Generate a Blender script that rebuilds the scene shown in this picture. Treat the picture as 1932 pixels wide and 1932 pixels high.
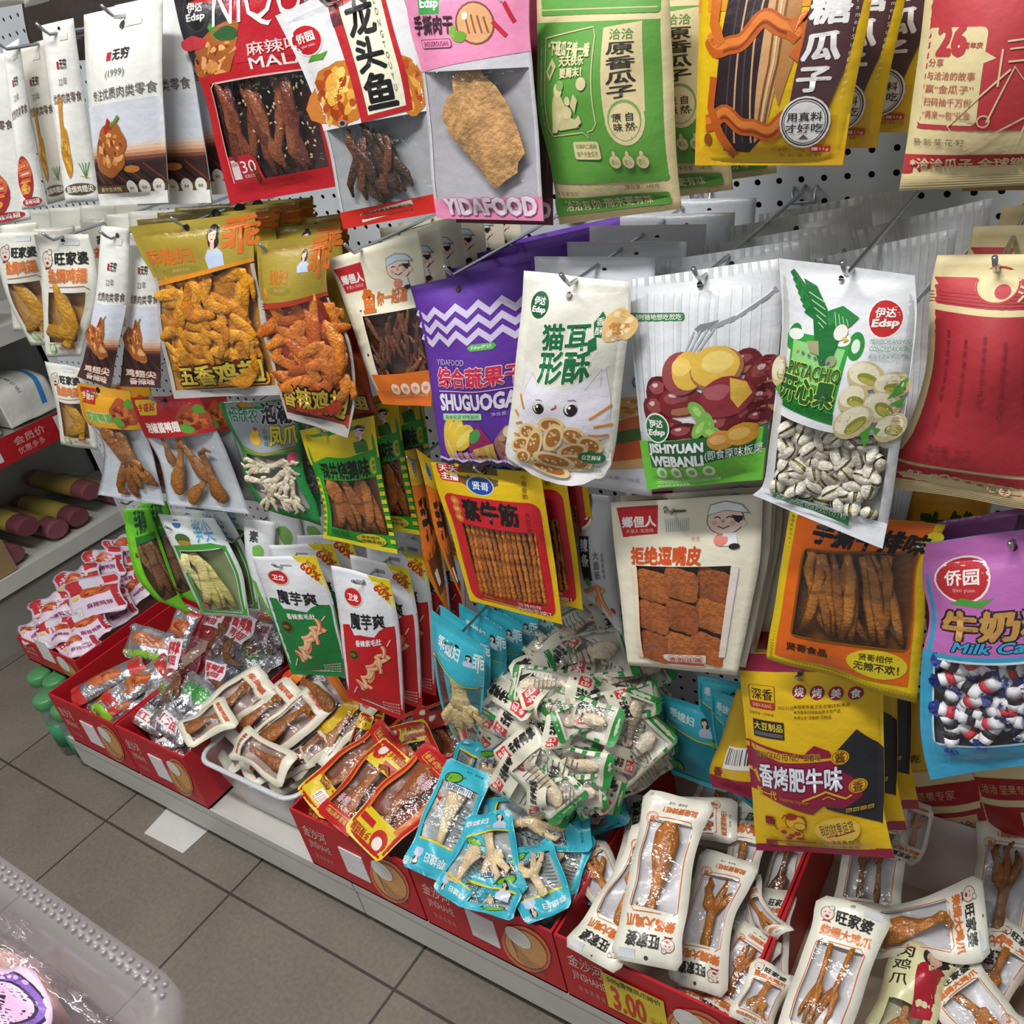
import bpy, math, random
import numpy as np
from mathutils import Vector, Matrix
from mathutils.geometry import tessellate_polygon
sc = bpy.context.scene
COL = sc.collection
for o in list(bpy.data.objects):
    bpy.data.objects.remove(o)
PI = math.pi
# ---------------------------------------------------------------- camera
F = 1662.075
RC = np.array([[0.8215003139334842, -0.13776877882127547, 0.5533145559166877],
               [0.5393565106280864, 0.5026066850242562, -0.6756338317550588],
               [-0.18501834679372128, 0.8534672130498175, 0.48719803735103007]])
CC = np.array([0.355, -1.025, 1.392])
cd = bpy.data.cameras.new('camera')
cam = bpy.data.objects.new('camera', cd)
COL.objects.link(cam)
cd.sensor_width = 36
cd.lens = F / 1932 * 36
cd.clip_start = .02
m4 = Matrix([[*RC[0], CC[0]], [*RC[1], CC[1]], [*RC[2], CC[2]], [0, 0, 0, 1]])
cam.matrix_world = m4
sc.camera = cam
# ---------------------------------------------------------------- world, lights, exposure
sc.view_settings.view_transform = 'Standard'
sc.view_settings.look = 'None'
sc.view_settings.gamma = 1
sc.view_settings.use_curve_mapping = False
sc.view_settings.exposure = 0.06
w = bpy.data.worlds.new('world')
sc.world = w
w.use_nodes = True
bg = w.node_tree.nodes['Background']
bg.inputs[0].default_value = (.93, .97, 1, 1)
bg.inputs[1].default_value = .25
def lamp(name, loc, size, energy, rot=(0, 0, 0), col=(1, .98, .95)):
    l = bpy.data.lights.new(name, 'AREA')
    l.shape = 'RECTANGLE'
    l.size, l.size_y = size
    l.energy = energy
    l.color = col
    o = bpy.data.objects.new(name, l)
    o.location = loc
    o.rotation_euler = rot
    COL.objects.link(o)
    return o
lamp('ceiling_tube_light', (-.15, -1.05, 2.75), (1.3, .16), 55, (-.32, 0, 0))
lamp('ceiling_tube_light', (-1.9, -1.15, 2.75), (1.3, .16), 22, (-.32, 0, 0))
lamp('ceiling_tube_light', (-.9, -2.6, 2.75), (2.4, .16), 48, (-.5, 0, 0))
sc.cycles.transparent_max_bounces = 16
sc.cycles.max_bounces = 7
# ---------------------------------------------------------------- helpers
def px(x, y):
    return RC @ np.array([(x - 966) / F, -(y - 966) / F, -1.0])
def hit(x, y, p0, n):
    d = px(x, y)
    return CC + d * (np.dot(n, p0 - CC) / np.dot(n, d))
def atY(x, y, Y):
    return hit(x, y, np.array([0, Y, 0.]), np.array([0, 1., 0]))
def atZ(x, y, Z):
    return hit(x, y, np.array([0, 0, Z]), np.array([0, 0, 1.]))
def rgb(h):
    c = [int(h[i:i + 2], 16) / 255 for i in (0, 2, 4)]
    return tuple(x / 12.92 if x <= .04045 else ((x + .055) / 1.055) ** 2.4 for x in c) + (1,)
MATS = {}
def mat(col, kind='g'):
    """procedural material for a sRGB hex colour; kind: g glossy print, p paper, f clear film, m metal, s foil, o oily food, d plain, c clear plastic"""
    k = (col, kind)
    if k in MATS:
        return MATS[k]
    m = bpy.data.materials.new({'g': 'print_', 'p': 'paper_', 'f': 'film_', 'm': 'metal_', 's': 'foil_', 'o': 'food_', 'd': 'plain_', 'c': 'clear_', 'b': 'cardboard_'}[kind] + col)
    MATS[k] = m
    m.use_nodes = True
    nt = m.node_tree
    N, L = nt.nodes, nt.links
    out = N['Material Output']
    b = N['Principled BSDF']
    tc = N.new('ShaderNodeTexCoord')
    nz = N.new('ShaderNodeTexNoise')
    L.new(tc.outputs['Object'], nz.inputs['Vector'])
    bp = N.new('ShaderNodeBump')
    L.new(nz.outputs['Fac'], bp.inputs['Height'])
    sca, strn, dist, rough, var = {'g': (55, .35, .004, .3, .05), 'p': (70, .3, .003, .6, .06), 'f': (40, 1.0, .008, .1, 0), 'm': (30, .05, .001, .25, .05),
                                   's': (60, .9, .008, .28, .15), 'o': (13, .3, .02, .17, .34), 'd': (40, .1, .001, .5, .06), 'c': (20, .2, .002, .28, 0), 'b': (90, .15, .001, .45, .07)}[kind]
    nz.inputs['Scale'].default_value = sca
    nz.inputs['Detail'].default_value = 3
    bp.inputs['Strength'].default_value = strn
    bp.inputs['Distance'].default_value = dist
    c = rgb(col)
    if kind in 'fc':
        N.remove(b)
        tr = N.new('ShaderNodeBsdfTransparent')
        tr.inputs[0].default_value = c
        gl = N.new('ShaderNodeBsdfGlossy')
        gl.inputs['Roughness'].default_value = rough
        gl.inputs['Color'].default_value = (1, 1, 1, 1)
        L.new(bp.outputs[0], gl.inputs['Normal'])
        lw = N.new('ShaderNodeLayerWeight')
        pw = N.new('ShaderNodeMath'); pw.operation = 'POWER'; pw.inputs[1].default_value = 4
        ml = N.new('ShaderNodeMath'); ml.operation = 'MULTIPLY_ADD'; ml.inputs[1].default_value = .6; ml.inputs[2].default_value = .07
        L.new(lw.outputs['Facing'], pw.inputs[0])
        L.new(pw.outputs[0], ml.inputs[0])
        mx = N.new('ShaderNodeMixShader')
        L.new(ml.outputs[0], mx.inputs[0])
        L.new(tr.outputs[0], mx.inputs[1])
        L.new(gl.outputs[0], mx.inputs[2])
        last = mx
        if kind == 'c':
            df = N.new('ShaderNodeBsdfDiffuse')
            df.inputs[0].default_value = (.62, .6, .62, 1)
            m2 = N.new('ShaderNodeMixShader')
            m2.inputs[0].default_value = .16
            L.new(mx.outputs[0], m2.inputs[1])
            L.new(df.outputs[0], m2.inputs[2])
            last = m2
        L.new(last.outputs[0], out.inputs[0])
        return m
    b.inputs['Roughness'].default_value = rough
    L.new(bp.outputs[0], b.inputs['Normal'])
    if kind in 'ms':
        b.inputs['Metallic'].default_value = .95 if kind == 'm' else .8
    n2 = N.new('ShaderNodeTexNoise')
    n2.inputs['Scale'].default_value = 6 if kind == 'o' else 14
    n2.inputs['Detail'].default_value = 4
    L.new(tc.outputs['Object'], n2.inputs['Vector'])
    mp = N.new('ShaderNodeMapRange')
    mp.inputs['From Min'].default_value = .3
    mp.inputs['From Max'].default_value = .7
    mp.inputs['To Min'].default_value = 1 - var
    mp.inputs['To Max'].default_value = 1 + var
    L.new(n2.outputs['Fac'], mp.inputs[0])
    vm = N.new('ShaderNodeVectorMath')
    vm.operation = 'SCALE'
    vm.inputs[0].default_value = c[:3]
    L.new(mp.outputs[0], vm.inputs['Scale'])
    L.new(vm.outputs[0], b.inputs['Base Color'])
    return m
def mesh(name, V, Fs, mats, mi=None, smooth=True):
    me = bpy.data.meshes.new(name)
    me.from_pydata([tuple(map(float, v)) for v in V], [], Fs)
    for m in (mats if isinstance(mats, list) else [mats]):
        me.materials.append(m)
    if mi is not None:
        me.polygons.foreach_set('material_index', mi)
    me.polygons.foreach_set('use_smooth', [bool(smooth)] * len(me.polygons))
    me.update()
    return me
def link(name, me, parent=None, loc=(0, 0, 0)):
    o = bpy.data.objects.new(name, me)
    COL.objects.link(o)
    o.location = loc
    if parent:
        o.parent = parent
    return o
def tag(o, label, cat=None, group=None, kind=None):
    if label: o['label'] = label
    if cat: o['category'] = cat
    if group: o['group'] = group
    if kind: o['kind'] = kind
    return o
def empty(name, loc, label, cat, group=None):
    o = bpy.data.objects.new(name, None)
    o.empty_display_size = .02
    COL.objects.link(o)
    o.location = loc
    return tag(o, label, cat, group)
def struct(name, me):
    return tag(link(name, me), None, None, None, 'structure')
def dup(root, off, rz=0, label=None, group=None):
    r = root.copy()
    COL.objects.link(r)
    r.location = Vector(root.location) + Vector(off)
    r.rotation_euler = (root.rotation_euler[0], root.rotation_euler[1], root.rotation_euler[2] + rz)
    if label: r['label'] = label
    if group: r['group'] = group
    for ch in list(root.children):
        c = ch.copy()
        COL.objects.link(c)
        c.parent = r
        for g in list(ch.children):
            d = g.copy()
            COL.objects.link(d)
            d.parent = c
    return r
class MB:
    """collects boxes, tubes and grids into one mesh"""
    def __init__(s):
        s.V, s.F, s.M, s.mats = [], [], [], []
    def mi(s, m):
        if m not in s.mats: s.mats.append(m)
        return s.mats.index(m)
    def add(s, V, Fs, m):
        n = len(s.V)
        s.V += [tuple(v) for v in V]
        s.F += [tuple(i + n for i in f) for f in Fs]
        s.M += [s.mi(m)] * len(Fs)
    def box(s, a, b, m, bev=0):
        x0, y0, z0 = a
        x1, y1, z1 = b
        V = [(x0, y0, z0), (x1, y0, z0), (x1, y1, z0), (x0, y1, z0), (x0, y0, z1), (x1, y0, z1), (x1, y1, z1), (x0, y1, z1)]
        s.add(V, [(3, 2, 1, 0), (4, 5, 6, 7), (0, 1, 5, 4), (1, 2, 6, 5), (2, 3, 7, 6), (3, 0, 4, 7)], m)
    def tube(s, pts, rad, m, n=8, sq=1.0, cap=True):
        V, Fs = tube(pts, rad, n, sq, cap)
        s.add(V, Fs, m)
    def build(s, name, parent=None, loc=(0, 0, 0), smooth=False):
        V = [(v[0] - loc[0], v[1] - loc[1], v[2] - loc[2]) for v in s.V]
        return link(name, mesh(name, V, s.F, s.mats, s.M, smooth), parent, loc if parent is None else (0, 0, 0))
def tube(pts, rad, n=8, sq=1.0, cap=True, up=(0, 0, 1)):
    P = [np.array(p, float) for p in pts]
    if not hasattr(rad, '__len__'): rad = [rad] * len(P)
    V, Fs = [], []
    up = np.array(up, float)
    for i, p in enumerate(P):
        t = P[min(i + 1, len(P) - 1)] - P[max(i - 1, 0)]
        t = t / (np.linalg.norm(t) + 1e-12)
        u = up if abs(t @ up) < .95 else np.array([0, 1., 0]) if abs(t[1]) < .9 else np.array([1., 0, 0])
        a = np.cross(t, u)
        a /= np.linalg.norm(a)
        b = np.cross(a, t)
        for k in range(n):
            an = 2 * PI * k / n
            V.append(p + rad[i] * (a * math.cos(an) + sq * b * math.sin(an)))
    for i in range(len(P) - 1):
        for k in range(n):
            Fs.append((i * n + k, i * n + (k + 1) % n, (i + 1) * n + (k + 1) % n, (i + 1) * n + k))
    if cap:
        Fs.append(tuple(range(n - 1, -1, -1)))
        Fs.append(tuple((len(P) - 1) * n + k for k in range(n)))
    return V, Fs
GL = {}
def glyphs(s, bold):
    """flat lettering mesh; heavier weights are laid up from shifted copies"""
    k = (s, bold)
    if k in GL: return GL[k]
    if bold > .004:
        v, f = glyphs(s, 0.0)
        v = v[:, :2]
        d = bold
        n = 8 if bold > .05 else 5
        q_ = [(d * math.cos(2 * PI * i / n + .4), d * math.sin(2 * PI * i / n + .4)) for i in range(n)]
        if bold > .09: q_ += [(x * .5, y * .5) for x, y in q_]
        V = np.concatenate([np.c_[v + np.array(o), np.full(len(v), i)] for i, o in enumerate(q_)])
        F_ = [tuple(j + i * len(v) for j in t) for i in range(len(q_)) for t in f]
        GL[k] = (V, F_)
        return GL[k]
    c = bpy.data.curves.new('lettering', 'FONT')
    c.body = s
    c.resolution_u = 2
    c.offset = bold
    o = bpy.data.objects.new('lettering', c)
    COL.objects.link(o)
    e = o.evaluated_get(bpy.context.evaluated_depsgraph_get())
    m = e.to_mesh()
    v = np.zeros(len(m.vertices) * 3)
    m.vertices.foreach_get('co', v)
    v = v.reshape(-1, 3)[:, :2]
    f = [tuple(p.vertices) for p in m.polygons]
    e.to_mesh_clear()
    bpy.data.objects.remove(o)
    bpy.data.curves.remove(c)
    if len(v) == 0:
        v = np.zeros((3, 2)); f = []
    elif ord(s[0]) > 0x2e00 or len(s) < 13:
        v, f = refine(v, f, .4)
        v = np.array(v)
    GL[k] = (np.c_[v, np.zeros(len(v))], f)
    return GL[k]
def refine(V, T, mx):
    V = [tuple(v) for v in V]
    for _ in range(6):
        mid = {}
        for t in T:
            for i in range(3):
                a, b = t[i], t[(i + 1) % 3]
                e = (min(a, b), max(a, b))
                if e not in mid and (V[a][0] - V[b][0]) ** 2 + (V[a][1] - V[b][1]) ** 2 > mx * mx:
                    mid[e] = len(V)
                    V.append(((V[a][0] + V[b][0]) / 2, (V[a][1] + V[b][1]) / 2))
        if not mid: break
        o = []
        for t in T:
            ms = [mid.get((min(t[i], t[(i + 1) % 3]), max(t[i], t[(i + 1) % 3]))) for i in range(3)]
            k = sum(x is not None for x in ms)
            a, b, c = t
            if k == 0: o.append(t)
            elif k == 3:
                o += [(a, ms[0], ms[2]), (ms[0], b, ms[1]), (ms[2], ms[1], c), (ms[0], ms[1], ms[2])]
            else:
                while ms[0] is None or (k == 2 and ms[2] is not None):
                    a, b, c = b, c, a
                    ms = [ms[1], ms[2], ms[0]]
                if k == 1: o += [(a, ms[0], c), (ms[0], b, c)]
                else: o += [(ms[0], b, ms[1]), (a, ms[0], ms[1]), (a, ms[1], c)]
        T = o
    return V, T
class Surf:
    """the curved face of a bag: (u, v) in 0..1 to points, relative to its origin"""
    def __init__(s, L, R, n, T=.01, seal=(.05, .06, .05), wr=.0008, seed=0, bend=0, org=None):
        s.L, s.R = np.array(L, float), np.array(R, float)
        s.n = np.array(n, float) / np.linalg.norm(n)
        mid = (s.L + s.R) / 2
        seg = np.r_[0, np.cumsum(np.linalg.norm(np.diff(mid, axis=0), axis=1))]
        s.H = seg[-1]
        s.vk = seg / seg[-1]
        s.W = float(np.mean(np.linalg.norm(s.R - s.L, axis=1)))
        s.T, s.seal, s.wr, s.bend = T, seal, wr, bend
        s.org = mid[0] if org is None else np.array(org, float)
        r = np.random.RandomState(seed * 7 + 3)
        s.wv = [(r.uniform(-1, 1), r.uniform(-1, 1), r.uniform(0, 6.28)) for _ in range(5)]
        x = (s.R - s.L).mean(0); x /= np.linalg.norm(x)
        s.x = x
        y = np.cross(s.n, x)
        s.y = y / np.linalg.norm(y)
    def edge(s, E, v):
        k = len(s.vk)
        if k == 2:
            return E[0] + (E[1] - E[0]) * v[:, None]
        i = np.clip(np.searchsorted(s.vk, v, side='right') - 1, 0, k - 2)
        a, b = E[i], E[i + 1]
        d = (s.vk[i + 1] - s.vk[i])
        t = ((v - s.vk[i]) / d)[:, None]
        def tan(j):
            p, q = np.maximum(j - 1, 0), np.minimum(j + 1, k - 1)
            return (E[q] - E[p]) / (s.vk[q] - s.vk[p])[:, None]
        m0, m1 = tan(i) * d[:, None], tan(i + 1) * d[:, None]
        t2, t3 = t * t, t * t * t
        return (2 * t3 - 3 * t2 + 1) * a + (t3 - 2 * t2 + t) * m0 + (-2 * t3 + 3 * t2) * b + (t3 - t2) * m1
    def bul(s, u, v):
        su, s0, s1 = s.seal
        pu = np.clip((u - su) / (1 - 2 * su), 0, 1)
        pv = np.clip((v - s0) / (1 - s0 - s1), 0, 1)
        return s.T * np.sin(PI * pu) ** .75 * np.sin(PI * pv) ** .55
    def P(s, u, v, h=0.0, side=1):
        u, v = np.atleast_1d(np.asarray(u, float)), np.atleast_1d(np.asarray(v, float))
        q = np.clip(v, 0, 1)
        p = s.edge(s.L, q)
        r = s.edge(s.R, q)
        out = p + (r - p) * u[:, None]
        out = out + (v - q)[:, None] * s.H * -s.y
        wx, wy = u * s.W, v * s.H
        k = 2 * PI / (.055 if s.wr > .0019 else .08)
        w_ = sum(np.sin(k * (a * wx + b * wy) + c) for a, b, c in s.wv) * s.wr
        env = .35 + .65 * np.clip(4 * u * (1 - u), 0, 1)
        d = (s.bul(u, v) if side > 0 else -.6 * s.bul(u, v) - .0008) + w_ * env + s.bend * np.sin(PI * q) + h
        return out + d[:, None] * s.n - s.org
def cutout(UV, Fs, w):
    """leave a window out of flat print faces"""
    def half(P, ax, val, sg):
        o = []
        for i in range(len(P)):
            a, b = P[i], P[(i + 1) % len(P)]
            da, db = sg * (a[ax] - val), sg * (b[ax] - val)
            if da >= 0: o.append(a)
            if (da > 0 > db) or (da < 0 < db):
                t = da / (da - db)
                o.append((a[0] + (b[0] - a[0]) * t, a[1] + (b[1] - a[1]) * t))
        return o
    V, O = [], []
    for f in Fs:
        P = [tuple(UV[i]) for i in f]
        keep = []
        keep.append(half(P, 0, w[0], -1)); P = half(P, 0, w[0], 1)
        if len(P) > 2: keep.append(half(P, 0, w[2], 1)); P = half(P, 0, w[2], -1)
        if len(P) > 2: keep.append(half(P, 1, w[1], -1)); P = half(P, 1, w[1], 1)
        if len(P) > 2: keep.append(half(P, 1, w[3], 1))
        for k in keep:
            if len(k) > 2:
                O.append(tuple(range(len(V), len(V) + len(k)))); V += k
    return np.array(V) if V else np.zeros((0, 2)), O
class Art:
    def __init__(s, S, h0=.00035, dh=.00004):
        s.S, s.h, s.dh = S, h0, dh
        s.V, s.F, s.M, s.mats = [], [], [], []
        s.kind = 'g'
        s.wins = ()
        s.mx = .0062
        s.bold = .02
        s.wu = 1 / S.W
        s.asp = S.W / S.H
    def mi(s, m):
        if m not in s.mats: s.mats.append(m)
        return s.mats.index(m)
    def put(s, UV, Fs, col, kind=None, lay=0):
        UV = np.asarray(UV, float)
        if len(UV) and np.ndim(lay) == 0 and s.wins:
            lo, hi = UV.min(0), UV.max(0)
            for w in s.wins:
                if lo[0] < w[0] and lo[1] < w[1] and hi[0] > w[2] and hi[1] > w[3]:
                    UV, Fs = cutout(UV, Fs, w)
        if len(UV) == 0: return
        m = col if not isinstance(col, str) else mat(col, kind or s.kind)
        P = s.S.P(UV[:, 0], UV[:, 1], s.h) if np.ndim(lay) == 0 else s.S.P(UV[:, 0], UV[:, 1], s.h) + lay[:, None] * s.S.n
        n = len(s.V)
        s.V += list(P)
        s.F += [tuple(i + n for i in f) for f in Fs]
        s.M += [s.mi(m)] * len(Fs)
        s.h += s.dh
    def r(s, u0, v0, u1, v1, col, kind=None):
        S = s.S
        nu = max(1, math.ceil(abs(u1 - u0) * S.W / s.mx))
        nv = max(1, math.ceil(abs(v1 - v0) * S.H / s.mx))
        UV = [(u0 + (u1 - u0) * i / nu, v0 + (v1 - v0) * j / nv) for j in range(nv + 1) for i in range(nu + 1)]
        Fs = [(j * (nu + 1) + i, (j + 1) * (nu + 1) + i, (j + 1) * (nu + 1) + i + 1, j * (nu + 1) + i + 1) for j in range(nv) for i in range(nu)]
        s.put(UV, Fs, col, kind)
    def p(s, pts, col, kind=None):
        S = s.S
        T = tessellate_polygon([[Vector((u * S.W, v * S.H, 0)) for u, v in pts]])
        V, T = refine([(u * S.W, v * S.H) for u, v in pts], [tuple(t) for t in T], s.mx)
        # orient every triangle the same way
        o = []
        for a, b, c in T:
            k = (V[b][0] - V[a][0]) * (V[c][1] - V[a][1]) - (V[b][1] - V[a][1]) * (V[c][0] - V[a][0])
            o.append((a, c, b) if k > 0 else (a, b, c))
        s.put([(x / S.W, y / S.H) for x, y in V], o, col, kind)
    def e(s, u, v, ru, rv=None, col='ffffff', kind=None, n=20, rot=0):
        if rv is None: rv = ru * s.asp
        c, d = math.cos(rot), math.sin(rot)
        k = s.asp
        pts = []
        for i in range(n):
            x, y = ru * math.cos(2 * PI * i / n), rv / k * math.sin(2 * PI * i / n)
            pts.append((u + x * c - y * d, v + (x * d + y * c) * k))
        s.p(pts, col, kind)
    def l(s, pts, w, col, kind=None):
        """stroke of width w (in u)"""
        S = s.S
        P = [np.array((u * S.W, v * S.H)) for u, v in pts]
        hw = w * S.W / 2
        a, b = [], []
        for i, p in enumerate(P):
            t = P[min(i + 1, len(P) - 1)] - P[max(i - 1, 0)]
            t = t / (np.linalg.norm(t) + 1e-9)
            nn = np.array((-t[1], t[0])) * hw
            a.append(p + nn); b.append(p - nn)
        Q = a + b
        k = len(P)
        T = []
        for i in range(k - 1):
            T += [(i, i + 1, k + i + 1), (i, k + i + 1, k + i)]
        V, T = refine([tuple(q) for q in Q], T, s.mx)
        s.put([(x / S.W, y / S.H) for x, y in V], T, col, kind)
    def ring(s, u, v, ru, rv, w, col, n=28):
        if rv is None: rv = ru * s.asp
        s.l([(u + ru * math.cos(2 * PI * i / n), v + rv * math.sin(2 * PI * i / n)) for i in range(n + 1)], w, col)
    def rr(s, u0, v0, u1, v1, rad, col, kind=None):
        k = s.asp
        pts = []
        for cx, cy, a0 in ((u1 - rad, v0 + rad * k, -90), (u1 - rad, v1 - rad * k, 0), (u0 + rad, v1 - rad * k, 90), (u0 + rad, v0 + rad * k, 180)):
            for i in range(5):
                a = math.radians(a0 + 22.5 * i)
                pts.append((cx + rad * math.cos(a), cy + rad * k * math.sin(a)))
        s.p(pts, col, kind)
    def t(s, txt, u0, v0, u1, v1, col, bold=None, out=None, rot=0, sl=0, ow=.035, em=False, kind=None):
        bold = s.bold if bold is None else bold
        if out:
            s.t(txt, u0, v0, u1, v1, out, bold + ow, None, rot, sl, -1, em, kind)
        v, f = glyphs(txt, bold)
        lay = v[:, 2] * 6e-6 + (.00025 if ow != -1 else 0)
        v = v[:, :2]
        if em:
            lo, hi = np.array((0, -.14)), np.array((1., .9))
        else:
            b_, _ = glyphs(txt, 0.0)
            lo, hi = b_[:, :2].min(0), b_[:, :2].max(0)
        q = (v - lo) / np.maximum(hi - lo, 1e-6)
        S = s.S
        X = (u0 + q[:, 0] * (u1 - u0)) * S.W
        Y = (v1 - q[:, 1] * (v1 - v0)) * S.H
        if sl: X = X - sl * (Y - (v0 + v1) / 2 * S.H)
        if rot:
            cx, cy = (u0 + u1) / 2 * S.W, (v0 + v1) / 2 * S.H
            c, d = math.cos(rot), math.sin(rot)
            X, Y = cx + (X - cx) * c - (Y - cy) * d, cy + (X - cx) * d + (Y - cy) * c
        s.put(np.stack([X / S.W, Y / S.H], 1), f, col, kind, lay)
    def tv(s, txt, u0, v0, u1, v1, col, bold=None, out=None, kind=None):
        n = len(txt)
        for i, ch in enumerate(txt):
            s.t(ch, u0, v0 + (v1 - v0) * i / n, u1, v0 + (v1 - v0) * (i + .96) / n, col, bold, out, em=True, kind=kind)
    def blob(s, u, v, ru, rv, col, seed=0, jag=.18, n=18, rot=0):
        r = random.Random(seed)
        c, d = math.cos(rot), math.sin(rot)
        k = s.asp
        ph = [r.uniform(0, 6.3) for _ in range(3)]
        pts = []
        for i in range(n):
            a = 2 * PI * i / n
            q = 1 + jag * (.5 * math.sin(2 * a + ph[0]) + .4 * math.sin(3 * a + ph[1]) + .3 * math.sin(5 * a + ph[2]))
            x, y = ru * q * math.cos(a), rv / k * q * math.sin(a)
            pts.append((u + x * c - y * d, v + (x * d + y * c) * k))
        s.p(pts, col)
    def food(s, u, v, ru, rv, cols, seed=0, n=14, rot=0, jag=.2):
        """printed picture of a piece of food: a base shape and mottled patches"""
        r = random.Random(seed)
        s.blob(u, v, ru, rv, cols[0], seed, jag, 22, rot)
        h = s.h
        for i in range(n):
            a, q = r.uniform(0, 6.28), math.sqrt(r.random()) * .72
            x, y = ru * q * math.cos(a), rv * q * math.sin(a) / s.asp
            c, d = math.cos(rot), math.sin(rot)
            s.h = h + s.dh * (i % 3)
            s.blob(u + x * c - y * d, v + (x * d + y * c) * s.asp, ru * r.uniform(.1, .26), rv * r.uniform(.08, .22), cols[1 + i % (len(cols) - 1)], seed + i, .3, 9, rot + r.uniform(-.5, .5))
        s.h = h + s.dh * 3
    def lady(s, u, v, w, dress='b8c8e0', hair='241a1c'):
        k = s.asp
        s.e(u, v, w * .62, w * .8 * k, hair)
        s.e(u + w * .1, v + w * .6 * k, w * .6, w * .6 * k, hair)
        s.p([(u - w * .95, v + w * 2.9 * k), (u - w * 1.1, v + w * 1.9 * k), (u - w * .5, v + w * 1.15 * k), (u, v + w * 1.35 * k), (u + w * .5, v + w * 1.1 * k), (u + w * 1.1, v + w * 1.6 * k), (u + w * 1.15, v + w * 2.9 * k)], dress)
        s.p([(u - w * .22, v + w * .5 * k), (u + w * .22, v + w * .5 * k), (u + w * .2, v + w * 1.15 * k), (u, v + w * 1.5 * k), (u - w * .25, v + w * 1.15 * k)], 'e0b8a0')
        s.e(u - w * .05, v + w * .12 * k, w * .42, w * .56 * k, 'e8c4ae')
        s.e(u - w * .22, v + w * .05 * k, w * .07, w * .04 * k, '402c28', n=8)
        s.e(u + w * .14, v + w * .05 * k, w * .07, w * .04 * k, '402c28', n=8)
        s.e(u - w * .04, v + w * .4 * k, w * .13, w * .05 * k, 'b84848', n=8)
        s.p([(u - w * .5, v - w * .1 * k), (u - w * .2, v - w * .62 * k), (u + w * .3, v - w * .6 * k), (u + w * .5, v), (u + w * .2, v - w * .3 * k)], hair)
    def bar(s, u0, v0, u1, v1, ink='303030', bgc='e8e8e4', seed=1, n=22):
        if bgc: s.r(u0, v0, u1, v1, bgc)
        r = random.Random(seed)
        h = s.h
        for i in range(n):
            if r.random() < .62:
                x = u0 + (u1 - u0) * (.06 + .88 * i / n)
                s.h = h
                s.r(x, v0 + (v1 - v0) * .08, x + (u1 - u0) / n * r.choice((.5, .9)), v1 - (v1 - v0) * .2, ink)
        s.h = h + s.dh
def lerp(a, b, t):
    return a + (b - a) * t
def grid(S, ul, vl, side, h=0.0):
    U, Vv = np.meshgrid(ul, vl)
    return S.P(U.ravel(), Vv.ravel(), h, side)
def ticks(a, b, step, extra=()):
    n = max(2, math.ceil((b - a) / step))
    t = list(np.linspace(a, b, n + 1))
    for e in extra:
        if a < e < b:
            j = min(range(len(t)), key=lambda i: abs(t[i] - e))
            if abs(t[j] - e) < (b - a) / n * .35 and 0 < j < n: t[j] = e
            else: t.append(e)
    return sorted(set(t))
def body(S, base, kind, wins=(), step=.0085, back=None):
    """closed bag skin; front faces inside the windows are left out"""
    mb = MB()
    m = mat(base, kind) if isinstance(base, str) else base
    ul = ticks(0, 1, step / S.W, [w[i] for w in wins for i in (0, 2)])
    vl = ticks(0, 1, step / S.H, [w[i] for w in wins for i in (1, 3)])
    nu, nv = len(ul), len(vl)
    A = grid(S, ul, vl, 1)
    B = grid(S, ul, vl, -1)
    V = list(A) + list(B)
    o = len(A)
    Fs = []
    for j in range(nv - 1):
        for i in range(nu - 1):
            cu, cv = (ul[i] + ul[i + 1]) / 2, (vl[j] + vl[j + 1]) / 2
            a, b, c, d = j * nu + i, (j + 1) * nu + i, (j + 1) * nu + i + 1, j * nu + i + 1
            if not any(w[0] < cu < w[2] and w[1] < cv < w[3] for w in wins):
                Fs.append((a, b, c, d))
            Fs.append((o + d, o + c, o + b, o + a))
    for i in range(nu - 1):
        Fs.append((i, i + 1, o + i + 1, o + i))
        k = (nv - 1) * nu
        Fs.append((k + i + 1, k + i, o + k + i, o + k + i + 1))
    for j in range(nv - 1):
        a, b = j * nu, (j + 1) * nu
        Fs.append((b, a, o + a, o + b))
        a, b = j * nu + nu - 1, (j + 1) * nu + nu - 1
        Fs.append((a, b, o + b, o + a))
    mb.add(V, Fs, m)
    if back:
        k = mb.mi(mat(back, 'g'))
        mb.M = [k if min(f) >= o else x for f, x in zip(mb.F, mb.M)]
    return mb
NB = [0]
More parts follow.
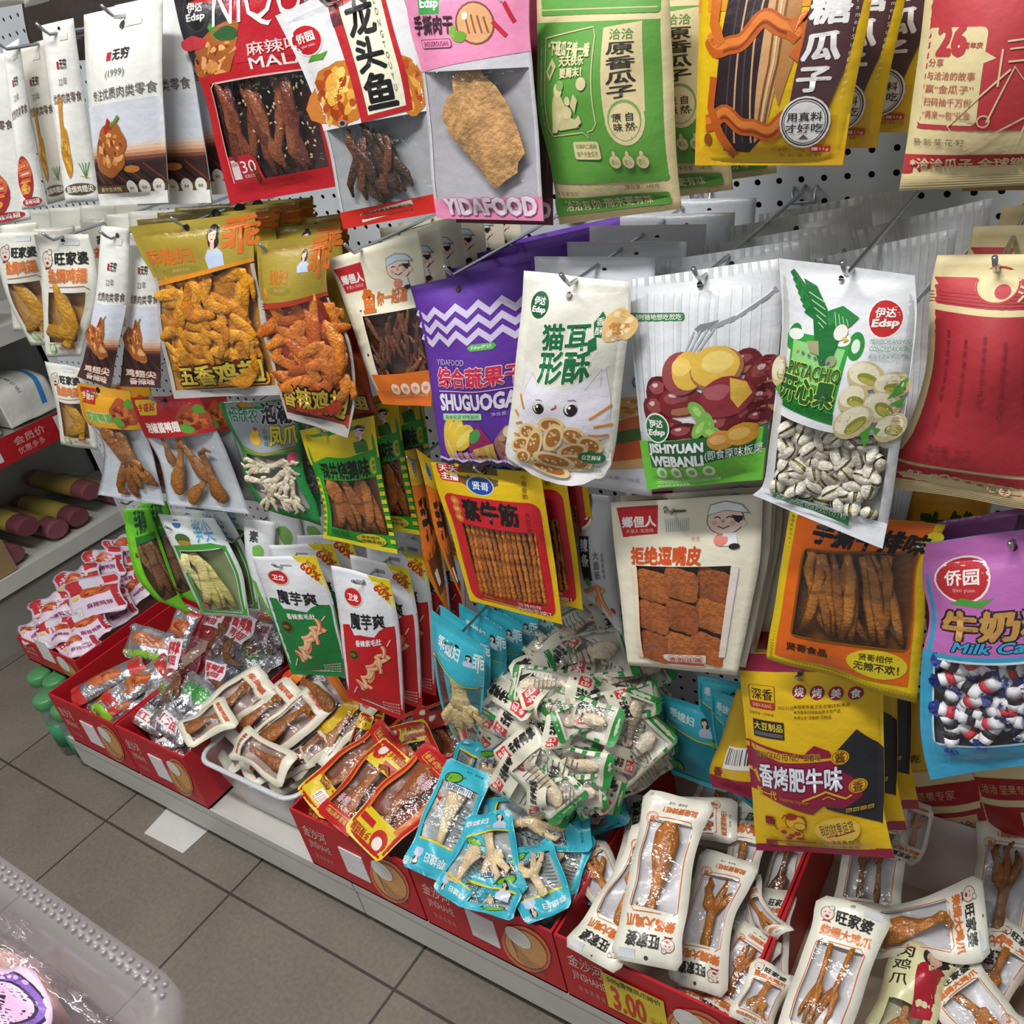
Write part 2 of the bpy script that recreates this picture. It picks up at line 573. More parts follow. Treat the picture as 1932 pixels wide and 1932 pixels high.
def bag(name, label, cat, rows, y=None, n=(0, .12), z=None, T=.01, base='f0f0ec', kind='g', art=None, wins=(), film=None, fill=None, group=None,
        seal=(.05, .06, .05), wr=.0006, bend=0, wname='window', wfilm='ffffff', p0=None, header=None, hole=None, step=.0085, seed=None, kart='g', back=None, lift=0):
    """a bag traced from the photo: rows of (left x, y, right x, y) pixels from its top to its bottom, laid on a plane at depth y (hanging) or height z (lying)"""
    NB[0] += 1
    seed = NB[0] if seed is None else seed
    nn = np.array((n[0], -1, n[1]) if len(n) == 2 else n, float)
    c = np.mean([((r[0] + r[2]) / 2, (r[1] + r[3]) / 2) for r in (rows[:1] if y is not None else rows)], axis=0)
    if p0 is None:
        p0 = atY(c[0], c[1], y) if y is not None else atZ(c[0], c[1], z)
    if y is None:
        vd = CC - p0
        vd /= np.linalg.norm(vd)
        nn = nn / np.linalg.norm(nn)
        while nn @ vd < .5:
            nn = nn + .2 * vd
            nn /= np.linalg.norm(nn)
    L = [hit(r[0], r[1], p0, nn) for r in rows]
    R = [hit(r[2], r[3], p0, nn) for r in rows]
    if y is None and c[1] < 1900 + 100 and -1.56 < p0[0] < .37 and p0[1] > -.6 and p0[2] < .4 and name != 'duck_foot_packet':
        P_ = np.array(L + R)
        fy = -.424 if -1.05 < p0[0] < -.76 else -.444
        bad = (P_[:, 1] < fy) & (P_[:, 2] < .278)
        if bad.any():      # keep it inside the front wall, or resting over its edge
            mv = np.array((0, fy - P_[:, 1].min(), 0)) if p0[2] < .246 else np.array((0, .0, .278 + lift - P_[bad, 2].min()))
            L, R = [p + mv for p in L], [p + mv for p in R]
    S = Surf(L, R, nn, T, seal, wr, seed, bend)
    return make(name, label, cat, S, base, kind, art, wins, film, fill, group, wname, wfilm, header, hole, step, kart, back)
def make(name, label, cat, S, base='f0f0ec', kind='g', art=None, wins=(), film=None, fill=None, group=None, wname='window', wfilm='ffffff', header=None, hole=None, step=.0085, kart='g', back=None):
    A = Art(S)
    A.kind = kart
    A.wins = wins
    if art: art(A)
    if hole:
        A.e(hole[0], hole[1], hole[2] if len(hole) > 2 else .025, None, '181414', n=14)
    if not (wins or film or fill or header):
        mb = body(S, base, kind, (), step)
        n = len(mb.V)
        mb.V += [tuple(v) for v in A.V]
        mb.F += [tuple(i + n for i in f) for f in A.F]
        mb.M += [mb.mi(A.mats[i]) for i in A.M]
        o = link(name, mesh(name, mb.V, mb.F, mb.mats, mb.M), None, S.org)
        tag(o, label, cat, group)
        SURF[o.name] = S
        return o
    root = empty(name, S.org, label, cat, group)
    SURF[root.name] = S
    mb = body(S, film if film else base, 'f' if film else kind, wins, step, back)
    n = len(mb.V)
    mb.V += [tuple(v) for v in A.V]
    mb.F += [tuple(i + n for i in f) for f in A.F]
    mb.M += [mb.mi(A.mats[i]) for i in A.M]
    link('wrapper', mesh('wrapper', mb.V, mb.F, mb.mats, mb.M), root)
    for w in wins:
        ul, vl = ticks(w[0], w[2], step / S.W), ticks(w[1], w[3], step / S.H)
        G = grid(S, ul, vl, 1, .0002)
        nu = len(ul)
        Fs = [(j * nu + i, (j + 1) * nu + i, (j + 1) * nu + i + 1, j * nu + i + 1) for j in range(len(vl) - 1) for i in range(nu - 1)]
        link(wname, mesh(wname, G, Fs, mat(wfilm, 'f')), root)
    if fill: fill(S, root)
    return root
SURF = {}
ORD = ['second', 'third', 'fourth', 'fifth', 'sixth', 'seventh']
def stack(root, n, dy, lab, jx=.004, jr=.03, dx=0, group=None, dz=0):
    r = random.Random(len(lab) * 31 + n)
    if group: root['group'] = group
    for i in range(n):
        dup(root, (dx * (i + 1) + r.uniform(-jx, jx), dy * (i + 1), dz * (i + 1) + r.uniform(-jx, jx) * .5), r.uniform(-jr, jr), f'{lab}, {ORD[i]} one back on its hook', group)
def q(cx, cy, ang, ln, w, prof=(1, .94, .92, .97, 1), cv=0, rnd=.84):
    """pixel rows of a limp packet lying at an angle (0 upright, 90 turned clockwise), corners rounded"""
    r_ = random.Random(int(cx * 7 + cy * 3))
    a = math.radians(ang)
    d = (-math.sin(a), math.cos(a))
    r = (math.cos(a), math.sin(a))
    rows = []
    k = len(prof)
    cv = cv + r_.uniform(-.05, .05)
    e = .16 * w / ln * .5
    pts = [(0, prof[0] * rnd), (e, prof[0])] + [(i / (k - 1), prof[i] * r_.uniform(.93, 1.05)) for i in range(1, k - 1)] + [(1 - e, prof[-1]), (1, prof[-1] * rnd)]
    for t, p in pts:
        t -= .5
        s = cv * ln * (t * t * 4 - 1) * .5 + r_.uniform(-.02, .02) * w
        x, y = cx + d[0] * t * ln + r[0] * s, cy + d[1] * t * ln + r[1] * s
        h = w * p / 2
        rows.append((x - r[0] * h, y - r[1] * h, x + r[0] * h, y + r[1] * h))
    return rows
HOOK = {}
def hook(x, y, z, label, tip=.012):
    """double-bent wire peg hook running from the board to its front tip"""
    if 'm' not in HOOK:
        HOOK['m'] = mat('b8bcc0', 'm')
    mb = MB()
    mb.tube([(0, 0.004, .006), (0, -.012, .0), (0, y * .5, -.002), (0, y, -.003), (0, y - .006, .003), (0, y - tip, .011)], .0022, HOOK['m'], 8)
    mb.tube([(-.0125, .004, .004), (-.0125, -.006, .002), (-.0125, -.007, -.012), (.0125, -.007, -.012), (.0125, -.006, .002), (.0125, .004, .004)], .0022, HOOK['m'], 6)
    o = mb.build('display_hook', None, (0, 0, 0), True)
    o.location = (x, 0, z)
    return tag(o, label, 'hook', 'wire hooks on the perforated board')
def hookat(pxx, pyy, y, label):
    p = atY(pxx, pyy, y + .014)
    return hook(p[0], y, p[2] + .003, label)
# ---------------------------------------------------------------- food shapes, one unit long, shared as mesh data
def lump(V, amp, seed, k=9):
    r = np.random.RandomState(seed)
    V = np.array(V)
    for _ in range(3):
        a = r.uniform(-k, k, 3); ph = r.uniform(0, 6.3, 3)
        V = V + amp * np.sin((V @ a)[:, None] + ph)
    return V
FOOD = {}
def food(kind, col, seed=0):
    key = (kind, col, seed)
    if key in FOOD: return FOOD[key]
    r = random.Random(seed * 13 + 5)
    mb = MB()
    m = mat(col, 'o') if isinstance(col, str) else col
    j = lambda a: r.uniform(-a, a)
    amp = .012
    if kind == 'foot':
        b = j(.08)
        mb.tube([(b, .5, 0), (b * .7, .4, 0), (b * .4, .2, .01), (0, .02, .01), (0, -.08, 0)], [.06, .085, .066, .072, .09], m, 10, .8)
        for k, (x, ln) in enumerate(((-.2, .36), (-.03, .44), (.15, .38))):
            x += j(.05)
            mb.tube([(x * .15, -.04, 0), (x * .5, -.16, .03), (x * .85, -.27, .03), (x + j(.05), -.06 - ln * .8, .0), (x * .9 + j(.06), -.06 - ln, -.02)], [.062, .064, .056, .05, .022], m, 8, .9)
        mb.tube([(.03, .0, .02), (.12, -.06, .05), (.13 + j(.03), -.18, .05)], [.046, .046, .024], m, 8)
    elif kind == 'drum':
        b = j(.1)
        mb.tube([(b, .5, 0), (b, .44, 0), (b * .5, .3, 0), (0, .1, .01), (0, -.12, .01), (-b * .4, -.32, 0), (-b, -.46, 0), (-b, -.5, 0)], [.045, .075, .06, .085, .14, .165, .1, .03], m, 12, .7)
        mb.tube([(b, .45, .02), (b + .12, .5, .03), (b + .2, .43, .02)], [.05, .04, .015], m, 8)
    elif kind == 'wing':
        b = j(.12)
        mb.tube([(-.2, .5, 0), (-.12, .38, .02), (.08 + b, .16, .03), (.16 + b, .02, .02), (.1, -.16, .03), (-.08, -.36, .02), (-.16, -.5, 0)], [.04, .1, .13, .12, .12, .1, .03], m, 10, .65)
        mb.tube([(.16 + b, .04, .0), (.2 + b, -.2, .01), (.12, -.42, .0), (.04, -.5, -.01)], [.06, .075, .06, .02], m, 8, .6)
    elif kind == 'ring':
        P = [(.36 * math.cos(a), .3 * math.sin(a), .03 * math.sin(3 * a)) for a in np.linspace(.4, 5.6, 14)]
        mb.tube(P, [.05, .08, .11, .1, .09, .09, .1, .12, .1, .09, .08, .08, .07, .03], m, 10, .8)
        mb.tube([(.3, .2, 0), (.4, .32, .02), (.34, .45, .02)], [.07, .06, .02], m, 8)
    elif kind == 'strip':
        b, c = j(.12), j(.1)
        P = [(b, .5, j(.02)), (b * .5 + c, .25, j(.03)), (c, 0, j(.03)), (-b * .4 + c, -.25, j(.03)), (-b, -.5, j(.02))]
        mb.tube(P, [.03, .045, .05, .045, .03], m, 6, .35)
        amp = .004
    elif kind == 'rod':
        P, R_ = [], []
        for i in range(34):
            t = i / 33
            P.append((.004 * math.sin(t * 40 + seed) + .01 * math.sin(t * 5 + seed), .5 - t, .004 * math.cos(t * 40 + seed)))
            R_.append(.031 + .003 * math.sin(t * 80 + seed))
        mb.tube(P, R_, m, 7)
        amp = 0
    elif kind == 'shred':
        P = [(j(.1), .5, j(.06))]
        for i in range(5):
            P.append((P[-1][0] + j(.09), .3 - i * .2, j(.07)))
        mb.tube(P, [.04, .08, .1, .09, .08, .03], m, 8, .6)
        amp = .006
    elif kind == 'slab':
        n = 10
        V = []
        for i in range(n + 1):
            for k in range(n + 1):
                x, y = i / n * 2 - 1, k / n * 2 - 1
                e = max(abs(x), abs(y)); l_ = (abs(x) ** 5 + abs(y) ** 5) ** .2 + 1e-9
                s = e / l_
                V.append((x * s * .5 + .012 * math.sin(9 * y + seed), y * s * .5 + .012 * math.sin(8 * x + seed * 2), .05 * (1 - e ** 6) + .012 * math.sin(7 * x + seed) * math.cos(6 * y)))
        mb.add(V, [(i * (n + 1) + k, (i + 1) * (n + 1) + k, (i + 1) * (n + 1) + k + 1, i * (n + 1) + k + 1) for i in range(n) for k in range(n)], m)
        amp = .003
    elif kind == 'fillet':
        n = 26
        out = [(-.02, .5), (.06, .44), (.13, .5), (.2, .38), (.3, .26), (.38, .1), (.42, -.1), (.44, -.28), (.34, -.34), (.3, -.42), (.16, -.46), (.06, -.5), (-.02, -.42), (-.08, -.3), (-.2, -.14), (-.32, .02), (-.36, .18), (-.28, .3), (-.16, .34), (-.14, .44)]
        V = [(0.02, 0.02, .05)]
        for s in (.35, .7, .9, 1):
            for x, y in out:
                V.append((x * s + j(.008), y * s + j(.008), .05 * (1 - s ** 3) + j(.012)))
        k = len(out)
        Fs = [(0, 1 + (i + 1) % k, 1 + i) for i in range(k)]
        for a in range(3):
            Fs += [(1 + a * k + i, 1 + a * k + (i + 1) % k, 1 + (a + 1) * k + (i + 1) % k, 1 + (a + 1) * k + i) for i in range(k)]
        mb.add(V, Fs, m)
        amp = .004
    elif kind == 'nut':
        for sgn in (-1, 1):
            V = []
            for a in range(9):
                th = PI * a / 8
                for k in range(9):
                    ph = PI * k / 8 * .93
                    rr = math.sin(th)
                    V.append((sgn * (.3 * rr * math.sin(ph) * .9 + .03 + .05 * (1 - a / 8)), .5 * math.cos(th), .3 * rr * math.cos(ph)))
            mb.add(V, [(a * 9 + k, a * 9 + k + 1, a * 9 + 10 + k, a * 9 + 9 + k) for a in range(8) for k in range(8)], m)
        g = mat('a09a48', 'o')
        mb.tube([(0, .4, 0), (0, .2, 0), (0, -.2, 0), (0, -.4, 0)], [.05, .2, .2, .05], g, 8, .9)
        amp = .004
    elif kind == 'candy':
        b1, b2, b3 = mat('2c3f8c', 'g'), mat('e8e8ee', 'g'), mat('c83040', 'g')
        mb.tube([(0, .27, 0), (0, .26, 0), (0, .1, 0)], [.1, .15, .16], b2, 8)
        mb.tube([(0, .1, 0), (0, -.06, 0)], [.165, .165], b3 if seed % 2 else mat('20222c', 'g'), 8)
        mb.tube([(0, -.06, 0), (0, -.26, 0), (0, -.27, 0)], [.16, .15, .1], b2, 8)
        for sg in (1, -1):
            V = [(0, sg * .24, 0)]
            for i in range(9):
                a = PI * i / 8
                V.append((.2 * math.cos(a), sg * (.3 + .2 * math.sin(a)), .05 * (-1) ** i))
            mb.add(V, [(0, 1 + i, 2 + i) for i in range(8)], b1)
        amp = .006
    V = lump(mb.V, amp, seed + 1) if amp else mb.V
    FOOD[key] = mesh(kind, V, mb.F, mb.mats, mb.M)
    return FOOD[key]
NAMES = {'foot': 'chicken_foot', 'drum': 'duck_leg', 'wing': 'duck_wing', 'ring': 'duck_wing', 'strip': 'jerky_strip', 'rod': 'tofu_stick', 'shred': 'dried_fish_shred', 'slab': 'tofu_slab', 'fillet': 'meat_fillet', 'nut': 'pistachio_nut', 'candy': 'wrapped_candy'}
def put(S, root, kind, col, u, v, ln, rot=0, wid=1.0, thick=1.0, h=None, seed=0, name=None, tilt=(0, 0)):
    """one piece of food inside a bag; ln in metres along its length, rot turned clockwise from pointing up"""
    me = food(kind, col, seed)
    o = link(name or NAMES[kind], me, root)
    bl = S.bul(np.array([u]), np.array([v]))[0]
    p = S.P([u], [v], 0)[0] - S.n * (bl - min(bl * .42, .25 * bl if h is None else h))
    c, d = math.cos(rot), math.sin(rot)
    ly = S.P([u], [max(v - .06, 0)], 0)[0] - S.P([u], [min(v + .06, 1)], 0)[0]
    ly = ly - S.n * (ly @ S.n)
    ly /= np.linalg.norm(ly)
    lx = np.cross(ly, S.n)
    y = ly * c + lx * d
    x = lx * c - ly * d
    z = S.n
    if tilt[0] or tilt[1]:
        q_ = Matrix.Rotation(tilt[0], 3, Vector(x)) @ Matrix.Rotation(tilt[1], 3, Vector(y))
        x, y, z = (np.array(q_ @ Vector(t)) for t in (x, y, z))
    o.matrix_local = Matrix([[x[i] * ln * wid, y[i] * ln, z[i] * ln * thick, p[i]] for i in range(3)] + [[0, 0, 0, 1]])
    return o
# ---------------------------------------------------------------- floor and shop walls
FZ = 0
def tiles():
    m = bpy.data.materials.new('floor_tiles')
    m.use_nodes = True
    nt = m.node_tree; N, L = nt.nodes, nt.links
    b = N['Principled BSDF']
    tc = N.new('ShaderNodeTexCoord')
    mp = N.new('ShaderNodeMapping')
    mp.inputs['Location'].default_value = (.965 + .435 * 6, .527 + .435 * 10, 0)
    L.new(tc.outputs['Object'], mp.inputs[0])
    br = N.new('ShaderNodeTexBrick')
    br.offset = 0
    br.inputs['Color1'].default_value = rgb('746d63')
    br.inputs['Color2'].default_value = rgb('6d665d')
    br.inputs['Mortar'].default_value = rgb('3a3632')
    br.inputs['Scale'].default_value = 1
    br.inputs['Mortar Size'].default_value = .003
    br.inputs['Mortar Smooth'].default_value = .2
    br.inputs['Brick Width'].default_value = .435
    br.inputs['Row Height'].default_value = .435
    L.new(mp.outputs[0], br.inputs['Vector'])
    n1 = N.new('ShaderNodeTexNoise'); n1.inputs['Scale'].default_value = 5; n1.inputs['Detail'].default_value = 8
    n2 = N.new('ShaderNodeTexNoise'); n2.inputs['Scale'].default_value = 120
    L.new(tc.outputs['Object'], n1.inputs[0]); L.new(tc.outputs['Object'], n2.inputs[0])
    ad = N.new('ShaderNodeMath'); L.new(n1.outputs[0], ad.inputs[0]); L.new(n2.outputs[0], ad.inputs[1])
    mr = N.new('ShaderNodeMapRange'); mr.inputs['From Min'].default_value = .7; mr.inputs['From Max'].default_value = 1.3; mr.inputs['To Min'].default_value = .78; mr.inputs['To Max'].default_value = 1.12
    L.new(ad.outputs[0], mr.inputs[0])
    vm = N.new('ShaderNodeVectorMath'); vm.operation = 'SCALE'
    L.new(br.outputs[0], vm.inputs[0]); L.new(mr.outputs[0], vm.inputs['Scale'])
    L.new(vm.outputs[0], b.inputs['Base Color'])
    b.inputs['Roughness'].default_value = .42
    bp = N.new('ShaderNodeBump'); bp.inputs['Strength'].default_value = .4; bp.inputs['Distance'].default_value = .002
    iv = N.new('ShaderNodeMath'); iv.operation = 'SUBTRACT'; iv.inputs[0].default_value = 1
    L.new(br.outputs['Fac'], iv.inputs[1]); L.new(iv.outputs[0], bp.inputs['Height']); L.new(bp.outputs[0], b.inputs['Normal'])
    return m
def slab(name, a, b, m):
    k = MB(); k.box(a, b, m)
    return struct(name, mesh(name, k.V, k.F, k.mats, k.M, False))
slab('floor', (-3.6, -2.6, -.05), (1.2, 1.6, 0), tiles())
slab('wall_back', (-3.6, 1.6, 0), (1.2, 1.65, 2.8), mat('4c4844', 'd'))  # dark tone stands in for the gloom of the aisle behind
slab('wall_left', (-3.65, -2.6, 0), (-3.6, 1.65, 2.8), mat('5a5650', 'd'))  # likewise toned dark, the aisle's shade put into its colour
def kid(name, parent, boxes, m, lab=None):
    k = MB()
    for a, c in boxes: k.box(a, c, m)
    l = parent.location
    o = link(name, mesh(name, [(v[0] - l[0], v[1] - l[1], v[2] - l[2]) for v in k.V], k.F, k.mats, k.M, False), parent)
    if lab: o['label'] = lab
    return o
# perforated back board of the gondola
def pegboard():
    pit, rad, n = .025, .0036, 12
    i0, i1, j0, j1 = -70, 12, -41, 23
    mb = MB()
    m = mat('ccd2d8', 'd')
    V, Fs = [], []
    sqr = []
    for k in range(n):
        a = 2 * PI * k / n
        c, s = math.cos(a), math.sin(a)
        q_ = pit / 2 / max(abs(c), abs(s))
        sqr.append((q_ * c, q_ * s, rad * c, rad * s))
    for i in range(i0, i1 + 1):
        for j in range(j0, j1 + 1):
            cx, cz = i * pit, 1.17 + j * pit
            o = len(V)
            for a, b, c, d in sqr: V.append((cx + a, 0, cz + b))
            for a, b, c, d in sqr: V.append((cx + c, 0, cz + d))
            for a, b, c, d in sqr: V.append((cx + c, .0015, cz + d))
            for k in range(n):
                l_ = (k + 1) % n
                Fs.append((o + k, o + l_, o + n + l_, o + n + k))
                Fs.append((o + n + k, o + n + l_, o + 2 * n + l_, o + 2 * n + k))
    # corner caps of every cell
    for i in range(i0, i1 + 1):
        for j in range(j0, j1 + 1):
            cx, cz = i * pit, 1.17 + j * pit
            o = len(V)
            h, q_ = pit / 2, pit / 2 * math.tan(PI / 6)
            for sx in (1, -1):
                for sz in (1, -1):
                    o = len(V)
                    V += [(cx + sx * h, 0, cz + sz * h), (cx + sx * q_, 0, cz + sz * h), (cx + sx * h, 0, cz + sz * q_)]
                    Fs.append((o, o + 1, o + 2))
    mb.add(V, Fs, m)
    o = empty('perforated_back', (-.6, .01, .1), 'white perforated steel back panel with rows of round holes behind the hanging snacks', 'shelf panel')
    link('panel_sheet', mesh('panel_sheet', [(x + .6, y - .01, z - .1) for x, y, z in mb.V], mb.F, mb.mats, mb.M, False), o)
    kid('hole_shade_sheet', o, [((i0 * pit - .02, .02, .1), (i1 * pit + .02, .03, 1.8))], mat('2a2a2c', 'd'))  # dark sheet added so the holes look shaded inside
    kid('side_post', o, [((i0 * pit - .05, -.004, .02), (i0 * pit - .012, .03, 1.8))], mat('b4b8bc', 'd'))
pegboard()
# base shelf
b = empty('base_shelf', (-.6, -.2, 0), 'white steel base shelf along the floor under the red cartons', 'shelf')
wh = mat('bcbab4', 'd')
kid('deck', b, [((-1.58, -.447, .098), (.5, -.002, .116))], wh)
JX = [-1.59, -.655, .28, .6]
for i in range(3):
    kid('lip', b, [((JX[i] + .002, -.452, .099), (JX[i + 1] - .002, -.4475, .119))], wh)
    kid('kick_panel', b, [((JX[i] + .002, -.45, .03), (JX[i + 1] - .002, -.435, .095))], wh)
for q_ in (((-1.585, -.43, 0), (-1.57, -.01, .03)), ((-.66, -.4, 0), (-.645, -.01, .03)), ((.28, -.4, 0), (.295, -.01, .03))): kid('foot_bracket', b, [q_], mat('8a8a86', 'd'))
# card on the floor
c0 = [atZ(x, y, .002) for x, y in ((272, 1572), (345, 1610), (398, 1562), (320, 1520))]
k = MB(); k.add([(*p[:2], .0005) for p in c0] + [(*p[:2], .0025) for p in c0], [(0, 1, 2, 3), (7, 6, 5, 4), (0, 4, 5, 1), (1, 5, 6, 2), (2, 6, 7, 3), (3, 7, 4, 0)], mat('c2c0bc', 'p'))
tag(k.build('paper_sheet', None, tuple(c0[0])), 'blank white paper sheet lying on the floor tiles at the base shelf', 'paper')
# ---------------------------------------------------------------- cartons
def carton(x0, x1, label, y0=-.452, y1=-.06, z0=.1195, zt=.265, price=0, flap=0, red='b81824', side=None, cut=None, art=True):
    m, wi = mat(red, 'b'), mat('d8d6d4', 'b')
    t = .004
    r = empty('display_carton', ((x0 + x1) / 2, (y0 + y1) / 2, z0), label, 'carton', 'red display cartons on the base shelf')
    kid('carton_bottom', r, [((x0, y0, z0), (x1, y1, z0 + t))], mat('b8a890', 'b'))
    kid('side_panel', r, [((x0, y0 + t, z0), (x0 + t, y1, zt))], m)
    kid('side_panel', r, [((x1 - t, y0 + t, z0), (x1, y1, zt))], m)
    kid('back_panel', r, [((x0 + t, y1 - t, z0), (x1 - t, y1, zt))], wi, 'white inner back panel' if price or flap else None) if price or flap else kid('back_panel', r, [((x0 + t, y1 - t, z0), (x1 - t, y1, zt))], m)
    if flap:
        kid('back_flap', r, [((x0 + t, y1 - .006, zt), (x1 - t, y1 - .002, zt + flap))], wi, 'white unprinted flap')
    if art:
        S = Surf([(x0, y0, zt), (x0, y0, z0)], [(x1, y0, zt), (x1, y0, z0)], (0, -1, 0), 0, wr=0, org=r.location)
        A = Art(S, .0004, .00012)
        A.mx = .05
        A.t('金沙河', .06, .2, .27, .4, 'd8b0a8', .015, sl=.1)
        A.t('JINSHAHE', .07, .46, .27, .62, 'd8b0a8', .01)
        for i in range(5): A.t('面', .09 + i * .035, .7, .115 + i * .035, .78, 'c08880', 0)
        for rx, ry, c in ((.15, .46, 'c87848'), (.135, .4, 'a02020'), (.13, .36, 'd09a58')):
            A.e(.78, .52, rx, ry, c, rot=.5)
        for i in range(5):
            A.l([(.66 + .01 * i, .3 + .07 * i), (.7, .52 + .06 * i), (.79, .7 + .045 * i), (.88, .72 + .035 * i)], .006, ('8c4a24', '6a3430', '6a7088', '5a6a94', '9c6030')[i])
        A.e(.75, .35, .085, None, 'e0dedc', rot=.4)
        if price:
            A.r(.27, .22, .62, .8, 'd8c428')
            A.t('500g香辣凤爪特价', .3, .25, .6, .35, '50402a', .01)
            A.t('3.00', .31, .4, .5, .76, 'c83018', .03)
            A.t('元/个', .52, .6, .6, .76, 'c85028', 0)
        k = MB()
        k.box((x0 - r.location[0], y0 - r.location[1], 0), (x1 - r.location[0], y0 + t - r.location[1], zt - z0), m)
        n = len(k.V)
        k.F += [tuple(i + n for i in f) for f in A.F]
        k.V += [tuple(v) for v in A.V]
        k.M += [k.mi(A.mats[i]) for i in A.M]
        fp = link('front_panel', mesh('front_panel', k.V, k.F, k.mats, k.M, False), r)
        if not price:
            st_ = kid('price_sticker', r, [((x0 + .38 * (x1 - x0), y0 - .0016, z0 + .035), (x0 + .58 * (x1 - x0), y0, z0 + .1))], mat('dcdada', 'p'), 'blank white sticker')
            st_.parent = fp
    return r
carton(-1.874, -1.6, 'red carton at the far left end, full of pink packets, beyond the shelf end', y0=-.352, y1=-.03, z0=.19, zt=.265)
b = empty('low_stool', (-1.74, -.14, 0), 'dark low stool under the pink packet carton, behind the capped bottles', 'stool')
kid('seat', b, [((-1.86, -.3, .165), (-1.62, -.04, .188))], mat('4a4238', 'd'))
for sx in (-1.85, -1.66):
    for sy in (-.29, -.075): kid('leg', b, [((sx, sy, 0), (sx + .03, sy + .03, .165))], mat('4a4238', 'd'))
carton(-1.555, -1.295, 'half empty red carton of silver red packets, second from the left end', art=True)
carton(-1.29, -1.056, 'red carton heaped with silver and clear packets, left of the clear bin')
carton(-.752, -.48, 'red carton of red and yellow duck leg packets, right of the clear bin')
carton(-.476, -.207, 'red carton of blue chicken foot packets in front of the net bag')
carton(-.204, .066, 'red carton of cream chicken foot packets with the yellow 3.00 price tag', price=1)
carton(.068, .372, 'red carton of cream chicken foot packets at the right edge, below the candy bag', flap=.025)
# clear plastic bin
def clear_bin():
    r = empty('plastic_bin', (-.9, -.25, .1195), 'clear plastic bin of cream duck leg packets between the red cartons', 'bin')
    m = mat('f2f4f6', 'c')
    mb = MB()
    def loop(x0, x1, y0, y1, z, c=.035, k=5):
        P = []
        for cx, cy, a0 in ((x1 - c, y0 + c, -90), (x1 - c, y1 - c, 0), (x0 + c, y1 - c, 90), (x0 + c, y0 + c, 180)):
            for i in range(k + 1):
                a = math.radians(a0 + 90 * i / k)
                P.append((cx + c * math.cos(a), cy + c * math.sin(a), z))
        return P
    prof = [loop(-1.0, -.8, -.4, -.1, .1195), loop(-1.008, -.792, -.41, -.09, .13), loop(-1.03, -.768, -.43, -.07, .25), loop(-1.033, -.765, -.434, -.066, .256)]
    n = len(prof[0])
    V = sum(prof, [])
    Fs = [(a * n + i, a * n + (i + 1) % n, (a + 1) * n + (i + 1) % n, (a + 1) * n + i) for a in range(3) for i in range(n)] + [tuple(range(n - 1, -1, -1))]
    mb.add(V, Fs, m)
    l = r.location
    link('tub', mesh('tub', [np.array(v) - np.array(l) for v in mb.V], mb.F, mb.mats, mb.M), r)
    rim = loop(-1.036, -.762, -.437, -.063, .258)
    Vr, Fr = tube(rim + rim[:1], .0055, 8, .8, False)
    link('rim', mesh('rim', [np.array(v) - np.array(l) for v in Vr], Fr, mat('c4c6ca', 'g')), r)
clear_bin()
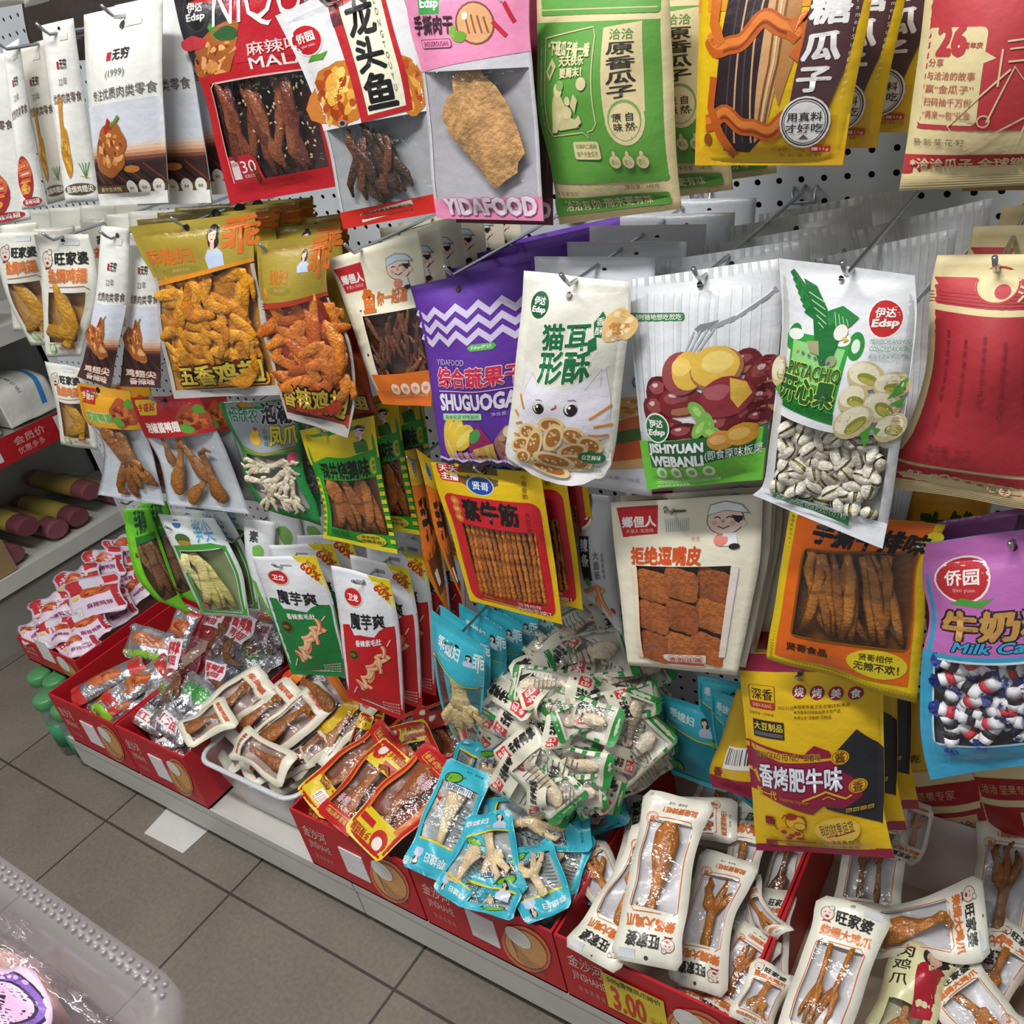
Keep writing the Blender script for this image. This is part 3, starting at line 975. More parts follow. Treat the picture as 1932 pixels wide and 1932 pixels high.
# ---------------------------------------------------------------- snacks on hooks: top row
BR = ('a8602c', 'd89048', '8a3f1c', 'e8b070')
def circle_logo(a, u, v, r, col='1f5a34', ring=None):
    if ring: a.e(u, v, r * 1.12, None, ring)
    a.e(u, v, r, None, col)
    k = a.asp
    a.t('伊达', u - r * .6, v - r * .62 * k, u + r * .6, v - r * .05 * k, 'f4f4f0', .03, sl=.15)
    a.t('Edsp', u - r * .72, v + r * .08 * k, u + r * .72, v + r * .62 * k, 'f4f4f0', .045, sl=.15)
def art_wq(kind):
    def f(a):
        a.r(.38, .205, .45, .245, 'b82028')
        a.t('无穷', .47, .195, .68, .248, '2c2826', .02)
        a.t('(1999)' if kind == 'grill' else '22年', .38, .29, .64, .335, '8a8478', 0)
        a.t('专注优质肉类零食' if kind == 'grill' else '优质肉类零食', .12, .375, .95, .43, '6a6258' if kind == 'grill' else '5a3a34', .005)
        a.r(.55, .06, .78, .1, 'd6d6cc')
        if kind in ('grill', 'tall'):
            a.r(0, .45, 1, .68, 'd4d8e2')
            for i in range(6): a.r(0, .66 + .018 * i, 1, .68 + .018 * i, ('ddd0c8', 'e0c0a8', 'dca888', 'b88060', '7c4a3a', '4a2c2a')[i])
            a.r(0, .765, 1, .925, '3a2422')
            for i in range(9): a.l([(.0 + .12 * i - .2, .77), (.28 + .12 * i - .2, .9)] if i > 1 else [(0, .8 + .05 * i), (.15, .87 + .03 * i)], .02, '1c1414' if i % 2 else '6a3a2c')
            a.e(.62, .8, .1, .02, 'c07a30')
            a.food(.33, .7, .24, .145, BR, 3, 22, -.7)
            a.food(.44, .64, .14, .1, BR, 8, 12)
            a.l([(.4, .53), (.36, .57), (.33, .6)], .045, 'b02c20')
            a.l([(.42, .565), (.48, .55), (.54, .52)], .03, '6a8a30')
            if kind == 'grill':
                a.r(0, .885, 1, .93, '5e4a30')
                a.t('奥尔良烤翅', .07, .895, .4, .922, 'd8c090', .01)
                for i in range(3):
                    a.e(.56 + .17 * i, .905, .07, None, 'e8e6dc')
                    a.t('鲜', .53 + .17 * i, .897, .59 + .17 * i, .914, '6a5a40', 0)
                a.r(0, .93, 1, 1, 'eeeee8')
            else:
                a.r(0, .87, 1, 1, '4a3230')
                a.t('鸡翅尖', .15, .875, .9, .925, 'f0dcd0', .03, 'c87050')
                a.t('香辣味', .25, .935, .85, .98, 'f0dcd0', .03, 'c87050')
        elif kind == 'drum':
            a.food(.3, .7, .17, .14, ('c48a2c', 'e0b050', 'b07420'), 5, 16)
            a.l([(.34, .42), (.3, .55), (.3, .62)], .13, 'c08830')
            a.e(.34, .42, .09, .03, 'cc9438')
            for i in range(4): a.l([(.75, .86), (.62 + .09 * i, .77)], .02, '4a8a3a')
            a.l([(.6, .84), (.85, .86)], .015, 'c8a838')
            a.e(.5, .92, .46, .035, '6a5a44')
            a.t('盐焗鸡翅尖', .12, .9, .9, .94, 'ece8dc', .03)
        else:
            a.e(.35, .8, .36, .14, 'a83038')
            a.e(.35, .76, .34, .08, 'd87040')
            for i in range(5): a.r(.1, .72 + .025 * i, .6, .73 + .025 * i, ('e8c070', 'c03040', 'eadcc8', 'a02838', 'e8a040')[i])
            a.food(.3, .87, .2, .04, ('e0a040', 'f0c870', 'c86030'), 4, 8)
            a.e(.5, .955, .42, .028, 'b82838')
            a.t('香辣鸡翅', .2, .938, .82, .97, 'f0e4dc', .02)
    return f
WB = 'e9eae4'
L_ = lambda *r: [tuple(x) for x in r]
bag('snack_pouch', 'white chicken snack pouch with red flame badge, cut by the left edge of the photo', 'snack pouch', L_((-70, 105, 12, 100), (-50, 260, 32, 250), (-30, 432, 58, 414)), -.275, (.35, .1), T=.008, base=WB, art=art_wq('flame'))
bag('snack_pouch', 'white pouch with flame badge beside the dim drumstick pouch, top left', 'snack pouch', L_((6, 92, 36, 72), (24, 250, 58, 230), (42, 396, 86, 390)), -.265, (.8, .1), T=.006, base=WB, art=art_wq('flame'))
bag('snack_pouch', 'grey shaded chicken pouch half hidden between two white pouches, top left', 'snack pouch', L_((28, 92, 84, 74), (60, 240, 108, 230), (90, 386, 128, 376)), -.235, (.2, .1), T=.006, base='d4d0c4', art=art_wq('drum'))  # greyer than the front pouches, shade put into the base colour
bag('snack_pouch', 'white pouch with one golden drumstick and brown oval label, top row', 'snack pouch', L_((78, 48, 138, 34), (98, 200, 160, 190), (124, 384, 188, 379)), -.275, (.5, .1), T=.008, base=WB, art=art_wq('drum'), hole=(.55, .035, .04))
o = bag('snack_pouch', 'large white pouch picturing a chicken wing over a grill, front one in top row', 'snack pouch', L_((158, 28, 306, -6), (170, 150, 312, 120), (182, 270, 318, 255), (191, 388, 320, 382)), -.285, (.05, .12), T=.014, base=WB, art=art_wq('grill'), hole=(.54, .085, .03), bend=.006)
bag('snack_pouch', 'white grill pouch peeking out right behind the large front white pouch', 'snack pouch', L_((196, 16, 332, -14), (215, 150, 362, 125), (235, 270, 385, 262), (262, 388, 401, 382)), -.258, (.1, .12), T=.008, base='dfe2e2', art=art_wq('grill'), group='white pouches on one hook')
bag('snack_pouch', 'rearmost white grill pouch tucked beside the black and red bag', 'snack pouch', L_((215, 10, 350, -20), (280, 200, 398, 180), (300, 370, 434, 366)), -.225, (.1, .12), T=.008, base='d2d6d8', art=art_wq('grill'), group='white pouches on one hook')  # rear white copies step greyer, shade between the pouches in their colour
for i, (x0, y0, x1, y1, lab) in enumerate(((-30, 20, 46, 6, 'pale box bottom hanging above the row at the top left corner'), (46, 14, 92, 2, 'second pale box bottom hanging at the top left, left of the big white pouch'))):
    bag('snack_box', lab, 'snack box', L_((x0 - 8, -90, x1 - 8, -100), (x0, y0, x1, y1)), -.24, (.2, .1), T=.012, base='e6e6dc', seal=(.02, .02, .02))
    for d in range(1): pass
bag('dark_filler_bag', 'dark bag hanging behind the white pouches at the top left', 'snack bag', L_((30, -70, 348, -90), (50, 60, 345, 40), (70, 120, 340, 100)), -.13, (.1, .1), T=.01, base='3c3430', art=lambda a: a.r(.3, .1, .8, .3, '6a3038'))  # filler bag added to make the gap behind the top row dark
def art_niqu(a):
    a.r(0, 0, .46, .33, '26242a')
    a.r(.44, 0, 1, .36, 'b81c2a')
    a.e(.17, .1, .115, None, '3a383c'); a.e(.17, .1, .105, None, '18171a')
    a.t('伊达', .1, .055, .23, .1, 'dcdcd8', .03); a.t('Edsp', .08, .105, .25, .145, 'dcdcd8', .04, sl=.1)
    a.food(.25, .31, .25, .11, BR + ('e09858',), 11, 26, -.3, .15)
    a.food(.34, .25, .2, .07, BR, 12, 12, -.2)
    a.blob(.09, .235, .12, .035, 'c83840', 4)
    a.l([(.28, .17), (.32, .2), (.34, .235)], .04, '4a8a34')
    a.blob(.42, .22, .11, .03, '2c5a2c', 6)
    a.t('NIQU', .32, .012, .99, .215, 'e8e4e2', -.0, sl=.1)
    a.t('麻辣味', .56, .275, .96, .335, 'e4c0bc', .015)
    a.t('MALA', .56, .345, .98, .395, 'e4d4d0', .015)
    a.r(0, .40, .1, 1, 'b81c26'); a.r(.0, .39, 1, .43, 'b81c26'); a.r(.94, .4, 1, 1, 'b81c26'); a.r(0, .9, 1, 1, 'b81c26')
    a.p([(.1, .77), (.33, .77), (.38, .8), (.4, .9), (.1, .9)], 'b02432')
    a.r(.12, .79, .2, .885, 'd8c8c8'); a.t('RIGHT', .115, .8, .205, .82, 'b02432', 0)
    a.t('30', .22, .8, .36, .86, 'ecdcdc', .0)
    a.t('克独立包装', .23, .867, .36, .885, 'e0c0c0', 0)
    a.l([(.1, .9), (.1, .45), (.14, .43), (.94, .43)], .01, 'd8b8b0')
def fill_niqu(S, r):
    rn = random.Random(4)
    for i in range(11):
        put(S, r, 'shred', ('7a3c22', '8e4e2c', '6a3020')[i % 3], .2 + .062 * i, .66 + rn.uniform(-.03, .03), S.H * .45, rn.uniform(-.15, .15) - .1, .9, .6, seed=i % 4, name='duck_strip', h=.004 + .003 * (i % 2))
    for i in range(90):
        put(S, r, 'nut', 'e0c890', rn.uniform(.14, .9), rn.uniform(.45, .86), .0042, rn.uniform(0, 6.3), .8, .6, h=.0105, name='sesame_seed')
bag('jerky_bag', 'black and red bag with dark sesame duck strips behind its window', 'jerky bag', L_((326, -12, 565, -62), (348, 80, 577, 40), (385, 175, 600, 140), (410, 280, 622, 240), (436, 386, 645, 350)), -.25, (.12, .12), T=.016, base='b81c26', art=art_niqu, wins=((.1, .43, .94, .9),), fill=fill_niqu, back='3a1c18')
def art_long(a):
    a.r(0, 0, 1, .56, 'e4e4e6')
    a.food(.25, .43, .27, .15, ('c87a30', 'e8b048', 'b8501c', 'f0d070', 'a84018'), 21, 34, -.3, .3)
    a.food(.88, .45, .12, .12, ('c87a30', 'e8b048', 'b8501c'), 22, 10)
    a.e(.17, .165, .16, .075, 'f2f2f0'); a.e(.17, .165, .145, .068, 'c4202a')
    a.t('侨园', .08, .13, .26, .175, 'f4f0ee', .03); a.t('qiao yuan', .1, .185, .24, .202, 'f0d8d8', 0)
    a.p([(.1, .26), (.17, .235), (.26, .24), (.33, .235), (.26, .265), (.17, .26)], '5a9a34')
    a.p([(.5, .0), (.62, .0), (.66, .57), (.36, .57)] if 0 else [(.44, .02), (.88, .0), (.88, .545), (.46, .56)], 'b8242a')
    a.r(.44, .02, .56, .15, '6a1c24')
    a.p([(.52, .03), (.85, .015), (.84, .525), (.54, .535)], 'e8e6cc')
    a.t('龙', .56, .06, .77, .21, '1c1a1a', .035); a.t('头', .56, .225, .77, .365, '1c1a1a', .035); a.t('鱼', .56, .375, .79, .515, '1c1a1a', .035)
    a.tv('LONGTOUYU', .785, .07, .815, .47, '5a5040', 0)
    a.e(.26, .545, .05, .016, 'b08a90'); a.e(.26, .545, .03, .01, '2a3028')
    a.r(0, .92, 1, 1, 'c8281e')
    a.p([(.22, .945), (.74, .925), (.75, .96), (.22, .985)], 'dcd8c0')
    a.t('揭阳市侨园食品有限公司', .25, .94, .72, .972, '3a3430', .01)
def fill_dark(S, r):
    rn = random.Random(8)
    for i in range(16):
        put(S, r, 'shred', ('4a3022', '6a3e26', '3a2820')[i % 3], .5 + rn.uniform(-.18, .18), .73 + rn.uniform(-.05, .06), S.H * .28, rn.uniform(-.6, .6), 1.0, .6, seed=i % 5, name='dried_fish_strip', h=rn.uniform(.002, .008))
bag('jerky_bag', 'white bag with tall black writing on cream and dark fish strips in clear bottom', 'jerky bag', L_((520, 30, 742, -70), (556, 100, 775, 40), (592, 185, 800, 130), (618, 275, 815, 240), (636, 370, 826, 330), (650, 432, 838, 398)), -.285, (.05, .12), T=.014, base='c4c6ca', art=art_long, wins=((.03, .56, .97, .92),), fill=fill_dark, back='a4a6aa', hole=(.45, .02, .03))
def art_pink(a):
    P_ = 'e08ab0'
    a.p([(0, 0), (1, 0), (1, .29), (0, .355)], P_); a.r(0, .9, 1, 1, P_)
    a.r(.11, -.0, .3, .13, '3a9a48'); a.t('Edsp', .13, .07, .29, .115, 'f4f4f0', .04)
    a.e(.6, .17, .16, .085, '7a4a30', rot=.3); a.e(.6, .17, .145, .077, 'd8a070', rot=.3)
    for i in range(4): a.l([(.52 + .05 * i, .13 + .005 * i), (.56 + .05 * i, .21)], .014, '8a5436')
    a.e(.52, .14, .025, None, 'e8dcd0')
    a.blob(.47, .22, .06, .025, '6a9a30', 3); a.blob(.42, .2, .03, .025, '7aaa3a', 5)
    a.l([(.82, .09), (.9, .17)], .03, 'b82830'); a.l([(.74, .165), (.84, .225)], .03, 'b82830'); a.l([(.73, .03), (.8, .09)], .016, '989898')
    a.t('手撕肉干', .05, .135, .42, .205, '3a2a30', .03, sl=.0)
    a.rr(.09, .225, .4, .262, .02, '6a4050'); a.rr(.095, .228, .395, .259, .018, P_)
    a.t('SHOUSIROUGAN', .12, .234, .37, .254, '6a3048', 0)
    a.t('YIDAFOOD', .12, .9, .95, .975, 'e8dce8', .055, 'd870a0')
    pass
def fill_pink(S, r):
    put(S, r, 'fillet', 'c49660', .5, .6, S.H * .54, -.2, .95, .6, seed=2, h=.004)
o = bag('jerky_bag', 'pink topped clear bag with one large tan shredded meat fillet', 'jerky bag', L_((760, -40, 1000, -40), (775, 60, 998, 50), (795, 130, 1004, 120), (808, 250, 1014, 240), (815, 340, 1020, 330), (825, 412, 1026, 417)), -.3, (.0, .12), T=.012, base='c8c6cc', art=art_pink, wins=((.03, .355, .97, .9),), fill=fill_pink, back='b4b2ba')
bag('jerky_bag', 'dark red backed clear bag mostly hidden behind the pink topped bag', 'jerky bag', L_((830, -40, 1024, -40), (850, 200, 1040, 190), (860, 420, 1043, 425)), -.262, (.0, .12), T=.008, base='6a2434', art=lambda a: (a.r(0, .4, 1, .88, '3c2a30'), a.t('YIDAFOOD', .1, .9, .98, .97, 'd8b8c8', .05)))
G_, K_ = '5c9a3c', 'd8c898'
def art_green(a):
    a.kind = 'p'
    a.rr(.03, .0, .95, .19, .02, G_)
    a.l([(.05, .17), (.93, .17)], .006, K_)
    a.r(.0, .215, .97, .845, G_)
    a.p([(.58, .24), (.84, .22), (.84, .5), (.84, .57), (.58, .58)], K_)
    a.t('洽洽', .63, .245, .79, .285, '5a8a3c', .01)
    a.tv('原香瓜子', .61, .29, .8, .515, '2a2620', .02)
    a.e(.71, .6, .13, .09, K_); a.e(.71, .595, .11, .078, '7a9a58'); a.e(.71, .6, .1, .07, K_)
    for i, c in enumerate('原自味然'): a.t(c, .635 + .08 * (i % 2), .565 + .036 * (i // 2), .7 + .08 * (i % 2), .6 + .036 * (i // 2), '2a2a24', .01, em=True)
    P = [(.1, .27), (.5, .235), (.52, .27), (.51, .6), (.47, .625), (.43, .63), (.43, .655), (.39, .632), (.12, .645), (.09, .61), (.1, .27)]
    a.l(P, .008, K_)
    a.t('“下班瓜子嗑一嗑', .13, .285, .49, .335, 'dfd6a8', .045, rot=.06)
    a.t('天天快乐', .24, .335, .45, .37, 'dfd6a8', .045); a.t('要周末！', .25, .378, .44, .412, 'dfd6a8', .045)
    a.p([(.11, .385), (.17, .34), (.21, .37), (.15, .42)], K_); a.p([(.13, .385), (.165, .36), (.18, .375), (.15, .4)], G_)
    a.e(.435, .44, .04, None, K_)
    a.p([(.14, .6), (.17, .5), (.2, .46), (.25, .47), (.29, .52), (.3, .56), (.36, .58), (.37, .61), (.2, .62)], 'cfc68e')
    a.p([(.12, .63), (.18, .53), (.25, .55), (.17, .63)], 'dcd09c')
    a.e(.23, .455, .04, .027, 'dcd09c'); a.e(.25, .44, .035, .02, '8aae5c')
    a.e(.29, .545, .045, .027, 'dcd09c'); a.e(.31, .5, .025, .018, 'dcd09c')
    a.p([(.33, .515), (.37, .475), (.4, .5), (.36, .55)], K_); a.p([(.34, .58), (.39, .56), (.4, .59), (.35, .61)], K_)
    a.rr(.29, .67, .5, .745, .02, K_); a.t('扫袋内二维码', .31, .68, .48, .7, '5a8a3c', 0); a.t('抽千元金瓜子', .31, .71, .48, .733, '5a8a3c', 0)
    for i in range(3):
        a.e(.6 + .1 * i, .755, .042, .028, K_); a.e(.6 + .1 * i, .722, .012, .012, K_); a.t('匠心', .575 + .1 * i, .745, .625 + .1 * i, .765, '6a9a48', 0)
    a.t('净含量：142克', .62, .857, .88, .88, '5a5440', 0)
    a.t('熟 制 葵 花 籽', .04, .875, .26, .893, '5a5440', 0)
    a.rr(.0, .9, .94, .965, .025, '4f8c38')
    a.t('洽洽有你 周末更有味', .1, .912, .8, .953, K_, .02)
    for i in range(5): a.r(0, .972 + .006 * i, 1, .9735 + .006 * i, 'c0ae80')
    a.ring(.86, .985, .04, .014, .003, '7a6a48')
gs = bag('sunflower_seed_bag', 'green and kraft sunflower seed bag, front one at top centre', 'seed bag', L_((1012, -70, 1258, -80), (1018, 60, 1268, 50), (1020, 200, 1275, 170), (1040, 300, 1280, 300), (1056, 424, 1286, 394)), -.27, (-.02, .1), T=.02, base=K_, kind='p', art=art_green, seal=(.03, .08, .07), wr=.0011, bend=.004)
stack(gs, 3, .06, 'green and kraft sunflower seed bag', dx=.022, group='green sunflower seed bags')
def art_yel(a):
    a.r(0, .75, 1, 1, 'd8a818')
    a.r(0, .0, 1, .25, 'd8921a')
    a.p([(.18, .35), (.24, .05), (.34, -.0), (.58, .0), (.55, .4), (.5, .85), (.4, .93), (.22, .92), (.15, .7)], '2e2226')
    a.p([(.48, .0), (.62, .0), (.6, .5), (.52, .82), (.44, .88)], 'c89a68')
    a.p([(.58, .0), (.66, .1), (.66, .5), (.6, .7), (.56, .6)], 'b07c48')
    for i in range(4): a.l([(.3 + .055 * i, .03), (.26 + .05 * i, .4), (.24 + .06 * i, .88)], .012, 'c89c78' if i % 2 else '4a3c42')
    for i in range(3): a.l([(.52 + .03 * i, .05), (.52 + .025 * i, .5), (.47 + .02 * i, .8)], .012, 'e0bc90' if i % 2 else '7a5030')
    for j, (v, am) in enumerate(((.36, .06), (.78, -.04))):
        P = [(.08 + .02 * i, v + am * math.sin(i * .23) + .014 * math.sin(i * .6)) for i in range(31)]
        a.l(P, .1, 'b85a20'); a.l([(p[0], p[1] - .012) for p in P], .04, 'd87c34'); a.l([(p[0], p[1] + .02) for p in P[6:27]], .015, '8a3c14')
    a.l([(.14, .12), (.12, .3), (.18, .4)], .07, 'cc6c28'); a.l([(.14, .55), (.12, .7), (.2, .84), (.3, .95)], .06, 'b85a20'); a.l([(.62, .34), (.7, .28), (.72, .4), (.66, .48)], .07, 'c8642a')
    a.e(.1, .86, .03, .03, '8a4a20')
    a.p([(.72, .0), (.99, .0), (.93, .55), (.87, .76), (.66, .76), (.7, .4)], '54383c')
    a.t('焦', .73, .02, .93, .16, 'ece8e6', .04, em=True); a.t('糖', .71, .19, .92, .34, 'ece8e6', .04, em=True); a.t('瓜', .7, .36, .9, .5, 'ece8e6', .04, em=True); a.t('子', .69, .51, .88, .64, 'ece8e6', .04, em=True)
    a.t('Caramel Sunflower Seeds', .76, .36, 1.12, .4, 'e8dcd4', .01, rot=1.68) if 0 else a.tv('CaramelSunflower', .935, .15, .965, .68, 'e4d8d0', 0)
    a.e(.76, .78, .145, None, 'e8e6e4'); a.ring(.76, .78, .13, None, .008, '3a3438'); a.ring(.76, .78, .118, None, .005, '6a6468')
    a.t('用真料', .66, .73, .86, .775, '2c2628', .01); a.t('才好吃', .65, .785, .87, .83, '2c2628', .01)
    a.p([(.73, .862), (.76, .838), (.79, .862)], '6a5450')
    a.t('净含量：108g+', .56, .905, .79, .925, '7a5020', 0); a.r(.8, .9, .92, .93, 'c03038'); a.t('赠11g', .81, .905, .91, .925, 'f0e0d8', .01)
    a.t('熟 制 葵 花 籽', .6, .938, .87, .956, '7a5020', 0)
ys = bag('sunflower_seed_pouch', 'yellow caramel sunflower seed pouch, front one at the top', 'seed pouch', L_((1322, -90, 1655, -100), (1322, 60, 1640, 40), (1318, 180, 1615, 170), (1311, 312, 1591, 311)), -.29, (-.05, .1), T=.018, base='e0b818', art=art_yel, wr=.0008, bend=.004)
stack(ys, 4, .055, 'yellow caramel sunflower seed pouch', dx=.012, group='yellow seed pouches')
R_ = 'b4333a'
def art_red1(a):
    a.kind = 'p'
    a.r(.02, 0, 1, .735, R_)
    a.r(.0, .845, 1, .925, R_)
    a.t('你有故事', .2, .03, 1.0, .17, 'dcc89c', .05)
    a.rr(.05, .31, .46, .715, .04, K_)
    a.p([(.44, .4), (.53, .435), (.44, .46)], K_)
    a.t('26', .14, .3, .33, .42, R_, .06); a.t('周年庆', .32, .37, .44, .395, R_, .02)
    for i, s in enumerate(('分享', '与洽洽的故事', '赢“金瓜子”', '扫码抽千万份', '“再来一包”礼金')): a.t(s, .09, .435 + .055 * i, .2 if i == 0 else .42, .47 + .055 * i, 'b05a48', .005)
    cr = 'd8c49a'
    a.l([(.58, .37), (.98, .34), (.98, .66), (.92, .68)], .012, cr); a.l([(.56, .4), (.56, .55)], .012, cr); a.l([(.6, .4), (.94, .38), (.92, .66), (.74, .68)], .01, cr); a.l([(.6, .45), (.95, .43)], .012, cr)
    a.l([(.62, .48), (.28, .72), (.4, .82), (.82, .64), (.64, .47), (.52, .7)], .012, cr); a.ring(.5, .695, .035, None, .008, cr); a.l([(.4, .695), (.47, .695)], .008, cr)
    a.l([(.74, .7), (.7, .8)], .012, cr); a.l([(.8, .69), (.78, .8)], .012, cr)
    a.t('熟·制·葵·花·籽', .05, .775, .4, .805, '5a4c3c', 0)
    a.t('*洽洽瓜子 全球销量遥遥', .05, .86, 1.05, .91, 'dcc89c', .03)
    for i in range(5): a.r(0, .94 + .011 * i, 1, .943 + .011 * i, 'bca878')
bag('sunflower_seed_bag', 'red and kraft sunflower seed bag with speech bubble, top right corner', 'seed bag', L_((1755, -100, 2080, -110), (1738, 60, 2060, 50), (1722, 180, 2040, 180), (1712, 262, 2025, 262), (1697, 360, 2005, 345)), -.3, (-.05, .1), T=.022, base=K_, kind='p', art=art_red1, seal=(.03, .05, .09), wr=.0012)
bag('sunflower_seed_bag', 'kraft sunflower seed bag whose base shows behind the red top right bag', 'seed bag', L_((1850, -60, 2100, -60), (1815, 361, 2020, 358)), -.2, (0, .1), T=.01, base='b08a58', kind='p')
hookat(236, 30, -.3, 'wire hook through the large white grill pouch')
hookat(112, 62, -.29, 'wire hook through the white drumstick pouch at top left')
hookat(30, 90, -.28, 'wire hook through the flame badge pouch at the left edge')
hookat(634, 6, -.3, 'wire hook at the top of the cream and black lettered bag')
# ---------------------------------------------------------------- second row
CR = 'e6e6da'
def granny(a, u, v, w):
    """small round printed emblem"""
    k = a.asp
    a.e(u, v, w, w * k, '4a4440'); a.e(u, v, w * .9, w * .9 * k, 'e6d2c4')
    a.e(u + w * .5, v - w * .85 * k, w * .4, w * .36 * k, '4a4440'); a.e(u + w * .5, v - w * .85 * k, w * .32, w * .28 * k, 'e0d8d0')
    a.l([(u - w * .45, v - w * .1 * k), (u - w * .2, v - w * .22 * k)], w * .1, '4a4040'); a.l([(u + w * .15, v - w * .22 * k), (u + w * .4, v - w * .1 * k)], w * .1, '4a4040')
    a.e(u, v + w * .4 * k, w * .3, w * .18 * k, '8a3030')
    a.p([(u - w * .7, v + w * 1.2 * k), (u - w * .4, v + w * .85 * k), (u, v + w * .98 * k), (u + w * .4, v + w * .85 * k), (u + w * .7, v + w * 1.2 * k), (u, v + w * 1.12 * k)], '8a2a2a')
def art_wjp(a):
    granny(a, .2, .17, .12)
    a.t('旺家婆', .36, .12, .9, .21, '2a2826', .03)
    a.t('盐焗鸡翅', .2, .24, .86, .34, 'd87838', .045, 'f0d8c0')
    a.l([(.2, .38), (.82, .37), (.9, .4)], .012, 'c86030'); a.l([(.16, .88), (.84, .84)], .012, 'c86030')
    a.e(.27, .92, .1, None, '8ac060'); a.e(.27, .92, .075, None, 'd8e8c8')
    a.t('果木烟熏', .45, .9, .82, .935, 'd88a68', .01)
    a.r(.45, .03, .8, .075, 'd8dce0')
def fill_wing(S, r, n=1):
    put(S, r, 'wing', 'b8862c', .5, .63, S.H * .5, .1, 1.5, .6, seed=1, h=.004)
def wjp(lab, rows, y, n, **k):
    return bag('chicken_packet', lab, 'chicken packet', rows, y, n, T=.012, base=CR, art=art_wjp, wins=((.17, .42, .84, .86),), fill=fill_wing, back='c89a5c', wr=.001, **k)
wjp('cream chicken packet at the left edge of the middle row, partly cut off', L_((-10, 440, 74, 437), (0, 520, 90, 510), (30, 600, 110, 600), (58, 652, 140, 650)), -.25, (.25, .1))
a1 = wjp('cream chicken packet with orange lettering, left of the tall white grill pouches', L_((64, 443, 166, 442), (77, 503, 180, 500), (80, 560, 183, 560), (83, 633, 164, 630), (88, 674, 152, 672)), -.275, (.2, .1), hole=(.5, .05, .04))
wjp('lowest cream chicken packet at the left, above the yellow header duck packet', L_((84, 682, 150, 694), (97, 730, 165, 735), (110, 790, 180, 795), (115, 838, 182, 850)), -.255, (.25, .1))
r5 = random.Random(5)
for i, (x, y, w_) in enumerate(((112, 428, 90), (150, 415, 92), (196, 405, 100), (240, 400, 96), (60, 432, 80), (0, 425, 70))):
    bag('chicken_packet', ['cream packet top just left of the tall grill pouches', 'cream packet top behind the orange lettered packet', 'cream packet top under the large white grill pouch', 'cream packet top beside the gold wing bag', 'cream packet top behind the left edge packet', 'rearmost cream packet top at the left edge'][i], 'chicken packet', L_((x, y, x + w_, y - 6), (x + 25, y + 200, x + w_ + 20, y + 200)), -.16 - .012 * i, (.2 + .03 * i, .1), T=.01, base='dcdcd0', wr=.0015, art=lambda a: (a.t('家婆', .4, .14, .9, .22, '2a2826', .03), a.t('盐焗', .3, .25, .8, .34, 'c87040', .04)))
for i, x in enumerate((30, 90, 150, 215)):
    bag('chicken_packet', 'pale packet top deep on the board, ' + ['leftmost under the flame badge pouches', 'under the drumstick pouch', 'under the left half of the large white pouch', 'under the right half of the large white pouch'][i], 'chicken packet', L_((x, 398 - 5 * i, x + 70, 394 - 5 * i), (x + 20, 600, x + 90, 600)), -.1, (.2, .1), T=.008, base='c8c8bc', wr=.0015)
bag('snack_pouch', 'tall narrow white grill pouch, left one of the pair beside the gold wing bag', 'snack pouch', L_((191, 426, 244, 430), (180, 560, 240, 565), (158, 680, 216, 690), (147, 710, 210, 733)), -.29, (.25, .12), T=.008, base=WB, art=art_wq('tall'), hole=(.6, .045, .06))
bag('snack_pouch', 'tall narrow white grill pouch, right one of the pair beside the gold wing bag', 'snack pouch', L_((240, 440, 304, 436), (242, 560, 303, 560), (232, 680, 304, 690), (228, 728, 304, 732)), -.265, (.25, .12), T=.008, base=WB, art=art_wq('tall'))
GO = 'a08c34'
def art_wings(kind):
    def f(a):
        hb = .27 if kind else .3
        a.p([(-.0, 0), (1, 0), (1, hb - .03), (.5, hb), (0, hb + .02)], GO)
        a.t('乖媳妇', .06, .13, .52, .215, 'd07028', .03) if kind else a.t('媳妇', .2, .15, .5, .22, 'c07028', .02)
        a.e(.36, .25, .2, .022, '90802c'); a.t('真材实料', .28, .24, .46, .258, 'd0a860', .01)
        a.t('乖', .77, .01, 1.04, .2, 'cc6a26', .03)
        a.lady(.7, .085, .07)
        a.p([(0, hb + .02), (.5, hb), (1, hb - .03), (1, hb - .01), (.5, hb + .025), (0, hb + .05)], 'd8881c' if kind else 'a83820')
        a.r(0, .945, 1, 1, 'b4b2ae')
        a.r(0, hb, .035, .95, 'b4b0a8'); a.r(.965, hb, 1, .95, 'b4b0a8')
        if kind:
            a.rr(.13, .86, .93, .935, .03, 'd8901c')
            a.t('五香鸡翅', .13, .79, .9, .915, 'd8c048', .035, '241814', ow=.09, sl=.1)
            for u in (.3, .5, .72): a.e(u, .8, .03, None, '6a3020')
            a.t('净含量：450克（标准装）', .26, .95, .72, .965, '4a4844', 0)
        else:
            a.p([(.02, .82), (.96, .9), (.98, .96), (.05, .9)], 'a8402a')
            a.t('香辣鸡翅', .05, .76, .92, .9, 'd0b040', .03, '241814', ow=.08, rot=.12)
            a.t('净含量：400克', .12, .93, .5, .945, '4a4844', 0, rot=.1)
    return f
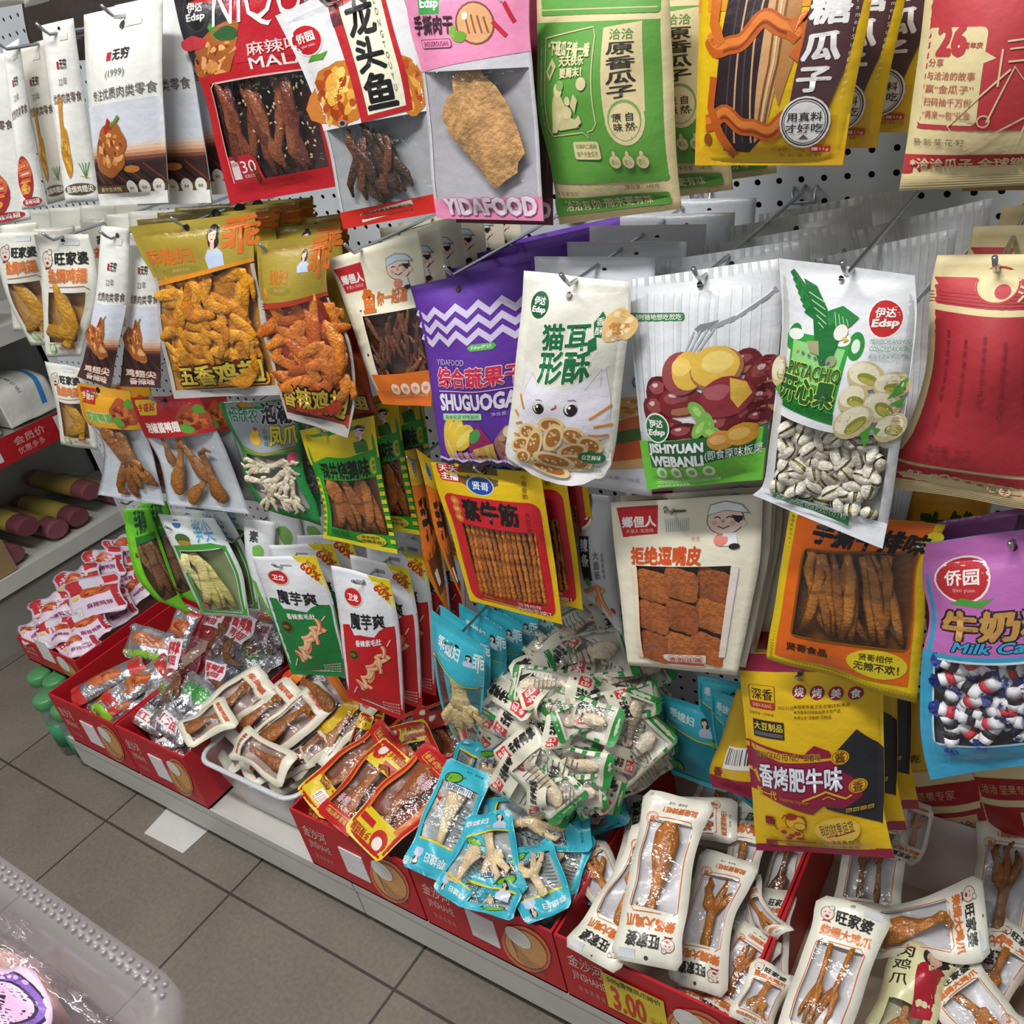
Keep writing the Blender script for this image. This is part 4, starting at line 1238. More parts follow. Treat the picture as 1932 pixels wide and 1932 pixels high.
def fill_wings(col, red=0):
    def f(S, r):
        rn = random.Random(12 + red)
        lnr = put(S, r, 'slab', red and '8a2c18' or 'b07420', .5, .6, S.H * .62, 0, S.W / S.H * 1.18, .12, seed=3, name='marinade')
        for j in range(6):
            for i in range(4):
                put(S, r, 'wing', col[(i + j) % len(col)], .2 + .2 * i + rn.uniform(-.04, .04), .37 + .076 * j + rn.uniform(-.02, .02), S.H * rn.uniform(.19, .25), rn.choice((-.5, .4, 1.2, -1.1, 2.6)) + rn.uniform(-.3, .3), 1.6, .7, seed=rn.randrange(4), name='chicken_wing', h=rn.uniform(.004, .01))
    return f
g1 = bag('chicken_wing_bag', 'clear bag of orange chicken wings under a gold header, front one at left', 'chicken wing bag', L_((242, 428, 482, 400), (268, 480, 482, 455), (298, 528, 486, 500), (305, 600, 499, 575), (318, 690, 520, 670), (330, 752, 534, 744)), -.30, (.1, .14), T=.02, film='fffdf8', back='b47c28', art=art_wings(1), fill=fill_wings(('d08c20', 'dc9a2c', 'c47c18')), wr=.0014, bend=.005, hole=(.5, .035, .02), seed=31)
g2 = bag('chicken_wing_bag', 'clear bag of red spicy chicken wings under a gold header, front one', 'chicken wing bag', L_((484, 456, 619, 440), (488, 510, 617, 500), (494, 565, 622, 560), (510, 650, 664, 645), (530, 740, 672, 745), (543, 788, 657, 826)), -.29, (.35, .14), T=.018, film='fff6f2', back='8e3a1a', art=art_wings(0), fill=fill_wings(('c07022', 'b45c1c', 'c87c2c'), 1), wr=.0014, bend=.004, seed=32)
def gold_art(a): a.t('乖', .72, .03, 1.02, .25, 'cc6a26', .03); a.lady(.62, .1, .08)
for i, (r_, y) in enumerate(((((258, 415, 512, 392), (300, 560, 540, 560)), -.265), (((296, 402, 562, 380), (320, 560, 560, 560)), -.235), (((330, 392, 590, 372), (340, 560, 590, 560)), -.205), (((486, 434, 640, 418), (500, 620, 660, 620)), -.25), (((510, 420, 650, 402), (520, 640, 680, 640)), -.22))):
    bag('chicken_wing_bag', ['gold headed wing bag directly behind the front orange wing bag', 'gold headed wing bag, third on the orange wing hook', 'rearmost gold headed wing bag on the orange wing hook', 'gold headed wing bag directly behind the red spicy wing bag', 'rearmost gold headed wing bag on the spicy wing hook'][i], 'chicken wing bag', L_(*r_), y, (.1, .12), T=.008, base=GO, art=gold_art)
bag('chicken_wing_bag', 'red spicy wing bag showing right of the front spicy wing bag', 'chicken wing bag', L_((560, 470, 650, 460), (580, 640, 680, 640), (600, 760, 708, 770), (610, 800, 715, 780)), -.225, (.2, .12), T=.012, base='9c3418', art=lambda a: (a.food(.6, .3, .4, .2, ('b05c24', 'c87c34', '8a2c14'), 3, 20), a.food(.6, .7, .35, .2, ('a0481c', 'c87c34', '8a2c14'), 4, 20), a.t('鸡翅', .3, .84, .9, .93, 'd0b040', .03, '241814', ow=.08)))
def boy(a, u, v, w, hat='eef2f4'):
    """small generic cartoon cook printed on the card"""
    k = a.asp
    a.e(u, v, w * 1.02, w * .9 * k, '5a4a44'); a.e(u, v, w * .97, w * .85 * k, 'f0d8c8')
    a.p([(u + w * .3, v - w * .3 * k), (u + w * .95, v - w * .2 * k), (u + w * .9, v + w * .3 * k), (u + w * .55, v + w * .1 * k)], '2a2424')
    a.e(u + w * .95, v + w * .25 * k, w * .2, w * .2 * k, 'f0d8c8')
    a.p([(u - w, v - w * .3 * k), (u - w * .85, v - w * .95 * k), (u, v - w * 1.15 * k), (u + w * .9, v - w * .9 * k), (u + w * 1.35, v - w * .3 * k), (u + w * .6, v - w * .45 * k), (u, v - w * .55 * k)], '8a9098')
    a.p([(u - w * .95, v - w * .36 * k), (u - w * .8, v - w * .9 * k), (u, v - w * 1.08 * k), (u + w * .85, v - w * .84 * k), (u + w * 1.2, v - w * .4 * k), (u + w * .6, v - w * .5 * k), (u, v - w * .6 * k)], hat)
    a.l([(u - w * .6, v - w * .15 * k), (u - w * .4, v - w * .22 * k), (u - w * .25, v - w * .12 * k)], w * .07, '3a2c28'); a.l([(u + w * .05, v - w * .12 * k), (u + w * .22, v - w * .22 * k), (u + w * .38, v - w * .12 * k)], w * .07, '3a2c28')
    a.e(u - w * .6, v + w * .15 * k, w * .14, None, 'eab0a0'); a.e(u + w * .4, v + w * .18 * k, w * .14, None, 'eab0a0'); a.e(u - w * .12, v + w * .05 * k, w * .1, None, 'e09888')
    a.l([(u - w * .4, v + w * .35 * k), (u - w * .1, v + w * .5 * k), (u + w * .25, v + w * .36 * k)], w * .06, '5a3a34')
    a.p([(u - w * .1, v + w * .8 * k), (u + w * .6, v + w * .75 * k), (u + w * .75, v + w * 1.5 * k), (u - w * .2, v + w * 1.5 * k)], 'e6e8ea')
    a.e(u - w * .2, v + w * 1.15 * k, w * .4, w * .36 * k, 'e08878')
    a.e(u + w * .55, v + w * 1.55 * k, w * .3, w * .18 * k, '2a2424')
IV = 'ece6cc'
def xlr(a, u0, v0, u1, v1):
    a.p([(u0, v0), (u1, v0 - .005), (u1 - .02, v1), (u0 + .035, v1 + .005)], 'c0222a')
    d, e = u1 - u0, v1 - v0
    a.t('鄉俚人', u0 + d * .12, v0 + e * .33, u1 - d * .08, v0 + e * .7, 'f0e8e4', .04)
    a.t('乡里人 实在味', u0 + d * .2, v0 + e * .76, u1 - d * .14, v0 + e * .9, 'ecc8c0', .0)
def art_fish(a):
    a.kind = 'p'
    xlr(a, .03, .08, .34, .24)
    a.t('鱼', .24, .24, .4, .38, 'd87020', .045); a.t('你一起混', .42, .27, .78, .35, 'd87020', .03)
    boy(a, .72, .16, .13, 'cfe4ee')
    a.r(.08, .78, 1, 1, 'dc7020'); a.r(0, .9, 1, 1, 'dc7020')
    for i in range(4): a.e(.43 + .16 * i, .885, .07, None, 'f0d8c0'); a.t('辣香手撕'[i], .39 + .16 * i, .87, .47 + .16 * i, .9, 'dc7020', 0, em=True)
    a.t('麻辣鲜香 回味无穷', .4, .925, .95, .94, 'f0d8c0', 0)
def fill_fish(S, r):
    rn = random.Random(3)
    for i in range(26):
        put(S, r, 'shred', ('6a3a22', '7c4a2c', '54301e')[i % 3], rn.uniform(.25, .9), rn.uniform(.46, .78), S.H * rn.uniform(.16, .26), rn.uniform(-.9, .9), .8, .6, seed=i % 5, h=rn.uniform(.002, .008))
fb = bag('fish_snack_pack', 'cream and orange pack of brown dried fish shreds with a cartoon cook', 'fish snack pack', L_((614, 490, 790, 436), (636, 535, 800, 500), (672, 640, 810, 620), (692, 700, 815, 690), (722, 762, 815, 766)), -.255, (.15, .12), T=.01, base=IV, kind='p', art=art_fish, wins=((.2, .4, .98, .84),), fill=fill_fish, back='4a2a1c', seal=(.02, .3, .06))
stack(fb, 5, .036, 'cream and orange dried fish pack', group='dried fish packs', dx=.004)
for i, (x, lab) in enumerate(((815, 'cream fish pack side edge showing right of the stack, under the pink topped bag'), (850, 'rearmost cream fish pack edge left of the purple bags'))):
    bag('fish_snack_pack', lab, 'fish snack pack', L_((x - 100, 430 - i * 8, x + 75, 416 - i * 8), (x - 60, 620, x + 80, 620)), -.12 + .03 * i, (.1, .1), T=.006, base=IV, kind='p', art=lambda a: boy(a, .72, .2, .16, 'cfe4ee'))
PU = '5c2e9a'
def art_purple(a):
    a.kind = 'p'
    for j in range(3):
        v = .13 + .065 * j
        P = [(i / 10, v + (.045 if i % 2 else 0) + .02 * (1 - i / 10)) for i in range(11)]
        a.l(P, .06, 'cfc4e4')
    a.p([(.5, .345), (.53, .328), (.72, .328), (.75, .345), (.72, .362), (.53, .362)], '58b050'); a.t('Edsp伊达', .54, .334, .71, .355, 'e4f0e0', .02)
    a.t('YIDAFOOD', .13, .4, .47, .43, 'b8a8d4', .01)
    a.t('综合蔬果干', .13, .445, .98, .545, 'cc2848', .035, 'ece0ea')
    a.r(.12, .565, .98, .571, 'd8b0c8')
    a.t('SHUGUOGAN', .13, .585, 1.02, .67, 'e4e0ee', .05)
    a.rr(.14, .69, .6, .728, .015, 'a8dca8'); a.t('简单轻调 好吃自然', .17, .697, .57, .72, '58a060', 0)
    a.t('净含量：88克', .7, .69, .98, .71, 'c8b8dc', 0)
    for x, y, rx, ry, ro in ((.2, .83, .09, .12, .15), (.27, .82, .09, .11, .5), (.36, .83, .1, .1, .9), (.17, .92, .06, .1, -.2)): a.e(x, y, rx, ry, 'dcbc40', rot=ro); a.e(x + .02, y, rx * .4, ry * .8, 'e8d068', rot=ro)
    a.p([(.42, .9), (.45, .8), (.56, .76), (.68, .85), (.72, .94), (.5, .96)], '9a2860'); a.e(.5, .82, .08, .03, '4a9a4c', rot=-.8)
    for i in range(4): a.p([(.46 + .06 * i, .9 - .01 * i), (.52 + .06 * i, .89 - .01 * i), (.53 + .06 * i, .98), (.48 + .06 * i, .98)], ('e0c468', 'd4b050')[i % 2])
    for i in range(4): a.p([(.2 + .07 * i, .92), (.26 + .07 * i, .91), (.28 + .07 * i, .985), (.23 + .07 * i, .985)], ('e8b8c4', 'd88898')[i % 2])
    a.food(.85, .88, .14, .1, ('a06a60', 'c08a78', '7a4a50'), 6, 14); a.e(.86, .8, .05, .03, 'd8d0b8')
    for j in range(2): a.l([(i / 10, .965 + .014 * j + (.018 if i % 2 else 0)) for i in range(11)], .04, ('c4b4e0', '2a2430')[j])
pb = bag('dried_fruit_bag', 'purple zigzag dried fruit bag, front one on its hook', 'dried fruit bag', L_((774, 540, 1000, 492), (793, 610, 1000, 590), (812, 720, 995, 710), (822, 800, 990, 795), (834, 872, 985, 884)), -.262, (.05, .12), T=.016, base=PU, kind='p', art=art_purple, wr=.001, hole=(.42, .06, .02), seal=(.03, .05, .04))
stack(pb, 3, .06, 'purple zigzag dried fruit bag', group='purple dried fruit bags', dx=.008)
def art_cat(a):
    a.rr(.1, .06, .98, .99, .05, 'dedcd0')
    a.e(.5, .9, .5, .16, 'e4e2e4')
    circle_logo(a, .2, .125, .1)
    a.t('猫耳', .28, .2, .7, .32, '1f6a40', .03, 'f0ece0'); a.t('形酥', .28, .33, .74, .48, '1f6a40', .03, 'f0ece0')
    a.p([(.72, .2), (.78, .15), (.84, .2), (.8, .27), (.74, .26)], '1f6a40'); a.tv('香酥', .74, .175, .81, .26, 'e8ecd8', .01); a.p([(.7, .28), (.76, .26), (.78, .32), (.71, .34)], '1f6a40')
    a.food(.93, .22, .13, .085, ('e0b878', 'c88a48', 'ecd8b0'), 4, 18)
    # cat face
    a.p([(.12, .56), (.16, .42), (.34, .5), (.6, .51), (.86, .41), (.92, .56), (.95, .75), (.5, .86), (.1, .75)], 'e2e0ec')
    a.l([(.14, .53), (.22, .43), (.3, .5)], .006, 'd8b048'); a.l([(.72, .52), (.84, .42), (.84, .5)], .006, 'd8b048')
    for u in (.32, .62):
        a.e(u, .61, .06, .035, '2a2624'); a.e(u, .605, .052, .03, 'f0eeec'); a.e(u + .01, .61, .042, .027, '241c18'); a.e(u - .01, .6, .014, .008, 'f4f0f0')
        a.l([(u - .03, .565), (u + .02, .562), (u + .04, .568)], .006, '3a3430')
    a.l([(.45, .61), (.49, .6), (.49, .585)], .012, 'b82c2c')
    for p in (((.78, .66), (.94, .6)), ((.82, .7), (.96, .69)), ((.78, .745), (.94, .745)), ((.1, .55), (.16, .63)), ((.08, .73), (.15, .71)), ((.07, .79), (.14, .79)), ((.05, .65), (.1, .68))): a.l(list(p), .02, 'd88a30')
    # rolled pastries
    for i, (x, y, rx, ry, ro) in enumerate(((.45, .7, .13, .045, -.1), (.22, .76, .1, .05, -.3), (.66, .75, .12, .05, .5), (.8, .8, .12, .05, .7), (.48, .77, .09, .085, .3), (.16, .84, .11, .04, -.6), (.66, .84, .14, .05, -.4), (.3, .83, .08, .11, .15), (.68, .91, .17, .05, .1), (.45, .97, .2, .04, .2), (.2, .91, .07, .05, .9), (.5, .91, .2, .05, .25))):
        a.e(x, y, rx, ry, 'e4c890', rot=ro); a.e(x, y, rx * .72, ry * .68, 'a86c38', rot=ro)
        rn = random.Random(i)
        h = a.h
        for _ in range(6):
            a.h = h
            a.e(x + rn.uniform(-.4, .4) * rx, y + rn.uniform(-.4, .4) * ry, .013, .008, 'dcc08c', n=6)
        a.h = h + a.dh
    a.e(.83, .87, .12, .035, '1f6a40'); a.t('白芝麻味', .75, .855, .91, .885, 'e8ecd8', .01)
    a.t('蛋类食品', .74, .91, .92, .925, '6a6454', 0); a.t('净含量：108克', .72, .93, .94, .945, '6a6454', 0)
bag('pastry_pouch', 'white pastry pouch printed with a white cat face and sesame rolls', 'snack pouch', L_((988, 511, 1187, 532), (985, 590, 1191, 590), (974, 720, 1177, 720), (963, 800, 1166, 822), (955, 862, 1150, 890), (970, 880, 1138, 908)), -.305, (.1, .12), T=.016, base='e6e4d8', art=art_cat, hole=(.48, .075, .025), wr=.0012, bend=.005, seal=(.06, .06, .05))
def art_sand(a):
    a.food(.85, .62, .22, .05, ('d8a860', 'b87838', 'e8c890'), 2, 10); a.p([(.6, .68), (1, .64), (1, .7), (.6, .75)], 'c86a3c'); a.p([(.6, .72), (1, .7), (1, .75), (.6, .79)], '4a6a38'); a.p([(.58, .78), (1, .75), (1, .84), (.58, .86)], 'd05a34'); a.p([(.58, .86), (1, .83), (1, .87), (.58, .9)], 'dcb070')
    a.t('净含量：150克', .55, .925, .9, .945, 'a8a8b0', 0); a.t('CUI', .85, .48, 1, .53, '4a7ab8', .02)
sb = bag('snack_pouch', 'silvery white pouch with a sandwich picture behind the cat face pouch', 'snack pouch', L_((1008, 484, 1236, 486), (1015, 640, 1232, 640), (1025, 780, 1232, 780), (1035, 908, 1230, 936)), -.262, (.05, .1), T=.014, base='dee2ea', art=art_sand, hole=(.6, .05, .02))
stack(sb, 4, .052, 'silvery white pouch', group='silvery white pouches', dx=.006)
WD = 'd4d8dc'
def wood(a, v1=.7):
    rn = random.Random(2)
    h = a.h
    for i in range(16):
        a.h = h
        a.r(i / 16, .0, i / 16 + rn.uniform(.008, .035), v1, rn.choice(('ccd1d6', 'dadde1', 'c4c9ce', 'd0d4d8')))
    a.h = h + a.dh
def fork(a):
    a.l([(.98, .1), (.75, .2), (.6, .235)], .03, '8e9296'); a.l([(.96, .1), (.75, .19)], .01, 'e8eaec')
    a.p([(.66, .2), (.6, .235), (.53, .25), (.5, .235), (.54, .215), (.6, .21)], '7a7e82')
    for i in range(4): a.l([(.5 + .045 * i, .245 - .004 * i), (.44 + .03 * i, .33)], .012, 'a8acb0')
def art_chest(a):
    wood(a)
    a.rr(.02, .165, .43, .2, .02, '3a7a48'); a.r(.0, .165, .1, .2, '3a7a48')
    a.t('随时随地想吃就吃', .04, .17, .41, .195, 'e0e8e0', .015)
    fork(a)
    a.e(.55, .66, .46, .165, 'b8b8bc'); a.e(.55, .655, .45, .155, 'e6e6e8')
    rn = random.Random(5)
    for i, (x, y, rx, ry) in enumerate(((.82, .4, .1, .06), (.95, .48, .12, .1), (.24, .5, .14, .07), (.2, .59, .14, .085), (.4, .55, .17, .08), (.95, .6, .12, .08), (.82, .66, .1, .07), (.3, .69, .13, .07), (.42, .71, .15, .06), (.68, .69, .14, .07), (.78, .55, .12, .05), (.93, .68, .08, .05))):
        a.blob(x, y, rx, ry, ('6a2028', '7a2a2c', '5a1a24')[i % 3], i, .1)
        a.blob(x - rx * .2, y - ry * .3, rx * .55, ry * .4, '94484a', i + 3, .2, 10); a.blob(x + rx * .1, y + ry * .55, rx * .6, ry * .25, 'a87050', i + 5, .2, 10)
        a.blob(x - rx * .3, y - ry * .45, rx * .2, ry * .14, 'd8b8b4', i + 9, .2, 8)
    a.e(.42, .42, .15, .095, '94484a'); a.e(.47, .41, .12, .085, 'd8b048')
    a.e(.65, .41, .17, .1, 'a06a48'); a.e(.64, .4, .155, .092, 'dcb44c'); a.e(.66, .38, .1, .05, 'e8cc74'); a.e(.42, .39, .07, .04, 'e4c468')
    a.blob(.72, .55, .17, .1, '8a3038', 4, .06); a.p([(.74, .46), (.84, .49), (.88, .55), (.8, .61), (.75, .56)], 'd8b048'); a.blob(.66, .52, .08, .04, 'a85a60', 3)
    for x, y, ro in ((.53, .6, .9), (.6, .66, 1.2), (.63, .71, .5), (.55, .68, 2.2)): a.e(x, y, .09, .032, '7cb450', rot=ro); a.e(x, y, .05, .014, 'a4d070', rot=ro)
    a.p([(0, .745), (.3, .735), (.6, .735), (1, .72), (1, 1), (0, 1)], '6cc040')
    a.p([(.08, .745), (.6, .73), (1, .715), (1, .83), (.5, .875), (.08, .885)], '2a6440')
    circle_logo(a, .19, .672, .105, '2a6a3c', 'e8ece8')
    a.e(.7, .755, .1, .05, 'c88a3c'); a.e(.84, .74, .11, .055, 'd09838'); a.e(.82, .735, .07, .03, 'e0b860'); a.e(.68, .75, .06, .025, 'd8a868')
    a.t('JISHIYUAN', .09, .755, .57, .815, 'e8ece8', .055); a.t('WEIBANLI', .1, .822, .56, .875, 'e8ece8', .055)
    a.t('(即食原味板栗', .58, .8, .98, .86, 'dce4dc', .01)
    for i in range(4):
        a.e(.17 + .14 * i, .915, .05, None, 'd4ecc4'); a.e(.17 + .14 * i, .915, .025, None, '6cc040'); a.t(('匠心工艺', '居家方便', '低温烘焙', '休闲小食')[i], .12 + .14 * i, .943, .215 + .14 * i, .956, 'd4ecc4', 0)
    a.r(.1, .961, .66, .963, 'd4ecc4')
    a.t('MEIWEICHUANSHUO·CONGYIDAKAISHI', .1, .966, .66, .976, 'd4ecc4', 0); a.t('美味传说·从伊达开始', .1, .98, .4, .992, 'd4ecc4', 0)
ch = bag('chestnut_pouch', 'green and white chestnut pouch, front one with a bowl of chestnuts', 'nut pouch', L_((1184, 528, 1468, 488), (1187, 577, 1476, 560), (1198, 670, 1474, 650), (1208, 755, 1465, 728), (1214, 840, 1452, 820), (1224, 922, 1441, 903)), -.285, (-.02, .12), T=.02, base=WD, art=art_chest, hole=(.52, .055, .018), bend=.005, wr=.0008)
stack(ch, 4, .055, 'chestnut pouch with grey wood pattern', group='chestnut pouches', dx=.012)
cb = bag('chestnut_pouch', 'chestnut pouch with a printed fork behind the pistachio bag', 'nut pouch', L_((1520, 492, 1806, 430), (1560, 640, 1780, 620), (1600, 760, 1760, 760), (1620, 1000, 1700, 1020)), -.22, (-.05, .1), T=.012, base=WD, art=lambda a: (wood(a, 1), fork(a), a.r(.0, .1, .25, .14, '2a6440')))
dup(cb, (.012, .09, 0), .03, 'chestnut pouch top behind the printed fork one, nearest the board')
def art_pist(a):
    W_ = 'e0e2e6'
    a.p([(0, 0), (1, 0), (1, .62), (.88, .62), (.5, .59), (0, .53)], W_)
    a.p([(0, .9), (1, .93), (1, 1), (0, 1)], 'dfe3ea')
    a.e(.8, .175, .125, .075, 'e8e8e8'); a.e(.8, .175, .113, .068, 'c02c28')
    a.t('伊达', .73, .135, .87, .172, 'f0e8e4', .03, sl=.1); a.t('Edsp', .715, .178, .89, .212, 'f0e8e4', .045, sl=.1)
    # mug
    a.e(.12, .24, .06, .05, '2f8a3c', rot=.4); a.e(.62, .27, .06, .05, '2f8a3c'); a.e(.62, .27, .03, .025, 'd8e8d8')
    a.p([(.1, .22), (.58, .25), (.52, .55), (.1, .47)], '2f9a3c'); a.p([(.12, .25), (.55, .28), (.5, .42), (.12, .39)], '90cc80'); a.p([(.08, .44), (.53, .52), (.53, .56), (.08, .5)], '1f7a30')
    a.e(.14, .23, .07, .02, 'e8ece8'); a.e(.52, .25, .06, .02, 'e8ece8')
    gw = '1f6c34'
    # eagle
    for i in range(7): a.p([(.09 + .018 * i, .035 + .02 * i), (.12 + .02 * i, .025 + .018 * i), (.36, .14 + .008 * i), (.33, .19)], (gw, '2a7e3e')[i % 2])
    a.p([(.2, .05), (.3, .07), (.38, .14), (.42, .22), (.38, .28), (.3, .24), (.27, .16)], gw)
    for i in range(6): a.l([(.24 + .02 * i, .09 + .024 * i), (.36 + .008 * i, .12 + .024 * i)], .007, 'a8d0a8')
    a.p([(.38, .15), (.5, .13), (.62, .17), (.56, .2), (.46, .22), (.42, .24)], '2a7e3e')
    for i in range(4): a.l([(.44 + .03 * i, .15 + .008 * i), (.46 + .03 * i, .2)], .006, 'a8d0a8')
    a.p([(.3, .22), (.44, .19), (.5, .24), (.46, .32), (.38, .34), (.32, .28)], gw); a.p([(.24, .25), (.34, .25), (.36, .3), (.28, .29)], 'a09a78'); a.e(.5, .22, .05, .028, 'e6e4d8', rot=.4); a.p([(.52, .235), (.57, .245), (.53, .255)], 'd8b040')
    a.e(.4, .355, .03, .02, '5a8a50'); a.e(.46, .32, .04, .02, '8a9a70')
    for i in range(6): a.t('★', .15 + .055 * i, .275 + .008 * i, .185 + .055 * i, .293 + .008 * i, '60607a' if i else 'c8b040', 0)
    a.t('-PISTACHIO', .08, .335, .55, .385, '245c2a', .015, 'd8dc68', rot=.12, ow=.03); a.t('开心果', .06, .39, .52, .48, '245c2a', .05, 'd8dc68', rot=.12, ow=.04)
    a.t('NGDONG YIDA FOOD', .08, .487, .53, .515, '1a5c28', 0, rot=.12)
    for i, s in enumerate(('☑ MEIWEICHUANSHUO', 'CONGYIDAKAISHI', '☑ 美味传说从伊达开始')): a.t(s[2:] if s[0] == '☑' else s, .72, .25 + .027 * i, .98, .266 + .027 * i, '4a8a60', 0, rot=.1)
    # printed pistachios
    for i, (x, y, rx, ry, ro) in enumerate(((.72, .375, .13, .05, .5), (.9, .42, .12, .05, .3), (.66, .455, .1, .055, .4), (.85, .5, .13, .06, .9), (.68, .55, .15, .06, -.8), (.93, .59, .1, .06, .4), (.02, .37, .06, .06, 0))):
        a.e(x, y, rx, ry, 'c4b488', rot=ro); a.e(x - .01, y - .008, rx * .85, ry * .75, 'e0d8bc', rot=ro); a.e(x + .02, y + .012, rx * .6, ry * .36, '8a8a34', rot=ro); a.e(x + .02, y + .02, rx * .5, ry * .2, 'b0a850', rot=ro)
    for P in ([(.88, .47), (.95, .41), (1.0, .39), (.97, .45)], [(.9, .49), (1, .47), (.97, .51)], [(.74, .6), (.8, .57), (.8, .63), (.78, .66)], [(.8, .57), (.87, .59), (.84, .61)], [(.0, .44), (.06, .41), (.05, .46)]): a.p([(min(x, .995), y) for x, y in P], '4a9a34')
    a.p([(.1, .905), (.62, .93), (.75, .985), (.7, 1.0), (.1, .93)] if 0 else [(.13, .9), (.74, .93), (.74, .965), (.13, .935)], '2a7a48'); a.t('GUANGDONG YIDA FOOD CO.,LTD.', .16, .915, .72, .945, 'cfe4d4', .005, rot=.06)
def fill_pist(S, r):
    rn = random.Random(9)
    for j in range(9):
        for i in range(7):
            u, v = .14 + .115 * i + rn.uniform(-.03, .03) + (.05 if j % 2 else 0), .6 + .036 * j + rn.uniform(-.01, .01) + .02 * u_(i)
            if u > .9: continue
            put(S, r, 'nut', ('d8d2c4', 'cec8b8')[(i + j) % 2], u, v, .0195, rn.uniform(0, 6.3), 1.15, .9, seed=(i + j) % 3, h=rn.uniform(-.004, .009), tilt=(rn.uniform(-.8, .8), rn.uniform(-.8, .8)))
def u_(i): return i / 7
bag('pistachio_bag', 'white bag with a green eagle, pistachio nuts in its clear lower half', 'nut bag', L_((1470, 487, 1726, 520), (1476, 599, 1730, 600), (1464, 739, 1714, 740), (1450, 850, 1696, 850), (1440, 913, 1682, 950), (1420, 934, 1666, 1034)), -.315, (-.05, .14), T=.018, base='c2c4c4', art=art_pist, wins=((.08, .52, .93, .95),), fill=fill_pist, back='8c8c88', hole=(.48, .04, .02), seal=(.04, .04, .05), wr=.0008)
def art_red2(a):
    a.kind = 'p'
    a.r(.02, .085, .98, .185, R_); a.r(.02, .21, .98, .85, 'a82a34'); a.r(.0, .865, 1, .95, R_)
    for i in range(4): a.r(0, .14 + .012 * i, 1, .143 + .012 * i, '8a2028')
    a.e(.52, .105, .17, .062, K_); a.e(.53, .105, .15, .055, 'c89080') if 0 else a.ring(.52, .105, .16, .06, .015, R_); a.e(.57, .125, .06, .025, R_)
    a.t('洽洽', .68, .105, .98, .16, K_, .02)
    for i in range(5): a.tv('香喷喷的瓜子好味', .17 + .15 * i, .27 + .02 * (i % 2), .205 + .15 * i, .56 + .05 * (i % 2), '7c2028', 0)
    a.tv('洽洽人', .19, .6, .215, .7, '7c2028', 0)
    a.t('净含量：90克', .2, .745, .5, .772, '6a1c24', 0); a.t('熟 制 葵 花 籽', .22, .79, .5, .812, '6a1c24', 0)
    a.e(1.0 - .06, .8, .05, .05, K_)
    a.t('每天一把', .17, .885, .36, .925, 'e0cca4', .02, rot=.06)
    for i, c in enumerate('洽洽坚果瓜子'): a.e(.4 + .07 * i, .9 + .007 * i, .034, None, 'd8c49a'); a.t(c, .375 + .07 * i, .887 + .007 * i, .425 + .07 * i, .914 + .007 * i, 'a03038', 0, em=True)
    a.t('享受', .84, .92, .98, .95, 'e0cca4', .02)
    for i in range(5): a.r(0, .96 + .008 * i, 1, .963 + .008 * i, 'c8b484')
kb = bag('sunflower_seed_bag', 'red and kraft seed bag right of the pistachio bag, front one', 'seed bag', L_((1768, 482, 2020, 478), (1755, 551, 2012, 560), (1748, 687, 2005, 700), (1710, 810, 1995, 840), (1664, 880, 1985, 930), (1659, 914, 1985, 966)), -.29, (-.05, .12), T=.026, base=K_, kind='p', art=art_red2, seal=(.04, .08, .08), wr=.0014)
stack(kb, 3, .07, 'red and kraft seed bag beside the pistachio bag', group='red seed bags of the middle row', dx=.012)
for a_, b_, y_, l_ in ((310 + 50, 420, -.31, 'the gold headed orange wing bag'), (525, 470, -.3, 'the red spicy wing bag'), (683, 470, -.27, 'the dried fish pack'), (868, 512, -.275, 'the purple dried fruit bag'), (1088, 528, -.32, 'the cat face pouch'), (1332, 518, -.3, 'the chestnut pouch'), (1607, 508, -.33, 'the pistachio bag'), (116, 448, -.29, 'the orange lettered cream packet'), (225, 445, -.3, 'the narrow grill pouch'), (1885, 500, -.3, 'the red seed bag at the right edge')):
    hookat(a_, b_, y_, 'wire hook through ' + l_)
hook(atY(1700, 425, 0)[0], -.12, atY(1700, 425, 0)[2], 'wire hook with a cross bar, bare on the board above the fork pouch')
# ---------------------------------------------------------------- third row
def foot_fill(col, n=1, u=.5, v=.66, ln=.5, kind='foot', wid=1.1, rot=0):
    def f(S, r):
        for i in range(n):
            put(S, r, kind, col, u + (.22 * (i - (n - 1) / 2)), v + .02 * (i % 2), S.H * ln, rot + .1 * i, wid, .7, seed=i + len(col) % 3, h=.004)
    return f
def art_duck(col, nm, tagc, tcol):
    def f(a):
        a.r(0, 0, 1, .33, col)
        a.rr(.05, .02, .36, .14, .02, tagc); a.t('乡之味郎' if 0 else '乡盛郎', .08, .05, .33, .11, 'f0d8c0' if tagc != 'dcb82c' else 'b82828', .02)
        a.t(nm, .12, .2, .62, .285, tcol, .04, 'f4ece0' if tcol != 'f4ece0' else None)
        a.food(.8, .2, .2, .13, ('a8502c', 'c87038', '7a2c18'), 7, 16); a.blob(.7, .27, .08, .04, '5a9a34', 2); a.blob(.92, .12, .08, .04, '5a9a34', 6)
    return f
d1 = bag('duck_packet', 'duck claw packet with a yellow header, left end of the third row', 'duck packet', L_((146, 722, 245, 738), (157, 785, 262, 792), (192, 830, 285, 850), (194, 885, 298, 900), (183, 934, 310, 954)), -.28, (.2, .14), T=.014, film='fbfdff', back='d4d8dc', art=art_duck('d89c20', '花椒鸭掌', 'b82828', '6aa848'), fill=lambda S, r: [put(S, r, 'foot', '8a5428', .5, .62, S.H * .62, -.5, 1.5, .7, seed=2, h=.004), put(S, r, 'foot', '94602e', .62, .6, S.H * .5, -.3, 1.3, .7, seed=1, h=.008)], hole=(.4, .03, .04))
